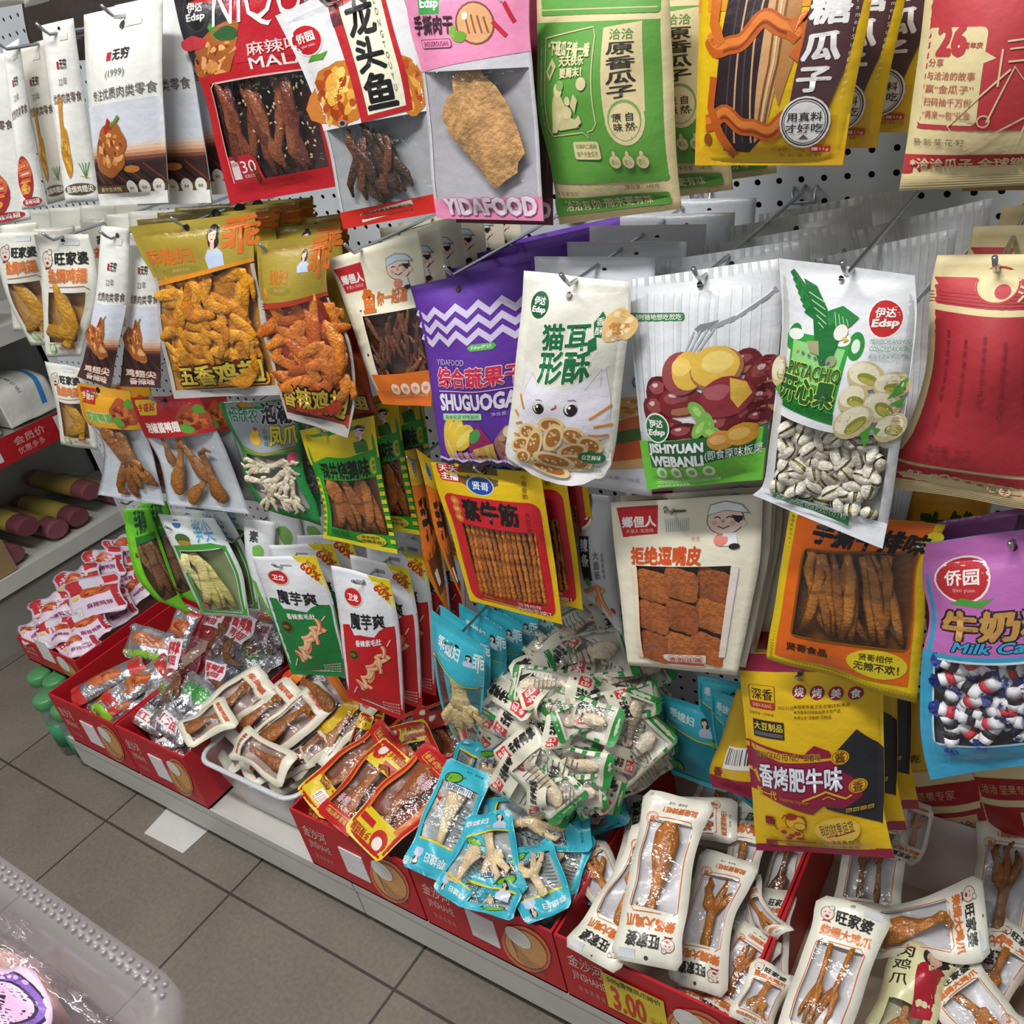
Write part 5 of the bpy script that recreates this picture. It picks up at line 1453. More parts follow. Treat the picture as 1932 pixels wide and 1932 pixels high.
for i, (x0, y0, x1, y1, y_) in enumerate(((196, 724, 282, 730, -.24), (330, 735, 425, 742, -.2))):
    bag('duck_packet', ['second duck packet behind the yellow header one', 'duck packet peeking out right of the red header packet'][i], 'duck packet', L_((x0, y0, x1, y1), (x0 + 30, y0 + 90, x1 + 20, y1 + 90), (x0 + 70, y0 + 200, x1 + 60, y1 + 205)), y_, (.2, .14), T=.01, film='fbfdff', back='b8babc', art=art_duck(('c88c1c', 'a82420')[i], '鸭掌', 'b82828', 'f4ece0'), fill=foot_fill(('7a4824', '6a3c20')[i], 2, ln=.6))
d2 = bag('duck_packet', 'duck neck packet with a red header, third row under the orange wing bag', 'duck packet', L_((246, 750, 374, 746), (268, 812, 402, 800), (300, 870, 430, 860), (316, 952, 470, 970)), -.265, (.2, .14), T=.014, film='fbfdff', back='d4d8dc', art=art_duck('b82028', '泡椒酱鸭翅', 'dcb82c', 'f4ece0'), fill=lambda S, r: [put(S, r, 'drum', c, u, v, S.H * l, ro, 1.0, .7, seed=s, h=.005) for c, u, v, l, ro, s in (('a06830', .3, .62, .5, .5, 1), ('9a6230', .55, .55, .45, -.2, 2), ('8e5828', .72, .7, .48, -.1, 3), ('a06830', .5, .8, .4, .9, 1), ('94602e', .22, .45, .3, .3, 2))], hole=(.5, .03, .03))
GR = '2a8a44'
def art_claw_green(a):
    a.p([(.06, .015), (.94, .015), (.94, .36), (.5, .4), (.06, .36)], '9aa0a8')
    a.p([(.05, .37), (.5, .395), (.95, .37), (.95, .39), (.5, .42), (.05, .39)], '8a8a30')
    a.t('恰欣农', .08, .06, .5, .17, '2a7a58', .03, 'f0f4f0'); a.t('泡椒', .54, .02, .95, .17, '1c1c20', .04, 'e8e8ea')
    a.p([(.12, .05), (.3, .0), (.48, .05)], 'e0903c'); a.t('凤爪', .62, .19, .94, .34, 'dcd43c', .045, '1c1c1c')
    a.e(.4, .29, .09, .05, 'e4b440'); a.e(.43, .24, .05, .03, 'e8c050'); a.e(.43, .215, .03, .015, 'c03028'); a.tv('山椒味', .53, .2, .6, .35, '3a8a6a', .0)
    a.e(.88, .46, .07, .05, 'c85070')
def fill_claws(S, r):
    rn = random.Random(2)
    for i in range(9):
        put(S, r, 'foot', ('d8ccb0', 'e0d4bc')[i % 2], .3 + .2 * (i % 3), .52 + .14 * (i // 3), S.H * .3, rn.uniform(-1.5, 1.5), 1.2, .8, seed=i % 4, h=.005)
bag('chicken_foot_bag', 'green edged grey bag of pale pickled chicken feet, third row', 'chicken foot bag', L_((416, 758, 556, 752), (428, 800, 570, 805), (456, 850, 568, 850), (462, 900, 577, 905), (486, 948, 596, 950), (503, 962, 605, 993)), -.272, (.3, .14), T=.018, base=GR, art=art_claw_green, wins=((.12, .42, .88, .9),), fill=fill_claws, back='b8b8b4', wr=.001)
bag('chicken_foot_bag', 'silver chicken foot bag showing right of the green edged one', 'chicken foot bag', L_((480, 770, 600, 765), (500, 880, 602, 880), (520, 950, 606, 975)), -.235, (.3, .14), T=.01, base='a8aaa8', kind='s', art=lambda a: a.r(.0, .8, 1, 1, '1f7a3c'))
def art_goose(a):
    Y = 'd8c020'
    a.r(0, 0, 1, .3, Y)
    a.p([(.05, .28), (.3, .235), (.6, .26), (.95, .235), (.95, .97), (.05, .97)], '2c9a30')
    a.t('深井烧鹅味', .14, .285, .86, .42, '1a1c18', .035)
    a.e(.91, .35, .045, .06, 'c8c030'); a.tv('麻辣', .89, .31, .93, .39, '3a6a2a', 0)
    boy(a, .78, .09, .07, '2a2624'); a.p([(.7, .16), (.86, .16), (.88, .24), (.72, .24)], '3a7a3c')
    a.t('阿叔', .06, .04, .13, .1, 'a89018', 0)
    a.p([(.05, .41), (.05, .97), (.0, .97), (.0, .41)], Y)
    for i in range(9): a.r(.0, .42 + .06 * i, .035, .45 + .06 * i, '3a9a34'); a.r(.93, .42 + .06 * i, 1, .45 + .06 * i, 'd8c828')
    a.t('贤哥食品', .12, .88, .38, .93, '1c5a24', .02); a.e(.68, .92, .2, .05, 'd8c428'); a.t('贤哥相伴', .56, .885, .8, .91, '3a3018', .005); a.t('无辣不欢！', .55, .918, .84, .95, '3a3018', .01)
    a.r(0, .965, 1, 1, 'd8c828')
def strips(cols, n, u0, u1, v, ln, wid=1.6, sp=.1):
    def f(S, r):
        rn = random.Random(n)
        for i in range(n):
            put(S, r, 'strip', cols[i % len(cols)], u0 + (u1 - u0) * i / (n - 1) + rn.uniform(-.02, .02), v + rn.uniform(-.01, .01), S.H * ln, rn.uniform(-sp, sp), wid, .9, seed=i % 5, h=.003 + .003 * (i % 2))
    return f
go = bag('jerky_packet', 'green and yellow packet of brown goose flavoured strips, front one', 'jerky packet', L_((566, 812, 706, 784), (580, 860, 712, 840), (600, 910, 722, 905), (612, 960, 736, 970), (611, 1014, 752, 1044)), -.27, (.3, .12), T=.01, base='2c9a30', art=art_goose, wins=((.12, .43, .92, .87),), fill=strips(('9a5c28', '8a4e22', 'a8682e'), 8, .2, .82, .65, .46, 2.0), back='7a4420')
stack(go, 2, .05, 'green and yellow goose strip packet', group='goose strip packets', dx=.004)
OR = 'd07818'
def art_side(a):
    a.r(0, 0, 1, .2, 'c8a828'); a.e(.4, .1, .12, .05, '3a5a9a'); a.p([(0, .2), (1, .24), (1, .55), (.5, .62), (0, .58)], 'd06a1c'); a.t('手撕', .2, .28, .85, .5, '2a1c14', .04)
    a.r(.08, .56, .9, .85, '6a3818'); a.r(.3, .7, .5, .8, 'd8d0c0')
    for i in range(14): a.r(.86, .5 + .035 * i, .99, .512 + .035 * i, '8a4a14')
for i, (rw, y_, a_) in enumerate(((((763, 850, 783, 846), (788, 975, 812, 962), (803, 1072, 827, 1014), (846, 1158, 846, 1146)), -.22, 2.4), (((785, 846, 821, 872), (806, 930, 835, 940), (826, 1020, 847, 1005), (884, 1160, 872, 1130)), -.24, 1.8))):
    bag('jerky_packet', ['left orange jerky packet turned edge on beside the red tofu stick packet', 'right orange jerky packet turned edge on beside the red tofu stick packet'][i], 'jerky packet', L_(*rw), y_, (a_, .1), T=.006, base=OR, art=art_side, seal=(.08, .05, .05))
def art_niujin(a):
    a.r(0, 0, 1, 1, 'd8b414')
    a.p([(.24, .0), (.62, .0), (.62, .1), (.43, .16), (.24, .1)], '6a5428')
    a.r(.05, .0, .27, .11, 'c02028'); a.t('天天', .07, .008, .25, .05, 'f0e8e0', .03); a.t('主播', .08, .055, .25, .1, 'f0e8e0', .03)
    a.e(.45, .115, .13, .06, 'c8ccd4'); a.e(.45, .115, .12, .054, '1f4a9a'); a.t('贤哥', .38, .09, .53, .14, 'dce4f0', .02)
    a.tv('小卷香脆', .82, .02, .87, .17, '7a5a1c', 0)
    a.rr(.05, .19, .95, .965, .09, 'c0202a')
    for i, c in enumerate('香辣味'): a.e(.17, .235 + .055 * i, .045, None, 'c8702c'); a.t(c, .145, .22 + .055 * i, .195, .25 + .055 * i, 'f0d878', 0, em=True)
    a.t('素牛筋', .24, .21, .76, .345, '1a1614', .045)
    a.tv('真材实料', .82, .25, .86, .38, '8a1c20', 0)
    a.l([(.18, .385), (.85, .385), (.88, .42), (.88, .86), (.82, .89), (.7, .86), (.5, .88), (.2, .88), (.18, .86), (.18, .385)], .008, '7a2418')
    a.t('净含量：112克', .2, .905, .42, .925, 'd09040', .0); a.t('贤哥相伴', .58, .895, .82, .925, 'ecb0a8', .02); a.t('无辣不欢！', .55, .93, .9, .962, 'f0d8d0', .025)
def fill_rods(S, r):
    for i in range(14):
        put(S, r, 'rod', ('b86a20', 'c47828', 'a85c1c')[i % 3], .2 + .051 * i, .635, S.H * .5, 0, 1.0, .9, seed=i % 6, h=.005)
nj = bag('tofu_stick_packet', 'red and yellow packet of twisted orange tofu sticks, front one', 'tofu stick packet', L_((813, 872, 1020, 892), (826, 925, 1029, 950), (848, 990, 1040, 1020), (864, 1050, 1049, 1080), (887, 1133, 1061, 1178)), -.275, (.1, .1), T=.012, base='d8b414', art=art_niujin, wins=((.18, .385, .88, .875),), fill=fill_rods, back='7a3414', hole=(.5, .03, .02), wr=.0005)
stack(nj, 2, .035, 'red and yellow tofu stick packet', group='tofu stick packets', dx=.008)
def art_grey(a):
    a.e(.36, .12, .23, .1, 'e8e8e8'); a.e(.36, .12, .2, .085, 'c8a040'); a.e(.36, .118, .19, .08, 'b82028'); a.t('卫龙', .22, .08, .5, .155, 'f0e8e4', .03)
    a.r(.32, .26, .52, .56, '2a282a'); a.tv('辣条', .34, .27, .5, .47, 'e4e4e4', .04); a.tv('大面筋', .58, .36, .7, .56, '3a3a3c', 0); a.tv('经典香辣味', .74, .38, .79, .56, '5a5a5c', 0)
    a.r(.36, .54, .46, .6, '5a8a3c')
    for p in (((.2, .66), (.62, .6)), ((.62, .6), (.9, .7)) if 0 else ((.25, .78), (.7, .62)), ((.6, .6), (.55, .84))): a.l(list(p), .12, 'b8703c'); a.l([(x + .01, y + .01) for x, y in p], .03, 'd89a60')
    a.e(.76, .8, .06, .025, '8a2c20', rot=-.4); a.t('熟食品', .75, .92, .92, .94, '6a6a6c', 0)
bag('snack_pouch', 'grey spicy stick pouch beside the tofu slab pack, hanging askew', 'snack pouch', L_((1062, 927, 1160, 938), (1070, 1036, 1160, 1030), (1090, 1110, 1166, 1110), (1130, 1148, 1170, 1150), (1168, 1196, 1175, 1199)), -.2, (.2, .1), T=.012, base='b4b6ba', art=art_grey)
def art_tofu(a):
    a.kind = 'p'
    xlr(a, .04, .03, .34, .19)
    a.t('拒绝逗嘴皮', .13, .25, .63, .345, 'd0501c', .04)
    boy(a, .78, .12, .115)
    a.rr(.38, .055, .53, .068, .008, '6a5a3c')
    h = a.h
    for i in range(12): a.h = h; a.r(.38 + .014 * i, .1, .388 + .014 * i, .17, 'c8d4d4')
    a.t('吃货', .56, .2, .62, .22, 'd09080', 0)
    a.r(.12, .36, .17, .92, 'e8d4c0'); a.r(.83, .36, .88, .9, 'e6d8d4')
    a.rr(.36, .885, .73, .965, .02, 'e8e0d4')
    for i, c in enumerate('香煎豆腐'): a.ring(.44 + .075 * i, .915, .036, None, .004, 'c86858'); a.t(c, .41 + .075 * i, .9, .47 + .075 * i, .932, 'c84030', .01, em=True)
    a.r(.4, .945, .72, .96, 'd05038')
def fill_tofu(S, r):
    rn = random.Random(6)
    for j in range(3):
        for i in range(3):
            put(S, r, 'slab', ('b06428', 'a85a24', '9c5020')[(i + j) % 3], .27 + .23 * i + rn.uniform(-.01, .01), .47 + .19 * j + rn.uniform(-.008, .008), S.W * .245, rn.uniform(-.06, .06), 1, .5, seed=i + j * 3, h=.006)
tf = bag('tofu_pack', 'cream pack of nine brown fried tofu slabs behind a square window', 'tofu pack', L_((1152, 948, 1439, 932), (1157, 1010, 1437, 1000), (1163, 1062, 1433, 1062), (1172, 1140, 1418, 1140), (1180, 1218, 1402, 1220), (1185, 1255, 1390, 1274)), -.275, (-.02, .1), T=.009, base='e8e2cc', kind='p', art=art_tofu, wins=((.16, .355, .83, .93),), fill=fill_tofu, back='5a2410', seal=(.03, .2, .05), wr=.0005)
stack(tf, 5, .017, 'cream tofu slab pack', group='tofu packs', dx=.002, jx=.002, jr=.015)
def art_steak(a):
    a.r(.06, .0, .94, .93, 'd8641a')
    h = a.h
    for i in range(40): a.h = h; a.e(.03, .02 + .024 * i, .012, None, 'a89018', n=6); a.e(.03 + .024 * i, .965, .012, None, 'a89018', n=6)
    a.t('手撕牛排味', .2, .05, .96, .17, '1e1412', .05, rot=.1)
    a.e(.97, .1, .06, .05, 'd8c428')
    a.rr(.15, .175, .93, .745, .05, '8a5018'); a.rr(.16, .18, .92, .74, .04, '7a4414')
    a.t('贤哥食品', .14, .79, .42, .85, '3a2410', .03); a.e(.74, .83, .19, .085, 'd8c428'); a.t('贤哥相伴', .63, .775, .84, .815, '3a3018', .01); a.t('无辣不欢！', .6, .825, .88, .875, '3a3018', .02)
st = bag('jerky_packet', 'orange packet with yellow dotted border and spicy brown strips', 'jerky packet', L_((1490, 965, 1785, 990), (1474, 1060, 1750, 1069), (1462, 1140, 1744, 1180), (1452, 1195, 1738, 1240), (1446, 1242, 1729, 1327)), -.29, (-.02, .12), T=.013, base='d8b818', art=art_steak, wins=((.17, .19, .91, .73),), fill=strips(('a4641c', '94561a', 'b07024'), 13, .25, .81, .46, .5, 1.3, .16), back='7a4814', seal=(.03, .05, .05), wr=.0009)
bag('jerky_packet', 'orange packet edge showing left of the dotted border packet, in shade', 'jerky packet', L_((1465, 925, 1560, 925), (1445, 1030, 1540, 1040), (1440, 1090, 1520, 1100)), -.2, (-.3, .1), T=.008, base='a84c18', art=lambda a: a.r(.2, .3, .9, .8, '5a3010'))  # darker orange and brown carry the shade in the colour
bag('jerky_packet', 'yellow orange packet with green lettering between pistachio bag and milk candy', 'jerky packet', L_((1688, 900, 1880, 905), (1690, 1000, 1860, 1010), (1690, 1120, 1850, 1130)), -.235, (0, .1), T=.01, base='c88c24', art=lambda a: (a.t('孜然', .3, .25, .85, .6, '2c4a24', .05), a.r(0, .75, 1, 1, 'c05a18')))
def art_milk(a):
    a.kind = 'g'
    P_ = 'b86ab0'
    a.r(0, 0, 1, .46, P_); a.r(0, .455, 1, 1, '3a9cc4')
    a.e(.29, .16, .2, .085, 'e8dcd8', rot=-.1); a.e(.29, .16, .185, .077, 'b82c34', rot=-.1); a.t('侨园', .17, .125, .41, .18, 'f0e4e0', .025, rot=-.06); a.t('qiao yuan', .22, .19, .38, .208, 'e0b0a8', 0)
    a.p([(.18, .25), (.28, .225), (.38, .235), (.5, .225), (.4, .26), (.3, .252)], '4a9a3c')
    a.t('牛奶糖', .12, .275, .92, .385, 'b88a4c', .05, '2a2026', ow=.06); 
    a.t('Milk Candy', .22, .395, .92, .45, '3a9cc8', .03, '1c2030', ow=.06, sl=.2)
    a.rr(.095, .475, .95, .865, .05, 'c8d8e0')
def fill_candy(S, r):
    rn = random.Random(5)
    for j in range(7):
        for i in range(6):
            put(S, r, 'candy', 'e8e8ee', .235 + .127 * i + rn.uniform(-.02, .02), .515 + .05 * j + rn.uniform(-.012, .012), .043, rn.uniform(0, 6.3), 1, 1, seed=(i + j) % 3, h=rn.uniform(-.002, .008), tilt=(rn.uniform(-.4, .4), rn.uniform(-.4, .4)))
mk = bag('candy_bag', 'pink and blue milk candy bag with a window of wrapped sweets, right edge', 'candy bag', L_((1748, 1025, 2030, 985), (1739, 1090, 2030, 1075), (1754, 1165, 2040, 1150), (1739, 1245, 2035, 1240), (1736, 1351, 2030, 1345), (1743, 1420, 2025, 1410), (1756, 1471, 2020, 1430)), -.295, (-.05, .12), T=.02, base='3a9cc4', art=art_milk, wins=((.11, .485, .94, .855),), fill=fill_candy, back='5a5a6a', seal=(.04, .1, .06), wr=.001, hole=(.62, .06, .025))
bag('candy_bag', 'second pink and blue candy bag whose dark purple top shows behind', 'candy bag', L_((1768, 985, 2040, 940), (1745, 1100, 2040, 1060), (1760, 1300, 2030, 1300)), -.255, (-.05, .12), T=.012, base='8a4a88')
# ---------------------------------------------------------------- fourth row
def art_bull(a):
    Y, M = 'dcb41c', '8a1c3c'
    a.r(0, .0, 1, .075, M); a.r(0, .075, 1, .955, Y); a.r(0, .955, 1, 1, M)
    a.rr(.06, .13, .28, .24, .02, '8a6418'); a.rr(.07, .133, .27, .237, .015, Y); a.t('深香', .09, .145, .26, .195, '2a2014', .01); a.r(.07, .205, .27, .24, 'b82828'); a.t('SHEN XIANG', .09, .213, .25, .23, 'e0d0a0', 0)
    a.t('2025.01.05', .3, .215, .42, .23, '8a7a30', 0); a.t('经典零食 儿时味道', .05, .255, .26, .268, '7a5a1c', 0)
    for i, c in enumerate('烧烤美食'): a.e(.46 + .125 * i, .15 + .006 * i, .05, None, M); a.t(c, .425 + .125 * i, .128 + .006 * i, .495 + .125 * i, .172 + .006 * i, 'f0e8dc', .02, em=True)
    for i, s in enumerate(('★国家质量卫生全面达标食品', '★深香系列用高品质大豆产品', '★请认准“深香牌”豆制品')): a.t(s, .42, .205 + .024 * i, .8 - .06 * i, .221 + .024 * i, '4a3414', 0)
    a.r(.08, .29, .34, .37, '2a2624'); a.t('大豆制品', .09, .3, .33, .335, 'd8c040', .02); a.r(.09, .345, .33, .362, '5a5a5c')
    a.p([(.84, .33), (1, .44), (1, .77), (.98, .84), (.62, .71), (.7, .43)], '26282e')
    a.p([(0, .395), (.48, .435), (.56, .39), (.66, .42), (.73, .52), (.85, .585), (.87, .66), (.75, .72), (.6, .695), (.52, .745), (.08, .655), (0, .64)], M)
    a.p([(0, .405), (.5, .455), (.7, .455), (.7, .465), (.3, .478), (0, .428)], 'd0a020'); a.p([(0, .53), (.07, .54), (.1, .6), (.08, .6), (.05, .56), (0, .545)], 'd0a020')
    a.t('XIANGKAO FEI NIU', .09, .435, .44, .465, '4a1c24', .0, 'd8b838', ow=.05); a.t('五香味', .48, .43, .6, .462, '4a1c24', .01, 'd8b838', ow=.05)
    a.t('香烤肥牛味', .1, .5, .74, .615, 'dce0ec', .03, '5a1430', ow=.05)
    a.e(.73, .455, .06, None, 'd8a828'); a.ring(.73, .455, .05, None, .006, '8a5a18'); a.t('酱', .695, .427, .765, .483, '6a3018', .01, em=True)
    a.e(.84, .605, .06, None, 'd8a828'); a.ring(.84, .605, .05, None, .006, '8a5a18'); a.t('香', .805, .577, .875, .633, '6a3018', .01, em=True)
    a.l([(.45, .665), (.63, .615), (.76, .66), (.8, .645)], .018, 'd8b030'); a.l([(.6, .655), (.64, .64), (.69, .66)], .008, 'd8b030')
    a.t('新一代', .06, .625, .24, .67, 'dcb41c', .02, rot=.1); a.t('Happiness together', .27, .655, .5, .685, 'c88030', 0, rot=.08)
    for i in range(4): a.rr(.76 + .047 * i, .72, .8 + .047 * i, .748, .004, 'c8a838'); a.t('独特口味'[i], .763 + .047 * i, .723, .797 + .047 * i, .746, '26282e', 0, em=True)
    # printed cow
    a.r(.12, .765, .2, .81, '7a1c20')
    a.e(.38, .79, .085, .045, '8a2418'); a.e(.38, .79, .077, .04, 'dcb030'); a.e(.41, .81, .05, .024, '8a2418'); a.e(.41, .81, .045, .02, 'e0b838')
    a.e(.35, .755, .05, .02, 'a02c20'); a.l([(.3, .745), (.27, .77)], .01, '8a2418'); a.l([(.44, .75), (.47, .765)], .01, '8a2418')
    a.p([(.24, .83), (.36, .82), (.42, .85), (.4, .9), (.26, .9)], 'd0a428')
    for x, y in ((.27, .85), (.33, .87), (.38, .855), (.3, .89), (.39, .89)): a.blob(x, y, .028, .012, 'a02c20', int(x * 100))
    a.l([(.22, .84), (.19, .8), (.2, .77)], .008, '8a2418'); a.l([(.17, .915), (.5, .91)], .012, '8a4a18')
    a.e(.68, .84, .16, .07, 'e0bc50'); a.t('我的财季运货', .56, .8, .8, .86, '5a4418', -.0, rot=-.08); a.l([(.6, .875), (.68, .862), (.66, .872), (.8, .85)], .01, '9a2c18')
    a.t('净含量 72 克', .62, .895, .82, .918, '7a4a18', .005)
    a.r(.1, .91, .19, .95, M); a.t('潮州市潮安区庵埠镇深香食品', .25, .93, .8, .952, '4a2c18', .01)
fbag = bag('tofu_snack_bag', 'yellow and maroon barbecue tofu bag with a small printed cow, front one', 'snack bag', L_((1394, 1232, 1668, 1236), (1399, 1300, 1666, 1300), (1407, 1380, 1667, 1380), (1420, 1500, 1669, 1500), (1422, 1540, 1668, 1530), (1427, 1604, 1688, 1618)), -.275, (-.03, .1), T=.018, base='dcb41c', art=art_bull, seal=(.04, .06, .05), wr=.001, hole=(.46, .075, .018))
stack(fbag, 2, .042, 'yellow and maroon barbecue tofu bag', group='barbecue tofu bags', dx=.006)
bag('tofu_snack_bag', 'yellow and maroon tofu bag showing its barcode, left of the front one', 'snack bag', L_((1390, 1300, 1470, 1310), (1362, 1390, 1450, 1400), (1338, 1455, 1440, 1470), (1344, 1484, 1440, 1512)), -.215, (-.3, .15), T=.012, base='d0aa1c', art=lambda a: (a.r(0, .86, 1, 1, '8a1c3c'), a.bar(.3, .5, .8, .75), a.t('香', .1, .75, .3, .85, '8a1c3c', .02)))
bag('tofu_snack_bag', 'dim yellow tofu bag marked 72 between the front one and the candy bag', 'snack bag', L_((1660, 1300, 1760, 1310), (1668, 1400, 1765, 1405), (1672, 1462, 1760, 1455)), -.17, (0, .1), T=.01, base='b8941c', art=lambda a: (a.t('72克', .25, .72, .75, .84, '5a4018', .01), a.p([(.0, .0), (.7, .0), (.35, .3), (0, .25)], '26242a')))  # duller copy of the bag yellow, shade put into the base colour
for i, (x0, y0, x1, y1) in enumerate(((1662, 1462, 1852, 1440), (1826, 1440, 1990, 1440))):
    bag('sunflower_seed_bag', ['red and kraft seed bag standing low behind the yellow tofu bag', 'red and kraft seed bag standing low under the candy bag'][i], 'seed bag', L_((x0, y0, x1, y1), (x0 + 30, y0 + 110, x1 + 30, y1 + 120), (x0 + 60, y0 + 200, x1 + 50, y1 + 210)), -.05, (0, .02), T=.01, base=K_, kind='p', art=lambda a: (a.r(.0, .12, 1, .3, '9a242c'), a.t('洽洽 坚果专家', .1, .17, .7, .25, 'c89a70', .01), a.r(.0, .36, 1, 1, '9a242c'), a.r(.5, .4, .85, 1, 'c4ae84'), a.t('洽洽', .55, .44, .8, .54, '8a4a3c', .01), a.t('香', .55, .58, .82, .78, '241c18', .03, em=True)))
# left of the fourth row
def art_bamboo(a):
    G = '4a9a3c'
    a.p([(.0, .27), (.3, .25), (.75, .25), (.98, .31), (.98, .97), (.02, .97)], G)
    a.t('笋尖', .55, .03, .85, .24, '6ab0d8', .02, 'f0f4f4'); a.e(.28, .07, .08, .035, '4a6aa8'); a.e(.3, .2, .14, .05, '4a6a2c'); a.e(.3, .235, .13, .025, 'b08a3c')
    a.l([(.14, .31), (.84, .31), (.9, .36), (.9, .93), (.16, .93), (.14, .31)], .012, 'e0ece0'); a.e(.2, .88, .06, .04, 'b85068')
bm = bag('bamboo_shoot_pack', 'white and green pack of pale yellow bamboo shoots, front one', 'bamboo shoot pack', L_((298, 970, 404, 978), (322, 1026, 428, 1020), (345, 1080, 455, 1075), (368, 1130, 465, 1130), (384, 1160, 471, 1168)), -.265, (.3, .12), T=.012, base='e4ecec', art=art_bamboo, wins=((.15, .315, .89, .92),), fill=strips(('d8cc84', 'ccc070', 'e0d898'), 5, .25, .5, .62, .52, 2.4, .12), back='8a9a6a')
stack(bm, 2, .026, 'white and green bamboo shoot pack', group='bamboo shoot packs', dx=.004)
def art_lime(a):
    a.p([(.0, .12), (.3, .2), (.25, .9), (.1, 1), (0, 1)], '7ad028'); a.t('手撕笋', .35, .02, .75, .2, '1c5a2c', .03); a.r(.3, .22, .95, .28, '2c7a2c')
lm = bag('bamboo_shoot_pack', 'bright green pack of brown dried bamboo, left end of the fourth row', 'bamboo shoot pack', L_((231, 960, 282, 958), (254, 1080, 314, 1050), (292, 1128, 335, 1110), (320, 1142, 345, 1135), (352, 1155, 362, 1157)), -.27, (.9, .12), T=.012, base='6ac42c', art=art_lime, wins=((.3, .24, .92, .8),), fill=strips(('7a5230', '6a4426', '8a6038'), 4, .5, .78, .52, .5, 1.5, .02), back='5a3c20')
stack(lm, 1, .03, 'bright green dried bamboo pack', dx=.012)
bag('snack_pouch', 'white pouch with a green sprig left of the green konjac pouch', 'snack pouch', L_((459, 976, 520, 986), (466, 1060, 520, 1065), (490, 1130, 545, 1150), (512, 1165, 560, 1180)), -.245, (.4, .12), T=.01, base='e2e6e6', art=lambda a: (a.blob(.5, .3, .18, .09, '7ab850', 3), a.r(0, .6, .2, 1, '6ab840'), a.t('素', .2, .1, .5, .2, '3a3a3c', .02)))
for i, (x, y_) in enumerate(((505, -.215), (560, -.19))):
    bag('snack_pouch', ['white sprig pouch top behind the green konjac stack', 'rearmost white sprig pouch top left of the goose packets'][i], 'snack pouch', L_((x - 5, 955, x + 60, 975), (x + 20, 1060, x + 80, 1080)), y_, (.4, .12), T=.008, base='d6dada', art=lambda a: a.blob(.5, .4, .2, .2, '7aa858', 3))
def art_konjac(col):
    def f(a):
        a.p([(.0, .36), (.2, .345), (.28, .41), (.4, .405), (.62, .425), (.7, .385), (.8, .36), (.9, .365), (1, .36), (1, 1), (0, 1)], col)
        a.p([(.62, .0), (1.0, .0), (1, .24)], 'dcc81c'); a.t('60%', .7, .075, .98, .13, 'b82c20', .03, rot=.75); a.t('加量', .8, .04, .96, .08, 'b85020', .01, rot=.75)
        a.rr(.4, .05, .58, .075, .01, '8a8c90')
        a.e(.33, .165, .165, .062, 'c8c8c8'); a.e(.33, .165, .15, .056, 'c8a038'); a.e(.33, .163, .145, .052, 'c01c24'); a.t('卫龙', .24, .143, .42, .185, 'f4ece8', .03)
        a.t('魔芋爽', .24, .26, .8, .365, '1a181a', .022)
        a.t('香辣素毛肚', .3, .44, .72, .485, 'ece4e0', .03)
        a.e(.24, .55, .1, None, '3a3018'); a.ring(.24, .55, .09, None, .006, '9a8430'); a.t('爽脆第一', .18, .535, .3, .565, 'b09a40', 0)
        rn = random.Random(3)
        for i in range(15):
            t = i / 14
            cx, cy = .36 + .38 * t + rn.uniform(-.08, .08), .8 - .25 * t + rn.uniform(-.03, .03)
            an = rn.uniform(0, 3.1); k = a.asp
            P = [(cx + .11 * math.cos(an + .3 * s) * s, cy + .11 * k * math.sin(an + .3 * s) * s) for s in (-1, -.5, 0, .5, 1)]
            a.l(P, .07, ('d88a5c', 'e0a070', 'c86a48', 'e4b088')[i % 4]); a.l([(x - .008, y - .004) for x, y in P], .025, 'ecc4a0')
        a.l([(.15, .9), (.24, .82)], .02, 'e0c0b8'); a.l([(.8, .5), (.86, .46)], .02, 'e0c0b8')
        for i in range(4): a.t('魔芋制品净含量', .66, .885 + .02 * i, .94, .897 + .02 * i, 'e8c8c4', 0)
    return f
kg = bag('konjac_pouch', 'white and green konjac pouch with a yellow corner flash, front one', 'snack pouch', L_((476, 1050, 596, 1049), (494, 1108, 625, 1124), (520, 1180, 638, 1180), (538, 1235, 649, 1230), (551, 1272, 652, 1277)), -.275, (.35, .12), T=.012, base='dcdee2', art=art_konjac('1f7a3c'), wr=.0008)
stack(kg, 3, .036, 'white and green konjac pouch', group='green konjac pouches', dx=.004)
kr = bag('konjac_pouch', 'white and red konjac pouch with a yellow corner flash, front one', 'snack pouch', L_((624, 1067, 735, 1094), (636, 1140, 748, 1153), (645, 1220, 757, 1215), (657, 1316, 764, 1361)), -.285, (.35, .12), T=.012, base='dcdee2', art=art_konjac('bc1a22'), wr=.0008, seal=(.04, .05, .05))
stack(kr, 4, .034, 'white and red konjac pouch', group='red konjac pouches', dx=.008)
BL = '3ab0c4'
def art_blue(a, big=True):
    a.p([(0, 0), (1, 0), (1, .42), (.6, .4), (0, .27)], BL); a.l([(0, .285), (.6, .41), (1, .43)], .03, 'd8c428')
    a.t('乖媳妇', .14, .12, .56, .22, 'dce8ec', .03, rot=.1); a.t('泡椒凤爪', .14, .235, .4, .255, 'c8e0e4', 0, rot=.1)
    a.lady(.72, .16, .09); a.t('乖', .8, .1, .99, .26, 'd0e8ec', .03)
    a.p([(0, .3), (.05, .32), (.05, 1), (0, 1)], BL); a.p([(.95, .43), (1, .43), (1, 1), (.95, 1)], BL); a.r(0, .93, 1, 1, BL)
    a.e(.2, .82, .1, .06, '2a4a1c', rot=.8); a.e(.2, .82, .085, .045, '7ab030', rot=.8)
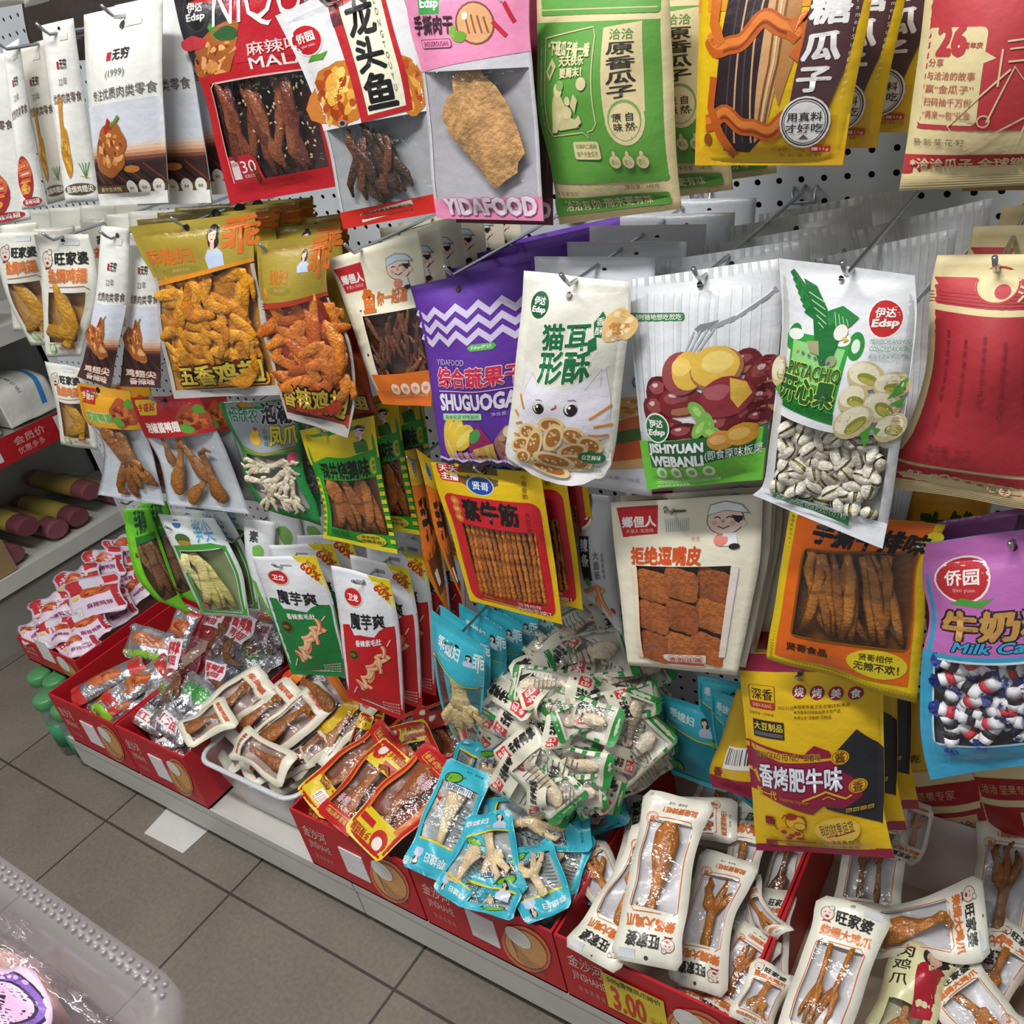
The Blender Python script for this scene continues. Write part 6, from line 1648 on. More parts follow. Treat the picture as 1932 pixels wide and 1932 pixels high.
bl = bag('chicken_foot_packet', 'blue hanging packet of pale chicken feet under a printed lady, front one', 'chicken foot packet', L_((813, 1149, 915, 1222), (818, 1230, 914, 1275), (826, 1298, 912, 1310), (838, 1345, 908, 1350), (862, 1395, 900, 1400), (880, 1412, 897, 1418)), -.285, (.3, .14), T=.016, film='f6fdff', art=art_blue, fill=lambda S, r: [put(S, r, 'foot', 'd4b480', .4 + .12 * i, .6, S.H * .42, .1 - .1 * i, 1.3, .6, seed=i, h=.005) for i in range(3)], hole=(.5, .12, .04))
for i in range(5):
    bag('chicken_foot_packet', ['blue packet with a printed lady directly behind the front hanging one', 'blue packet with a printed lady under the tofu stick packet, second of the row', 'blue packet with a printed lady under the tofu stick packet, third of the row', 'blue packet with a printed lady at the rear under the red stick packet', 'rearmost blue packet above the net bag'][i], 'chicken foot packet', L_((830 + 36 * i, 1142 - 4 * i, 925 + 30 * i, 1206 - 14 * i), (835 + 36 * i, 1250 - 5 * i, 925 + 30 * i, 1290 - 15 * i), (850 + 36 * i, 1330 - 10 * i, 915 + 30 * i, 1340 - 15 * i)), -.25 + .028 * i, (.3, .14), T=.01, base=BL, art=art_blue)
for i, (x0, y0, x1, y1, y_) in enumerate(((1248, 1310, 1362, 1345, -.14), (1316, 1275, 1410, 1290, -.13), (1340, 1300, 1425, 1330, -.155), (1362, 1345, 1440, 1400, -.175))):
    bag('chicken_foot_packet', ['blue packet with a printed lady on the board right of the net bag', 'dark blue packet top just under the tofu slab pack', 'dark blue packet left of the yellow tofu bag', 'lowest blue packet edge left of the yellow tofu bag'][i], 'chicken foot packet', L_((x0, y0, x1, y1), (x0 + 5, y0 + 70, x1 + 10, y1 + 70), (x0 + 20, y0 + 150, x1 + 10, y1 + 150)), y_, (0, .2), T=.01, base='2a8a9c', art=art_blue)  # darkened copy of the packet blue, shade put into the base colour
for a_, b_, y_, l_ in ((195, 740, -.29, 'the yellow header duck packet'), (312, 752, -.275, 'the red header duck packet'), (470, 765, -.28, 'the pickled chicken foot bag'), (630, 812, -.28, 'the goose strip packet'), (920, 882, -.285, 'the tofu stick packet'), (1276, 957, -.285, 'the tofu slab pack'), (1912, 1020, -.31, 'the milk candy bag'), (1518, 1268, -.285, 'the barbecue tofu bag'), (860, 1205, -.3, 'the blue hanging packet'), (540, 1062, -.285, 'the green konjac pouch'), (690, 1092, -.295, 'the red konjac pouch'), (338, 992, -.28, 'the bamboo shoot pack'), (793, 862, -.24, 'the edge on jerky packets')):
    hookat(a_, b_, y_, 'wire hook through ' + l_)
for a_, b_, l_ in ((250, 945, 'bare wire hook above the bright green bamboo pack'), (450, 1015, 'bare wire hook left of the sprig pouches')):
    hookat(a_, b_, -.26, l_)
# ---------------------------------------------------------------- loose packets heaped in the cartons
def fill_bits(col, kind, seed=0, ln=.62, wid=1.3, v=.55, n=1, rot=0):
    def f(S, r):
        for i in range(n):
            put(S, r, kind, col, .5 + (.24 * (i - (n - 1) / 2)), v, S.H * ln, rot + .12 * (i - (n - 1) / 2), min(wid, S.W / S.H / n * 2.1), .55, seed=seed + i, h=.008)
    return f
def art_cream(a):
    """cream chicken foot packet: emblem, black name, orange flavour and an outlined window"""
    granny(a, .2, .12, .1)
    a.t('旺家婆', .33, .085, .82, .165, '2a2826', .03)
    a.t('柴焗大鸡爪', .14, .19, .88, .255, 'd0702c', .05)
    a.r(.66, .02, .9, .07, 'ccd0d4')
    a.e(.5, .035, .03, None, '3a3430')
    a.l([(.3, .285), (.78, .275), (.86, .31), (.86, .8), (.7, .84), (.2, .84), (.14, .8), (.14, .31), (.22, .28)], .013, 'd0682c')
    a.ring(.8, .83, .1, None, .01, 'd0682c'); a.ring(.8, .83, .075, None, .006, 'd0682c'); a.t('鲜', .76, .81, .84, .85, 'd0682c', .02, em=True)
    a.t('就是要馋旺！', .16, .875, .66, .915, 'd0702c', .03); a.t('净含量：32克', .36, .935, .62, .955, '4a4640', 0)
CW = ((.16, .3, .84, .82),)
hp = [0]
def pk(name, label, cat, rows, z, n=(0, -.28, 1), **k):
    hp[0] += 1
    k.setdefault('seal', (.06, .05, .05)); k.setdefault('wr', .0032); k.setdefault('step', .011)
    return bag(name, label, cat, rows, None, n, z, **k)
def cream(label, rows, z, n=(0, -.28, 1), col='a8661f', kind='foot', nf=1, **k):
    return pk('chicken_foot_packet', label, 'chicken foot packet', rows, z, n, T=.012, base='e2dfd0', art=k.pop('art', art_cream), wins=k.pop('wins', CW), fill=fill_bits(col, kind, hp[0] % 4, n=nf, v=.56, ln=.56, rot=k.pop('rot', 0)), back=k.pop('back', 'd4d2d6'), group=k.pop('group', 'cream chicken foot packets'), **k)
W6 = (1, .96, .9, .9, .92, 1)
cream('large cream packet with one brown chicken foot, topmost in the 3.00 carton', q(1258, 1712, 191.5, 322, 132, W6), .292, (.05, -.5, 1), kind='drum', lift=.022)
cream('cream packet half under the topmost one, lower left in the 3.00 carton', q(1189, 1730, 210, 270, 118, W6, .05), .272, (.1, -.4, 1))
cream('cream packet half under the topmost one, on its right in the 3.00 carton', q(1347, 1742, 195, 262, 112, W6, -.04), .272, (-.1, -.4, 1))
cream('cream packet lying crosswise at the back of the 3.00 carton', q(1283, 1545, 272, 215, 84, (1.05, 1, .9, .95, 1)), .287, (.0, -.5, 1))
cream('cream packet leaning upright on the white back panel of the 3.00 carton', q(1352, 1512, 17, 175, 104, W6), .265, (.05, -1.4, 1))
cream('blank backed cream packet in the left rear corner of the 3.00 carton', q(1140, 1668, 145, 150, 92), .255, (.2, -.3, 1), rot=.2)
cream('cream packet corner with an orange stamp at the left wall of the 3.00 carton', q(1192, 1632, 200, 120, 70), .27, (.2, -.3, 1))
cream('cream packet with a two toed foot at the right rear of the 3.00 carton', q(1413, 1655, 10, 285, 78, W6, .1), .262, (-.2, -.4, 1))
cream('curled white packet end by the right wall of the 3.00 carton', q(1452, 1712, 330, 120, 44, (1, .7, .9, 1), .3), .268, (-.5, -.5, 1))
cream('cream packet low at the front right of the 3.00 carton', q(1372, 1872, 213, 205, 100, W6), .232, (0, -.4, 1))
cream('cream packet peeking out under the topmost one at the front of the 3.00 carton', q(1290, 1898, 193, 130, 76), .225, (0, -.3, 1))
cream('cream packet under the heap at the far right of the 3.00 carton', q(1455, 1790, 5, 230, 76), .232, (-.2, -.3, 1), col='6a4020')
cream('cream packet shaded at the back of the 3.00 carton, beside the divider', q(1478, 1650, 15, 190, 70), .235, (-.2, -.3, 1), col='6a4020')
# last carton
cream('cream packet with two spread brown feet, front left of the last carton', q(1572, 1878, 18, 300, 146, W6), .285, (0, -.4, 1), nf=2, rot=.1)
cream('cream packet turned sideways in the middle of the last carton, lettering reading downwards', q(1742, 1745, 84, 240, 148, (1.1, 1.05, .8, .7, .75)), .3, (0, -.4, 1), kind='drum')
cream('cream packet with two long feet behind the sideways one in the last carton', q(1640, 1655, 188, 250, 140, W6), .265, (0, -.4, 1), nf=2, col='84501f')
cream('tall cream packet with a wide toed foot at the right of the last carton', q(1888, 1700, 186, 310, 128, W6), .262, (0, -.4, 1), nf=1, col='84501f')
cream('cream packet end with its emblem at the bottom right of the last carton', q(1838, 1905, 322, 190, 140, W6), .27, (0, -.3, 1))
cream('shaded cream packet under the emblem one at the right of the last carton', q(1885, 1830, 35, 180, 110, W6), .24, (0, -.3, 1))
cream('curled cream packet end beside the yellow tofu bag in the last carton', q(1712, 1568, 200, 120, 70, (1, .9, .8, .9), .2), .3, (.3, -.8, 1))
cream('cream packet low at the left wall of the last carton, front', q(1440, 1915, 25, 120, 90), .25, (.2, -.3, 1))
def art_lady(a):
    a.tv('肉鸡爪', .1, .12, .42, .55, '2c281c', .01)
    a.e(.72, .16, .2, .12, '2c2420'); a.e(.7, .17, .12, .08, 'e0b098'); a.p([(.5, .3), (.62, .24), (.7, .34), (.82, .25), (.95, .3), (.9, .75), (.6, .8)], 'a8202c'); a.p([(.64, .22), (.8, .22), (.72, .34)], 'd8a890')
    a.e(.88, .12, .1, .1, '2c2420')
pk('chicken_foot_packet', 'pale yellow rolled packet with a lady in a red dress, front of the last carton', 'chicken foot packet', q(1722, 1868, 18, 190, 132, W6), .268, (0, -.3, 1), T=.022, base='dcd8a8', art=art_lady, wins=((.2, .68, .8, .95),), fill=fill_bits('a86a2c', 'foot', 1, .4, v=.8), back='c8c4a0')
def grow(rows, f):
    c = np.mean([(r[0] + r[2], r[1] + r[3]) for r in rows], axis=0) / 2
    return [tuple(c[i % 2] + (v - c[i % 2]) * f for i, v in enumerate(r)) for r in rows]
# blue packets
def blue(label, rows, z, n=(0, -.3, 1), lady=1, **k):
    def art(a):
        a.p([(0, 0), (1, 0), (1, .26), (0, .26)], BL); a.l([(0, .27), (1, .27)], .04, 'd8c428'); a.r(0, .8, 1, 1, BL); a.r(0, .2, .1, .9, BL); a.r(.9, .2, 1, .9, BL)
        a.lady(.75, .07, .1, 'b8c4dc'); a.t('乖媳妇', .08, .09, .55, .17, 'd8e8ec', .03); a.t('乖', .86, .02, 1, .1, 'd0e8ec', .02)
        a.e(.68, .84, .2, .055, '1c3418', rot=-.3); a.e(.68, .84, .175, .043, '6aa82c', rot=-.3); a.l([(.5, .86), (.44, .88)], .03, '3a6a20')
        a.r(.2, .73, .75, .79, 'c0c8d4'); a.t('山椒凤爪', .22, .735, .73, .785, '3a4a5a', .03); a.t('净含量：32克', .14, .93, .5, .95, '1c5a70', 0)
        for i in range(7): a.r(.14, .34 + .05 * i, .3, .355 + .05 * i, '5a6468')
    rows = grow(rows, 1.08)
    return pk('chicken_foot_packet', label, 'chicken foot packet', rows, z, n, T=.012, base=BL, art=art, wins=((.1, .27, .9, .8),), fill=fill_bits('ccb48c', 'drum' if hp[0] % 2 else 'foot', hp[0] % 4, .62, v=.52), back='9aa0a0', group='blue chicken foot packets', wr=.003, **k)
PB = (.9, 1, 1, .96, 1)
blue('blue packet lying crosswise on top of the blue heap, its pepper end at right', q(1000, 1556, 268, 215, 98, PB), .3, (0, -.6, 1))
blue('blue packet with a long pale foot at the left wall, lady at its lower end', q(852, 1582, 204, 205, 84, PB), .272, (.2, -.4, 1))
blue('blue packet with a pepper at the top of the blue heap, beside the net bag', q(928, 1474, 193, 125, 92, PB), .3, (0, -.7, 1))
blue('small blue packet end with a pepper, second at the top of the blue heap', q(988, 1497, 192, 100, 62, PB), .285, (0, -.7, 1))
blue('blue packet with a big pepper corner, behind the crosswise one at the right', q(1078, 1534, 250, 190, 108, PB), .284, (-.1, -.6, 1))
blue('blue packet end with a lady touching the hanging blue packet', q(892, 1447, 25, 84, 76, PB), .3, (0, -.8, 1))
blue('blue packet with white lettering in the middle of the blue heap', q(938, 1634, 350, 150, 92, PB), .276, (0, -.4, 1))
blue('blue packet with a lady at the lower right of the blue heap', q(1050, 1632, 200, 140, 106, PB), .27, (-.1, -.4, 1))
blue('blue packet with a dark bottom at the front right of the blue heap', q(1020, 1700, 160, 130, 98, PB), .25, (0, -.3, 1))
blue('blue packet with a lady at the front left of the blue heap', q(892, 1668, 215, 125, 70, PB), .258, (0, -.3, 1))
blue('blue packet corner hanging over the carton front with a dark pepper', q(930, 1712, 15, 62, 104, PB), .262, (0, -.3, 1))
blue('blue packet edge lowest in the front right corner of the blue carton', q(1000, 1742, 30, 80, 90, PB), .235, (0, -.3, 1))
blue('blue packet in the dark gap at the right wall of the blue carton', q(1100, 1640, 10, 120, 70, PB), .24, (0, -.3, 1))
cream('cream packet end among the blue packets, with a hole', q(998, 1653, 80, 76, 44), .282, (0, -.4, 1))
# red and yellow packets
def redyel(label, rows, z, n=(0, -.3, 1), head='d4bc24', bar_=0, **k):
    rows = grow(rows, 1.17)
    def art(a):
        a.p([(0, 0), (1, 0), (1, .29), (0, .29)], head)
        if bar_: a.bar(.25, .07, .62, .2, '8a2c28', 'e8dcd8')
        else:
            a.e(.27, .12, .17, .1, 'b82820'); a.e(.27, .1, .1, .06, 'e8dcd0'); a.t('乡辣翅腿', .46, .05, .92, .13, 'a83020', .03); a.rr(.5, .17, .9, .23, .02, 'b02428')
        a.e(.8, .04, .03, None, '3a2c20')
        a.p([(0, .26), (.16, .26), (.14, .84), (0, .84)], 'd06c20'); a.p([(.84, .26), (1, .26), (1, .84), (.86, .84)], 'd06c20')
        a.r(0, .83, 1, 1, 'b81c20'); a.rr(.2, .86, .82, .95, .02, 'c8a040'); a.rr(.215, .868, .805, .942, .02, 'b01c20'); a.t('绵山闲乡里香', .25, .88, .78, .932, 'd8b860', .01)
        a.t('香辣', .25, .68, .55, .78, 'c8a0a8', .03)
    return pk('duck_leg_packet', label, 'duck leg packet', rows, z, n, T=.013, base='b8241f', art=art, wins=((.14, .29, .86, .83),), fill=fill_bits(('9a5624', 'a8622a', '8a4c22')[hp[0] % 3], 'drum', hp[0] % 4, .66, 1.7, v=.55), back='7a3a20', group='red and yellow duck leg packets', wr=.0018, **k)
redyel('yellow ended duck leg packet with a barcode over the left wall of its carton', q(664, 1452, 232, 178, 76, PB), .29, (.1, -.5, 1), bar_=1)
redyel('duck leg packet with a yellow header at the top of the red and yellow heap', q(778, 1438, 345, 128, 84, PB), .296, (0, -.7, 1))
redyel('duck leg packet with a red end, right back of the red yellow heap', q(848, 1400, 345, 110, 66, PB), .28, (0, -.8, 1), head='a01c20')
redyel('red duck leg packet in the middle left of the red and yellow heap', q(700, 1513, 40, 160, 70, PB), .272, (0, -.4, 1))
redyel('red duck leg packet in the centre, its red end towards the carton front', q(742, 1508, 32, 150, 66, PB), .278, (0, -.4, 1))
redyel('duck leg packet with a yellow emblem end at the front right of its carton', q(776, 1552, 225, 195, 88, PB), .268, (0, -.4, 1))
redyel('red packet end low at the left front of the red and yellow heap', q(640, 1530, 30, 76, 50, PB), .24, (0, -.3, 1))
redyel('small yellow packet end at the front of the red and yellow heap', q(676, 1568, 215, 86, 46, PB), .242, (0, -.3, 1))
redyel('thin yellow packet standing at the left back of the red and yellow heap', q(676, 1396, 20, 90, 26, PB), .28, (.5, -.8, 1))
redyel('second thin yellow packet at the back, beside the konjac pouch tip', q(700, 1380, 15, 80, 30, PB), .275, (.5, -.8, 1))
redyel('dark duck leg packet deep at the right wall of the red and yellow carton', q(832, 1490, 30, 150, 60, PB), .25, (0, -.3, 1), head='8a1c1c')
redyel('red packet under the konjac pouch tip at the back of its carton', q(770, 1378, 60, 90, 50, PB), .27, (0, -.6, 1), head='a01c20')
redyel('red packet low in the front left corner of the red and yellow carton', q(610, 1500, 35, 90, 60, PB), .232, (0, -.3, 1))
redyel('yellow strapped packet at the back right, behind the blue hanging packet', q(820, 1350, 250, 100, 40, PB), .27, (0, -.8, 1))
# cream duck legs in the clear bin
def art_leg(a):
    a.t('柴焗鸭腿', .2, .1, .8, .17, 'c8582c', .03); a.l([(.16, .22), (.84, .22), (.84, .86), (.16, .86), (.16, .22)], .012, 'b8683c')
LW = ((.17, .23, .83, .85),)
def leg(label, rows, z, n=(0, -.3, 1), col='8e5424', **k):
    return pk('duck_leg_packet', label, 'duck leg packet', rows, z, n, T=.012, base=k.pop('base', 'dedac6'), art=k.pop('art', art_leg), wins=LW, fill=fill_bits(col, 'drum', hp[0] % 4, .62, v=.54), back=k.pop('back', 'a89088'), group='cream duck leg packets in the clear bin', **k)
leg('cream duck leg packet at the left of the clear bin', q(440, 1332, 52, 172, 78, PB), .285, (.1, -.5, 1))
leg('cream duck leg packet second from the left in the clear bin', q(496, 1345, 50, 165, 60, PB), .285, (0, -.5, 1))
leg('cream duck leg packet in the centre of the clear bin', q(545, 1362, 52, 190, 72, PB), .285, (0, -.5, 1))
def art_orange(a): a.r(0, 0, .15, 1, 'd8741c'); a.r(.85, 0, 1, 1, 'd8741c'); a.r(0, 0, 1, .12, 'c03820'); a.r(0, .86, 1, 1, 'd8b820'); a.t('肉', .6, .3, .78, .45, 'c8c8cc', .02)
leg('orange framed duck leg packet on top in the clear bin', q(604, 1308, 322, 140, 92, PB), .31, (0, -.6, 1), base='d8741c', art=art_orange, back='b8a8a0')
leg('cream duck leg packet along the right rim of the clear bin', q(648, 1372, 42, 165, 58, PB), .285, (-.1, -.5, 1), col='a07048')
leg('cream packet end with a barcode drooping over the front rim of the clear bin', q(496, 1428, 300, 120, 74, (1, .8, .9, 1)), .275, (0, -.6, 1), art=lambda a: (a.bar(.4, .1, .75, .22), art_leg(a)))
leg('cream packet corner drooping over the left rim of the clear bin', q(398, 1380, 62, 104, 66, (1, .9, .8, .9)), .275, (0, -.4, 1))
leg('cream packet standing behind the orange framed one in the bin', q(592, 1256, 18, 84, 66, PB), .3, (0, -1, 1))
leg('cream packet second behind the orange framed one, at the back rim of the bin', q(636, 1300, 8, 80, 60, PB), .29, (0, -1, 1))
leg('cream packet low at the front right of the clear bin', q(588, 1418, 48, 120, 52, PB), .258, (0, -.4, 1))
leg('thin cream packet along the front rim corner of the clear bin', q(545, 1440, 250, 90, 46, PB), .25, (0, -.3, 1))
leg('cream packet at the bottom of the clear bin, seen through its wall', q(560, 1455, 60, 120, 50, PB), .21, (0, -.3, 1))
for i, (x, y, an) in enumerate(((470, 1400, 60), (540, 1395, 40), (610, 1370, 50), (430, 1370, 80), (520, 1435, 70))):
    leg(['cream packet deep in the clear bin at its centre', 'cream packet deep in the clear bin, right of centre', 'cream packet deep at the right of the clear bin', 'cream packet deep at the left of the clear bin', 'cream packet deep at the front of the clear bin'][i], q(x, y, an, 130, 70, PB), .21, (0, -.2, 1))
# silver packets
def art_sil(v):
    def f(a):
        if v == 0: a.r(.05, .08, .55, .5, 'dcd4d6'); a.t('酱鸭掌', .09, .13, .5, .32, 'b82838', .04); a.t('鸭翅', .12, .34, .46, .46, 'b82838', .03)
        elif v == 1: a.t('泡椒笋', .2, .1, .8, .35, '3a9a34', .03); a.t('山椒', .2, .42, .7, .58, '2a3a38', .03); a.r(.15, .7, .8, .9, 'e0dcdc'); a.t('红油', .2, .73, .7, .87, 'b83848', .02)
        elif v == 2: a.r(0, 0, 1, .2, 'b82c28'); a.food(.5, .5, .36, .2, ('b85a28', 'd07a38', '8a3818'), 5, 12); a.r(0, .85, 1, 1, 'b82c28')
        else: a.p([(0, .8), (1, .7), (1, 1), (0, 1)], '8ac030'); a.food(.5, .4, .38, .22, ('a86040', 'c08050', 'd8a890'), 8, 14)
    return f
SP = (1, .94, .9, .95, 1)
def sil(label, rows, z, v=0, n=(0, -.3, 1), clear=0, col='6e4422', kind='ring'):
    if clear:
        return pk('duck_packet', label, 'duck packet', rows, z, n, T=.014, film='fafafc', art=art_sil(v), fill=fill_bits(col, kind, hp[0] % 3, .55, 1.4, v=.6), group='silver and clear packets', wr=.0025)
    return pk('snack_packet', label, 'snack packet', rows, z, n, T=.012, base='c8c8cc', kind='s', art=art_sil(v), group='silver and clear packets', wr=.0035)
sil('silver packet under the ring shaped duck wing packet', q(450, 1262, 40, 150, 110, SP), .262, 1)
sil('clear packet with a ring shaped brown duck wing, top of the silver heap', q(462, 1224, 32, 135, 112, SP), .3, 2 if 0 else 0, (0, -.5, 1), 1)
sil('clear packet with a red lettered white label at the top of the silver heap', q(414, 1190, 20, 100, 84, SP), .295, 0, (0, -.5, 1), 1, kind='wing')
sil('clear packet with a brown duck foot in the middle of the silver heap', q(335, 1272, 12, 150, 66, SP), .3, 0, (0, -.4, 1), 1, kind='foot')
sil('clear packet with a red lettered label next to the clear bin', q(420, 1292, 15, 90, 90, SP), .285, 0, (0, -.4, 1), 1, kind='wing')
sil('silver packet with green lettering at the front of the silver heap', q(350, 1338, 40, 130, 84, SP), .27, 1)
sil('crumpled silver packet at the front left of the silver heap', q(300, 1330, 30, 110, 70, SP), .258, 1)
sil('dark crumpled silver packet in the front corner of its carton', q(330, 1385, 75, 120, 70, SP), .235, 1)
sil('silver packet lowest at the carton front, next to the clear bin', q(362, 1402, 60, 90, 50, SP), .215, 1)
sil('green cornered silver packet against the long red divider', q(282, 1217, 15, 66, 92, SP), .29, 3, (.2, -.6, 1))
sil('silver packet printed with orange food standing at the top of the divider', q(342, 1186, 25, 96, 52, SP), .3, 2, (.2, -.8, 1))
sil('silver packet with red edges, upper of the pair in the half empty carton', q(205, 1284, 63, 150, 38, SP), .262, 2, (.1, -.4, 1))
sil('silver packet with red edges, lower of the pair in the half empty carton', q(196, 1312, 60, 150, 34, SP), .24, 2, (.1, -.4, 1))
sil('green cornered packet at the front wall of the half empty carton', q(226, 1330, 60, 100, 50, SP), .235, 3, (.1, -.4, 1))
sil('silver packet leaning between the half empty carton and the silver heap', q(262, 1292, 55, 150, 44, SP), .262, 2, (.2, -.4, 1))
sil('silver packet at the right back of the silver heap, by the green konjac pouch', q(508, 1222, 10, 100, 60, SP), .28, 0, (0, -.5, 1), 1, kind='wing')
sil('silver packet with red script at the back of the silver heap', q(500, 1172, 60, 70, 50, SP), .29, 2, (0, -.6, 1))
# pink packets
def art_pinkpk(a):
    a.r(.04, .04, .3, .4, 'b02c30'); a.food(.55, .4, .3, .16, ('b8502c', 'd07a40', '8a2c1c'), 4, 10); a.r(.3, .12, .62, .3, 'c4c0c8'); a.t('麻辣鸭脖', .32, .68, .8, .8, '8a2858', .02); a.r(.84, .35, .97, .9, 'a82c34'); a.r(.04, .7, .22, .95, 'c8b8c0'); a.bar(.06, .75, .2, .92, n=10); a.r(.7, .06, .95, .24, 'b82c34'); a.e(.15, .5, .07, .05, 'dcb83c')
def pinkpk(label, rows, z, n=(0, -.3, 1)):
    return pk('snack_packet', label, 'snack packet', rows, z, n, T=.008, base='d2c2d2', art=art_pinkpk, kind='g', group='pink packets', wr=.0025)
for i, (x, y, an, l_, w_, z, lab) in enumerate(((180, 1125, 345, 74, 110, .31, 'topmost in the middle of the pink heap'), (196, 1062, 350, 56, 80, .31, 'with a barcode at the far end of the pink heap'), (232, 1034, 345, 46, 76, .3, 'farthest back in the pink heap, beside the bright green pack'), (150, 1100, 340, 60, 96, .305, 'on the aisle side of the topmost one'), (104, 1152, 340, 60, 100, .29, 'near the front on the aisle side of the pink heap'), (164, 1182, 335, 56, 90, .28, 'at the front centre of the pink heap'), (108, 1192, 345, 50, 84, .275, 'lower front, at the carton front wall'), (146, 1216, 335, 40, 90, .262, 'drooping over the front wall of the pink carton'), (230, 1082, 350, 60, 84, .285, 'against the divider at the right of the pink heap'), (66, 1190, 340, 40, 60, .27, 'in the front left corner of the pink carton'), (254, 1112, 320, 50, 60, .265, 'low at the right, in shade by the divider'), (216, 1150, 330, 60, 80, .265, 'under the topmost one, on the divider side'))):
    pinkpk('pink foil packet ' + lab, q(x, y, an, l_, w_, SP), z, (.1, -.3, 1))
# net bag full of green and white packets
nc = np.array((-.282, -.2, .34)); nr = np.array((.158, .14, .2))
def art_net(a):
    for i in range(6):
        for u in (0, .9): a.r(u, .34 + .12 * i, u + .1, .385 + .12 * i, '2a8a40')
    a.r(.08, .03, .34, .17, 'c83a34'); a.t('乡巴', .1, .05, .32, .14, 'f0dcd8', .03); a.t('去骨鸭掌', .42, .05, .92, .17, '24221e', .04); a.e(.2, .22, .04, None, '4a4030'); a.r(.0, .93, 1, 1, '2a8a40')
    for i in range(6): a.r(.25, .42 + .05 * i, .75 - .06 * (i % 3), .432 + .05 * i, '6a665c')
def dome(cx, cy):
    d = px(cx, cy)
    o = (CC - nc) / nr
    e = d / nr
    A_, B_, C_ = e @ e, 2 * o @ e, o @ o - 1
    disc = B_ * B_ - 4 * A_ * C_
    t = (-B_ - math.sqrt(max(disc, 0))) / (2 * A_)
    p = CC + d * t
    nn = (p - nc) / nr ** 2
    return p, nn / np.linalg.norm(nn)
rn = random.Random(77)
ns = [(1010, 1490, 300, 130, 66), (1070, 1500, 265, 120, 60), (1200, 1450, 240, 110, 60), (1084, 1262, 252, 180, 84), (1180, 1290, 240, 140, 74), (1072, 1342, 290, 160, 66), (1160, 1326, 262, 130, 60), (1022, 1196, 130, 110, 70), (1090, 1190, 60, 120, 70), (1130, 1215, 30, 110, 74), (1000, 1270, 215, 130, 76), (980, 1320, 120, 130, 66), (1030, 1390, 300, 150, 64), (1110, 1395, 280, 130, 60), (1190, 1380, 200, 120, 60), (1215, 1320, 20, 110, 56), (985, 1390, 310, 120, 70), (1060, 1440, 280, 150, 60), (1150, 1440, 250, 140, 66), (1180, 1440, 225, 160, 76), (1020, 1460, 320, 140, 80), (1100, 1490, 285, 120, 60), (960, 1350, 240, 110, 60), (1220, 1290, 330, 80, 60), (1000, 1220, 80, 100, 60), (1150, 1250, 275, 120, 60), (1040, 1300, 100, 120, 60), (1120, 1350, 70, 120, 56), (950, 1295, 30, 100, 50), (1210, 1410, 250, 100, 54), (1130, 1490, 60, 90, 60)]
WH = ['low at the left, over the blue packets', 'low at the centre, over the blue packets', 'low at the right, by the red carton wall', 'largest, across the top', 'at the upper right', 'across the middle', 'right of the middle', 'at the upper left', 'at the top centre', 'at the top right', 'left of the top one', 'at the left middle', 'left of the lower centre', 'at the lower centre', 'at the lower right', 'at the right edge', 'at the lower left', 'along the bottom centre', 'along the lower right', 'with black lettering, at the bottom right rim', 'with its lettered end at the bottom left', 'at the very bottom', 'at the left edge', 'at the right edge near the tofu pack', 'at the left shoulder', 'just under the largest one, at right', 'just under the largest one, at left', 'between the middle and the lower right', 'at the upper left edge', 'at the right rim above the carton wall', 'at the bottom, by the blue packets']
for i, (x, y, an, l_, w_) in enumerate(ns):
    p, nn = dome(x, y)
    nn = nn + np.array((rn.uniform(-.3, .3), rn.uniform(-.3, .1), rn.uniform(-.2, .2)))
    bag('duck_foot_packet', 'green striped cream packet in the net, ' + WH[i], 'duck foot packet', q(x, y, an, l_ * 1.3, w_ * 1.22, (1, .9, .92, .9, .95), rn.uniform(-.12, .12)), None, nn, T=.014, base='dcd8c4', art=art_net, wins=((.1, .3, .9, .9),), fill=fill_bits(('dccbb0', 'e4d6c0', 'd4c2a6')[i % 3], 'drum', i % 4, .56, 1.2, v=.6), back='dcd8cc', group='packets in the net bag', p0=p + nn * rn.uniform(-.02, .012), wr=.0025, seal=(.06, .05, .05), step=.011)
mb = MB()
m = mat('2c4034', 'd')
rows = []
for j in range(9):
    ph = PI * (.56 + .36 * j / 8)
    rows.append([nc + nr * np.array((math.sin(ph) * math.cos(2 * PI * i / 64), math.sin(ph) * math.sin(2 * PI * i / 64), math.cos(ph))) * 1.03 for i in range(64)])
    t = min(max((.36 - rows[-1][0][2]) / .12, 0), 1)
    rows[-1] = [np.array((lerp(p_[0], -.342 + (p_[0] - nc[0]) * .72, t), p_[1], max(p_[2], .128))) for p_ in rows[-1]]
for i in range(64):
    mb.tube([rows[j][(i + j) % 64] for j in range(9)], .0007, m, 4)
    mb.tube([rows[j][(i - j) % 64] for j in range(9)], .0007, m, 4)
nb = mb.build('net_bag', None, (nc[0], nc[1], .13), True)
tag(nb, 'dark green net bag bulging with green striped packets behind the blue carton', 'net bag')
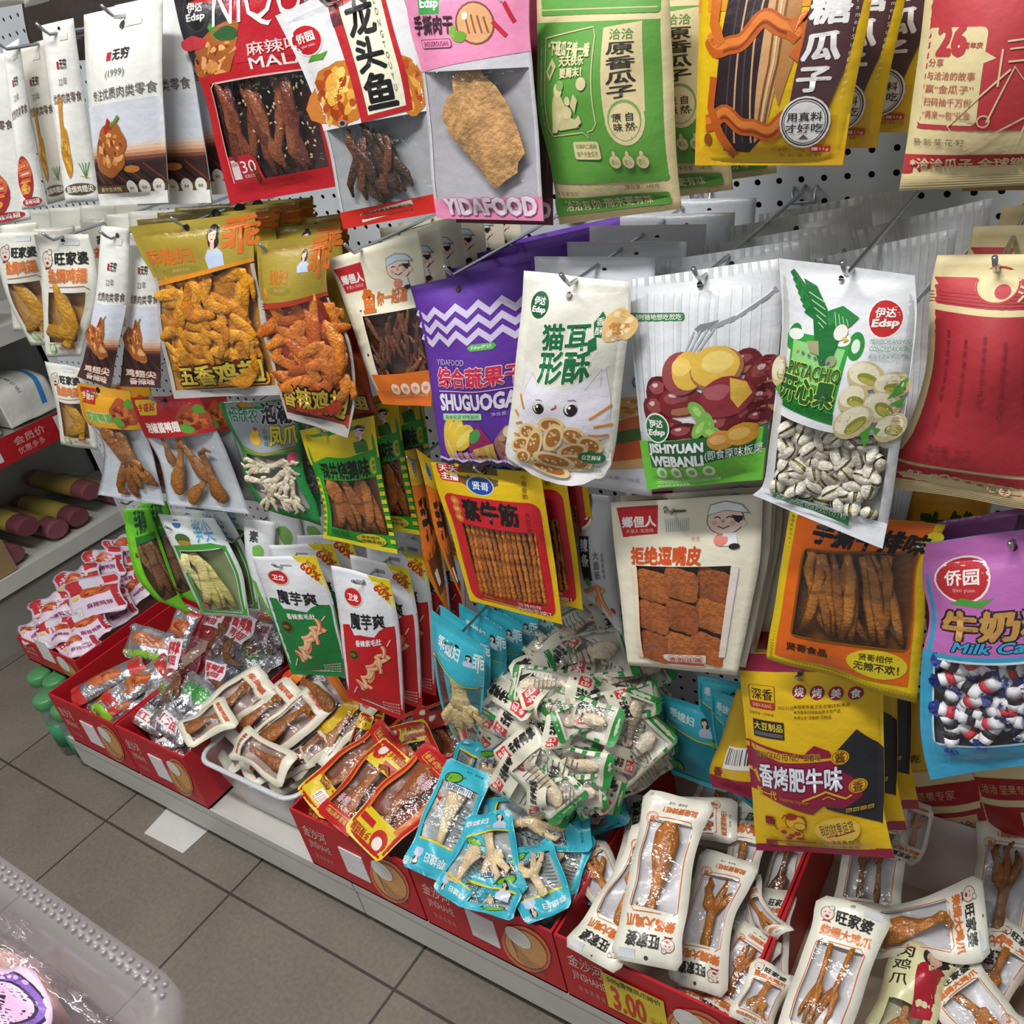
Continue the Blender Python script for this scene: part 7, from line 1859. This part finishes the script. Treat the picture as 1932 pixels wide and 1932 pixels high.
# ---------------------------------------------------------------- shelf across the aisle at the left
X = -2.3
b = empty('side_shelf', (X - .2, .1, 0), 'white steel shelf unit at the left edge with tissue packs and red price strip', 'shelf')
sw = mat('c8c8c0', 'd')
for z in (.225, .60, .885):
    kid('shelf_board', b, [((X - .42, -.8, z - .035), (X, .42, z)), ((X - .002, -.8, z - .045), (X + .006, .42, z + .004))], sw)
kid('back_panel', b, [((X - .46, -.8, .0), (X - .43, .42, 1.2))], mat('b8b8b4', 'd'))
kid('post', b, [((X - .47, .42, 0), (X - .42, .46, 1.4))], mat('3a3a3a', 'm'))
kid('kick_board', b, [((X - .03, -.8, 0), (X - .01, .42, .19))], mat('8e8a82', 'd'))
S = Surf([(X + .012, -.8, .61), (X + .012, -.8, .53)], [(X + .012, .42, .61), (X + .012, .42, .53)], (1, 0, 0), 0, wr=0, org=b.location)
A = Art(S, .0006); A.mx = .1
A.r(0, 0, 1, 1, 'b42026')
for u in (.45, .68): A.t('会员价', u, .2, u + .08, .5, 'd8a0a0', .02); A.t('优惠多多', u, .6, u + .07, .85, 'd8a0a0', .01)
for u in (.56, .79): A.r(u, .12, u + .08, .82, 'dcdcdc'); A.t('8元', u + .015, .25, u + .065, .7, '3a3a3c', .01)
k = MB(); k.add(A.V, A.F, A.mats[0]); k.mats = A.mats; k.M = list(A.M)
link('price_strip', mesh('price_strip', k.V, k.F, k.mats, k.M), b)
# soft tissue packs
def tissue(y, lab, z=.605, x0=X - .34, blue='3a8ad0'):
    r = empty('tissue_pack', (X - .18, y, z), lab, 'tissue pack', 'tissue packs on the red strip shelf')
    L2 = [(x0, y - .075, z + .12), (X - .03, y - .08, z + .11), (X - .01, y - .08, z + .01)]
    R2 = [(x0, y + .075, z + .12), (X - .03, y + .08, z + .11), (X - .01, y + .08, z + .01)]
    S = Surf(L2, R2, (.45, 0, 1), .012, wr=.001, seed=int(y * 50) % 9, org=r.location)
    A = Art(S)
    A.p([(.78, 0), (.9, 0), (.95, .5), (.82, .95), (.72, .95), (.86, .5)], blue); A.t('心相惠', .25, .1, .8, .2, 'c84848', .03); A.tv('可湿水面巾纸', .4, .4, .47, .85, '6a6e74', 0)
    mb = body(S, 'e2e2da', 'g')
    n = len(mb.V); mb.V += [tuple(v) for v in A.V]; mb.F += [tuple(i + n for i in f) for f in A.F]; mb.M += [mb.mi(A.mats[i]) for i in A.M]
    link('wrapper', mesh('wrapper', mb.V, mb.F, mb.mats, mb.M), r)
    k = MB(); k.box((x0 - r.location[0], -.07, .004), (X - .035 - r.location[0], .07, .105), mat('dcdcd6', 'p'))
    link('tissue_stack', mesh('tissue_stack', k.V, k.F, k.mats, k.M, False), r)
tissue(.13, 'white tissue pack with a blue curve, right one on the red strip shelf')
tissue(-.06, 'white tissue pack with a blue curve, left one on the red strip shelf')
tissue(-.26, 'tissue pack at the far left of the red strip shelf')
# rolls in dull pink wrappers
rr_ = random.Random(3)
for i in range(6):
    y = .27 - .075 * i; zz = .228 + (.055 if i % 3 == 1 else 0)
    r = empty('wrapped_roll', (X - .2, y, zz), 'dull pink wrapped roll, ' + ['nearest the gondola on the lowest side shelf', 'second from the gondola, raised on its neighbours', 'third from the gondola on the lowest side shelf', 'fourth from the gondola, behind the carton', 'fifth roll, mostly behind the brown carton', 'last roll, deep at the left edge'][i], 'roll', 'wrapped rolls on the lowest side shelf')
    k = MB()
    k.tube([(-.2, 0, .035), (-.19, 0, .036), (.16, 0, .036), (.17, 0, .035)], [.033, .036, .036, .033], mat(('7c4450', '8a525a')[i % 2], 'g'), 24, .8)
    link('wrapper', mesh('wrapper', k.V, k.F, k.mats, k.M, False), r)
    k = MB(); k.tube([(-.15, 0, .0365), (.1, 0, .0365)], .0366, mat(('b8a850', 'a08a48')[i % 2], 'g'), 24, .8, False)
    link('band', mesh('band', k.V, k.F, k.mats, k.M), r)
r = empty('brown_carton', (X - .12, -.28, .228), 'open brown cardboard box at the left edge on the lowest side shelf', 'carton')
kid('front_panel', r, [((X - .02, -.5, .228), (X - .014, -.12, .33))], mat('9a8058', 'p'))
kid('side_panel', r, [((X - .3, -.126, .228), (X - .02, -.12, .33))], mat('9a8058', 'p'))
kid('bottom_panel', r, [((X - .3, -.5, .226), (X - .02, -.126, .23))], mat('8a7048', 'p'))
r = empty('snack_carton', (X - .2, .2, .888), 'pale carton on the upper side shelf at the left edge', 'carton')
kid('box_body', r, [((X - .34, -.1, .888), (X - .06, .16, 1.02))], mat('d8d4c0', 'p'))
kid('label_panel', r, [((X - .059, -.06, .91), (X - .057, .12, .99))], mat('c8b048', 'p'))
# dark bottle seen in the gap, and capped bottles by the base shelf
def bottle(x, y, z, h, rad, glass, cap, label, lab, cat='bottle', group=None):
    r = empty('drink_bottle', (x, y, z), lab, cat, group)
    def part(n, prof, m):
        k = MB()
        k.tube([(0, 0, a) for a, _ in prof], [b for _, b in prof], m, 20)
        return link(n, mesh(n, k.V, k.F, k.mats, k.M), r)
    part('body', [(0, rad * .8), (.004, rad), (h * .3, rad * .97), (h * .36, rad * .9), (h * .42, rad), (h * .7, rad), (h * .82, rad * .6), (h * .9, rad * .36), (h * .93, rad * .36)], glass)
    part('cap', [(h * .92, rad * .42), (h * .925, rad * .45), (h * .99, rad * .45), (h, rad * .4)], cap)
    if label: part('label', [(h * .44, rad * 1.01), (h * .68, rad * 1.01)], label)
p = atY(160, 880, .55)
bottle(p[0], .55, p[2] - .16, .32, .06, mat('4a2a18', 'g'), mat('2a2a2a', 'g'), mat('2c6a40', 'p'), 'dark brown bottle with a green label in the gap behind the duck claw packet')
k = MB(); k.box((p[0] - .4, .46, p[2] - .2), (p[0] + .16, .7, p[2] - .17), mat('3a3a3a', 'd')); tag(k.build('rear_shelf', None, (p[0], .58, p[2] - .2)), 'dark rear shelf under the brown bottle in the gap', 'shelf')
k = MB(); k.box((p[0] - .38, .47, 0), (p[0] + .14, .69, p[2] - .2), mat('242424', 'd')); tag(k.build('rear_cabinet', None, (p[0], .58, 0)), 'dark cabinet in the gap below the brown bottle', 'cabinet')
for i, (x, y) in enumerate(((72, 1268), (102, 1278), (84, 1312), (118, 1330))):
    p = atZ(x, y, .175)
    def jar(x, y, lab):
        r = empty('capped_bottle', (x, y, 0), lab, 'bottle', 'green capped bottles by the base shelf')
        for n, prof, m in (('body', [(0, .026), (.004, .03), (.12, .03), (.145, .026), (.152, .024)], mat('dce8e4', 'c')), ('cap', [(.15, .03), (.152, .031), (.172, .031), (.176, .026)], mat('4a8a58', 'g')), ('stripe', [(.03, .0305), (.1, .0305)], mat('3a8a62', 'g'))):
            k = MB(); k.tube([(0, 0, a) for a, _ in prof], [b_ for _, b_ in prof], m, 18); link(n, mesh(n, k.V, k.F, k.mats, k.M), r)
    jar(p[0], p[1], ['green capped bottle under the pink carton, leftmost', 'green capped bottle under the pink carton, right of the leftmost', 'green capped bottle nearest the aisle by the shelf end', 'green capped bottle against the end of the base shelf'][i])
# ---------------------------------------------------------------- clear basket in the foreground
Z = .92
P = [atZ(x, y, Z) for x, y in ((0, 1640), (262, 1800), (352, 1860))]
yb = float(np.mean([p[1] for p in P]))
xr = atZ(378, 1900, Z)[0]
r = empty('clear_basket', (xr - .2, yb - .15, Z - .2), 'clear plastic basket with a dotted rim in the foreground at bottom left', 'basket')
cm = mat('f0eef2', 'c')
def lp(x0, x1, y0, y1, z, c, k=5):
    Q = []
    for cx, cy, a0 in ((x1 - c, y0 + c, -90), (x1 - c, y1 - c, 0), (x0 + c, y1 - c, 90), (x0 + c, y0 + c, 180)):
        for i in range(k + 1):
            a = math.radians(a0 + 90 * i / k); Q.append((cx + c * math.cos(a), cy + c * math.sin(a), z))
    return Q
prof = [lp(xr - .4, xr - .05, yb - .28, yb - .03, Z - .2, .03), lp(xr - .42, xr - .03, yb - .3, yb - .018, Z - .02, .035), lp(xr - .422, xr - .016, yb - .305, yb - .012, Z - .002, .035), lp(xr - .435, xr, yb - .32, yb + .002, Z, .04), lp(xr - .436, xr + .001, yb - .321, yb + .003, Z - .012, .04)]
n = len(prof[0]); V = sum(prof, [])
Fs = [(a * n + i, a * n + (i + 1) % n, (a + 1) * n + (i + 1) % n, (a + 1) * n + i) for a in range(4) for i in range(n)] + [tuple(range(n - 1, -1, -1))]
l = np.array(r.location)
link('tub', mesh('tub', [np.array(v) - l for v in V], Fs, cm), r)
k = MB()
dm = mat('e8e6ea', 'c')
for i in range(44):
    x = xr - .42 + .009 * i
    for s_ in (0, 1):
        k.tube([(x + .0045 * s_, yb - .003 - .0055 * s_, Z), (x + .0045 * s_, yb - .003 - .0055 * s_, Z + .0016)], [.0024, .0012], dm, 7)
link('dotted_rim', mesh('dotted_rim', [np.array(v) - l for v in k.V], k.F, k.mats, k.M), r)
# packs lying in the basket
def pack(label, rows, z, base, art=None, kind='g', T=.012, film=None, n=(0, -.1, 1)):
    return bag('basket_packet', label, 'packet', rows, None, n, z, T=T, base=base, kind=kind, art=art, film=film, wr=.004, seal=(.05, .05, .05))
pack('clear crinkled bag lying in the foreground basket', [(-40, 1700, 90, 1760), (-40, 1800, 150, 1850), (-30, 1900, 240, 1930), (-20, 1990, 300, 1990)], Z - .07, 'e8e0e4', film='f4eef2', T=.02)
def art_paw(a):
    a.e(.5, .5, .46, .46, '2c2038'); a.e(.5, .5, .42, .42, '7a58a8'); a.e(.47, .55, .36, .36, '2c2038'); a.e(.46, .56, .33, .33, 'd8b0cc')
    for i in range(5): a.e(.3 + .12 * i, .14 + .02 * (i - 2) ** 2, .05, .03, 'b8a0d8')
pack('purple edged pink round badge packet in the foreground basket', [(-60, 1800, 70, 1835), (-70, 1880, 95, 1900), (-70, 1960, 80, 1985)], Z - .04, 'c8b0c8', art_paw, T=.006)
pack('orange brown snack packet under the badge in the foreground basket', [(-60, 1770, 60, 1800), (-60, 1990, 190, 2010)], Z - .1, 'b49a8c', None, T=.01)
pack('small pale packet corner under the rim of the foreground basket', [(420, 1915, 470, 1920), (415, 1990, 480, 1990)], Z - .16, 'b8a8a8', None, T=.004) if 0 else None
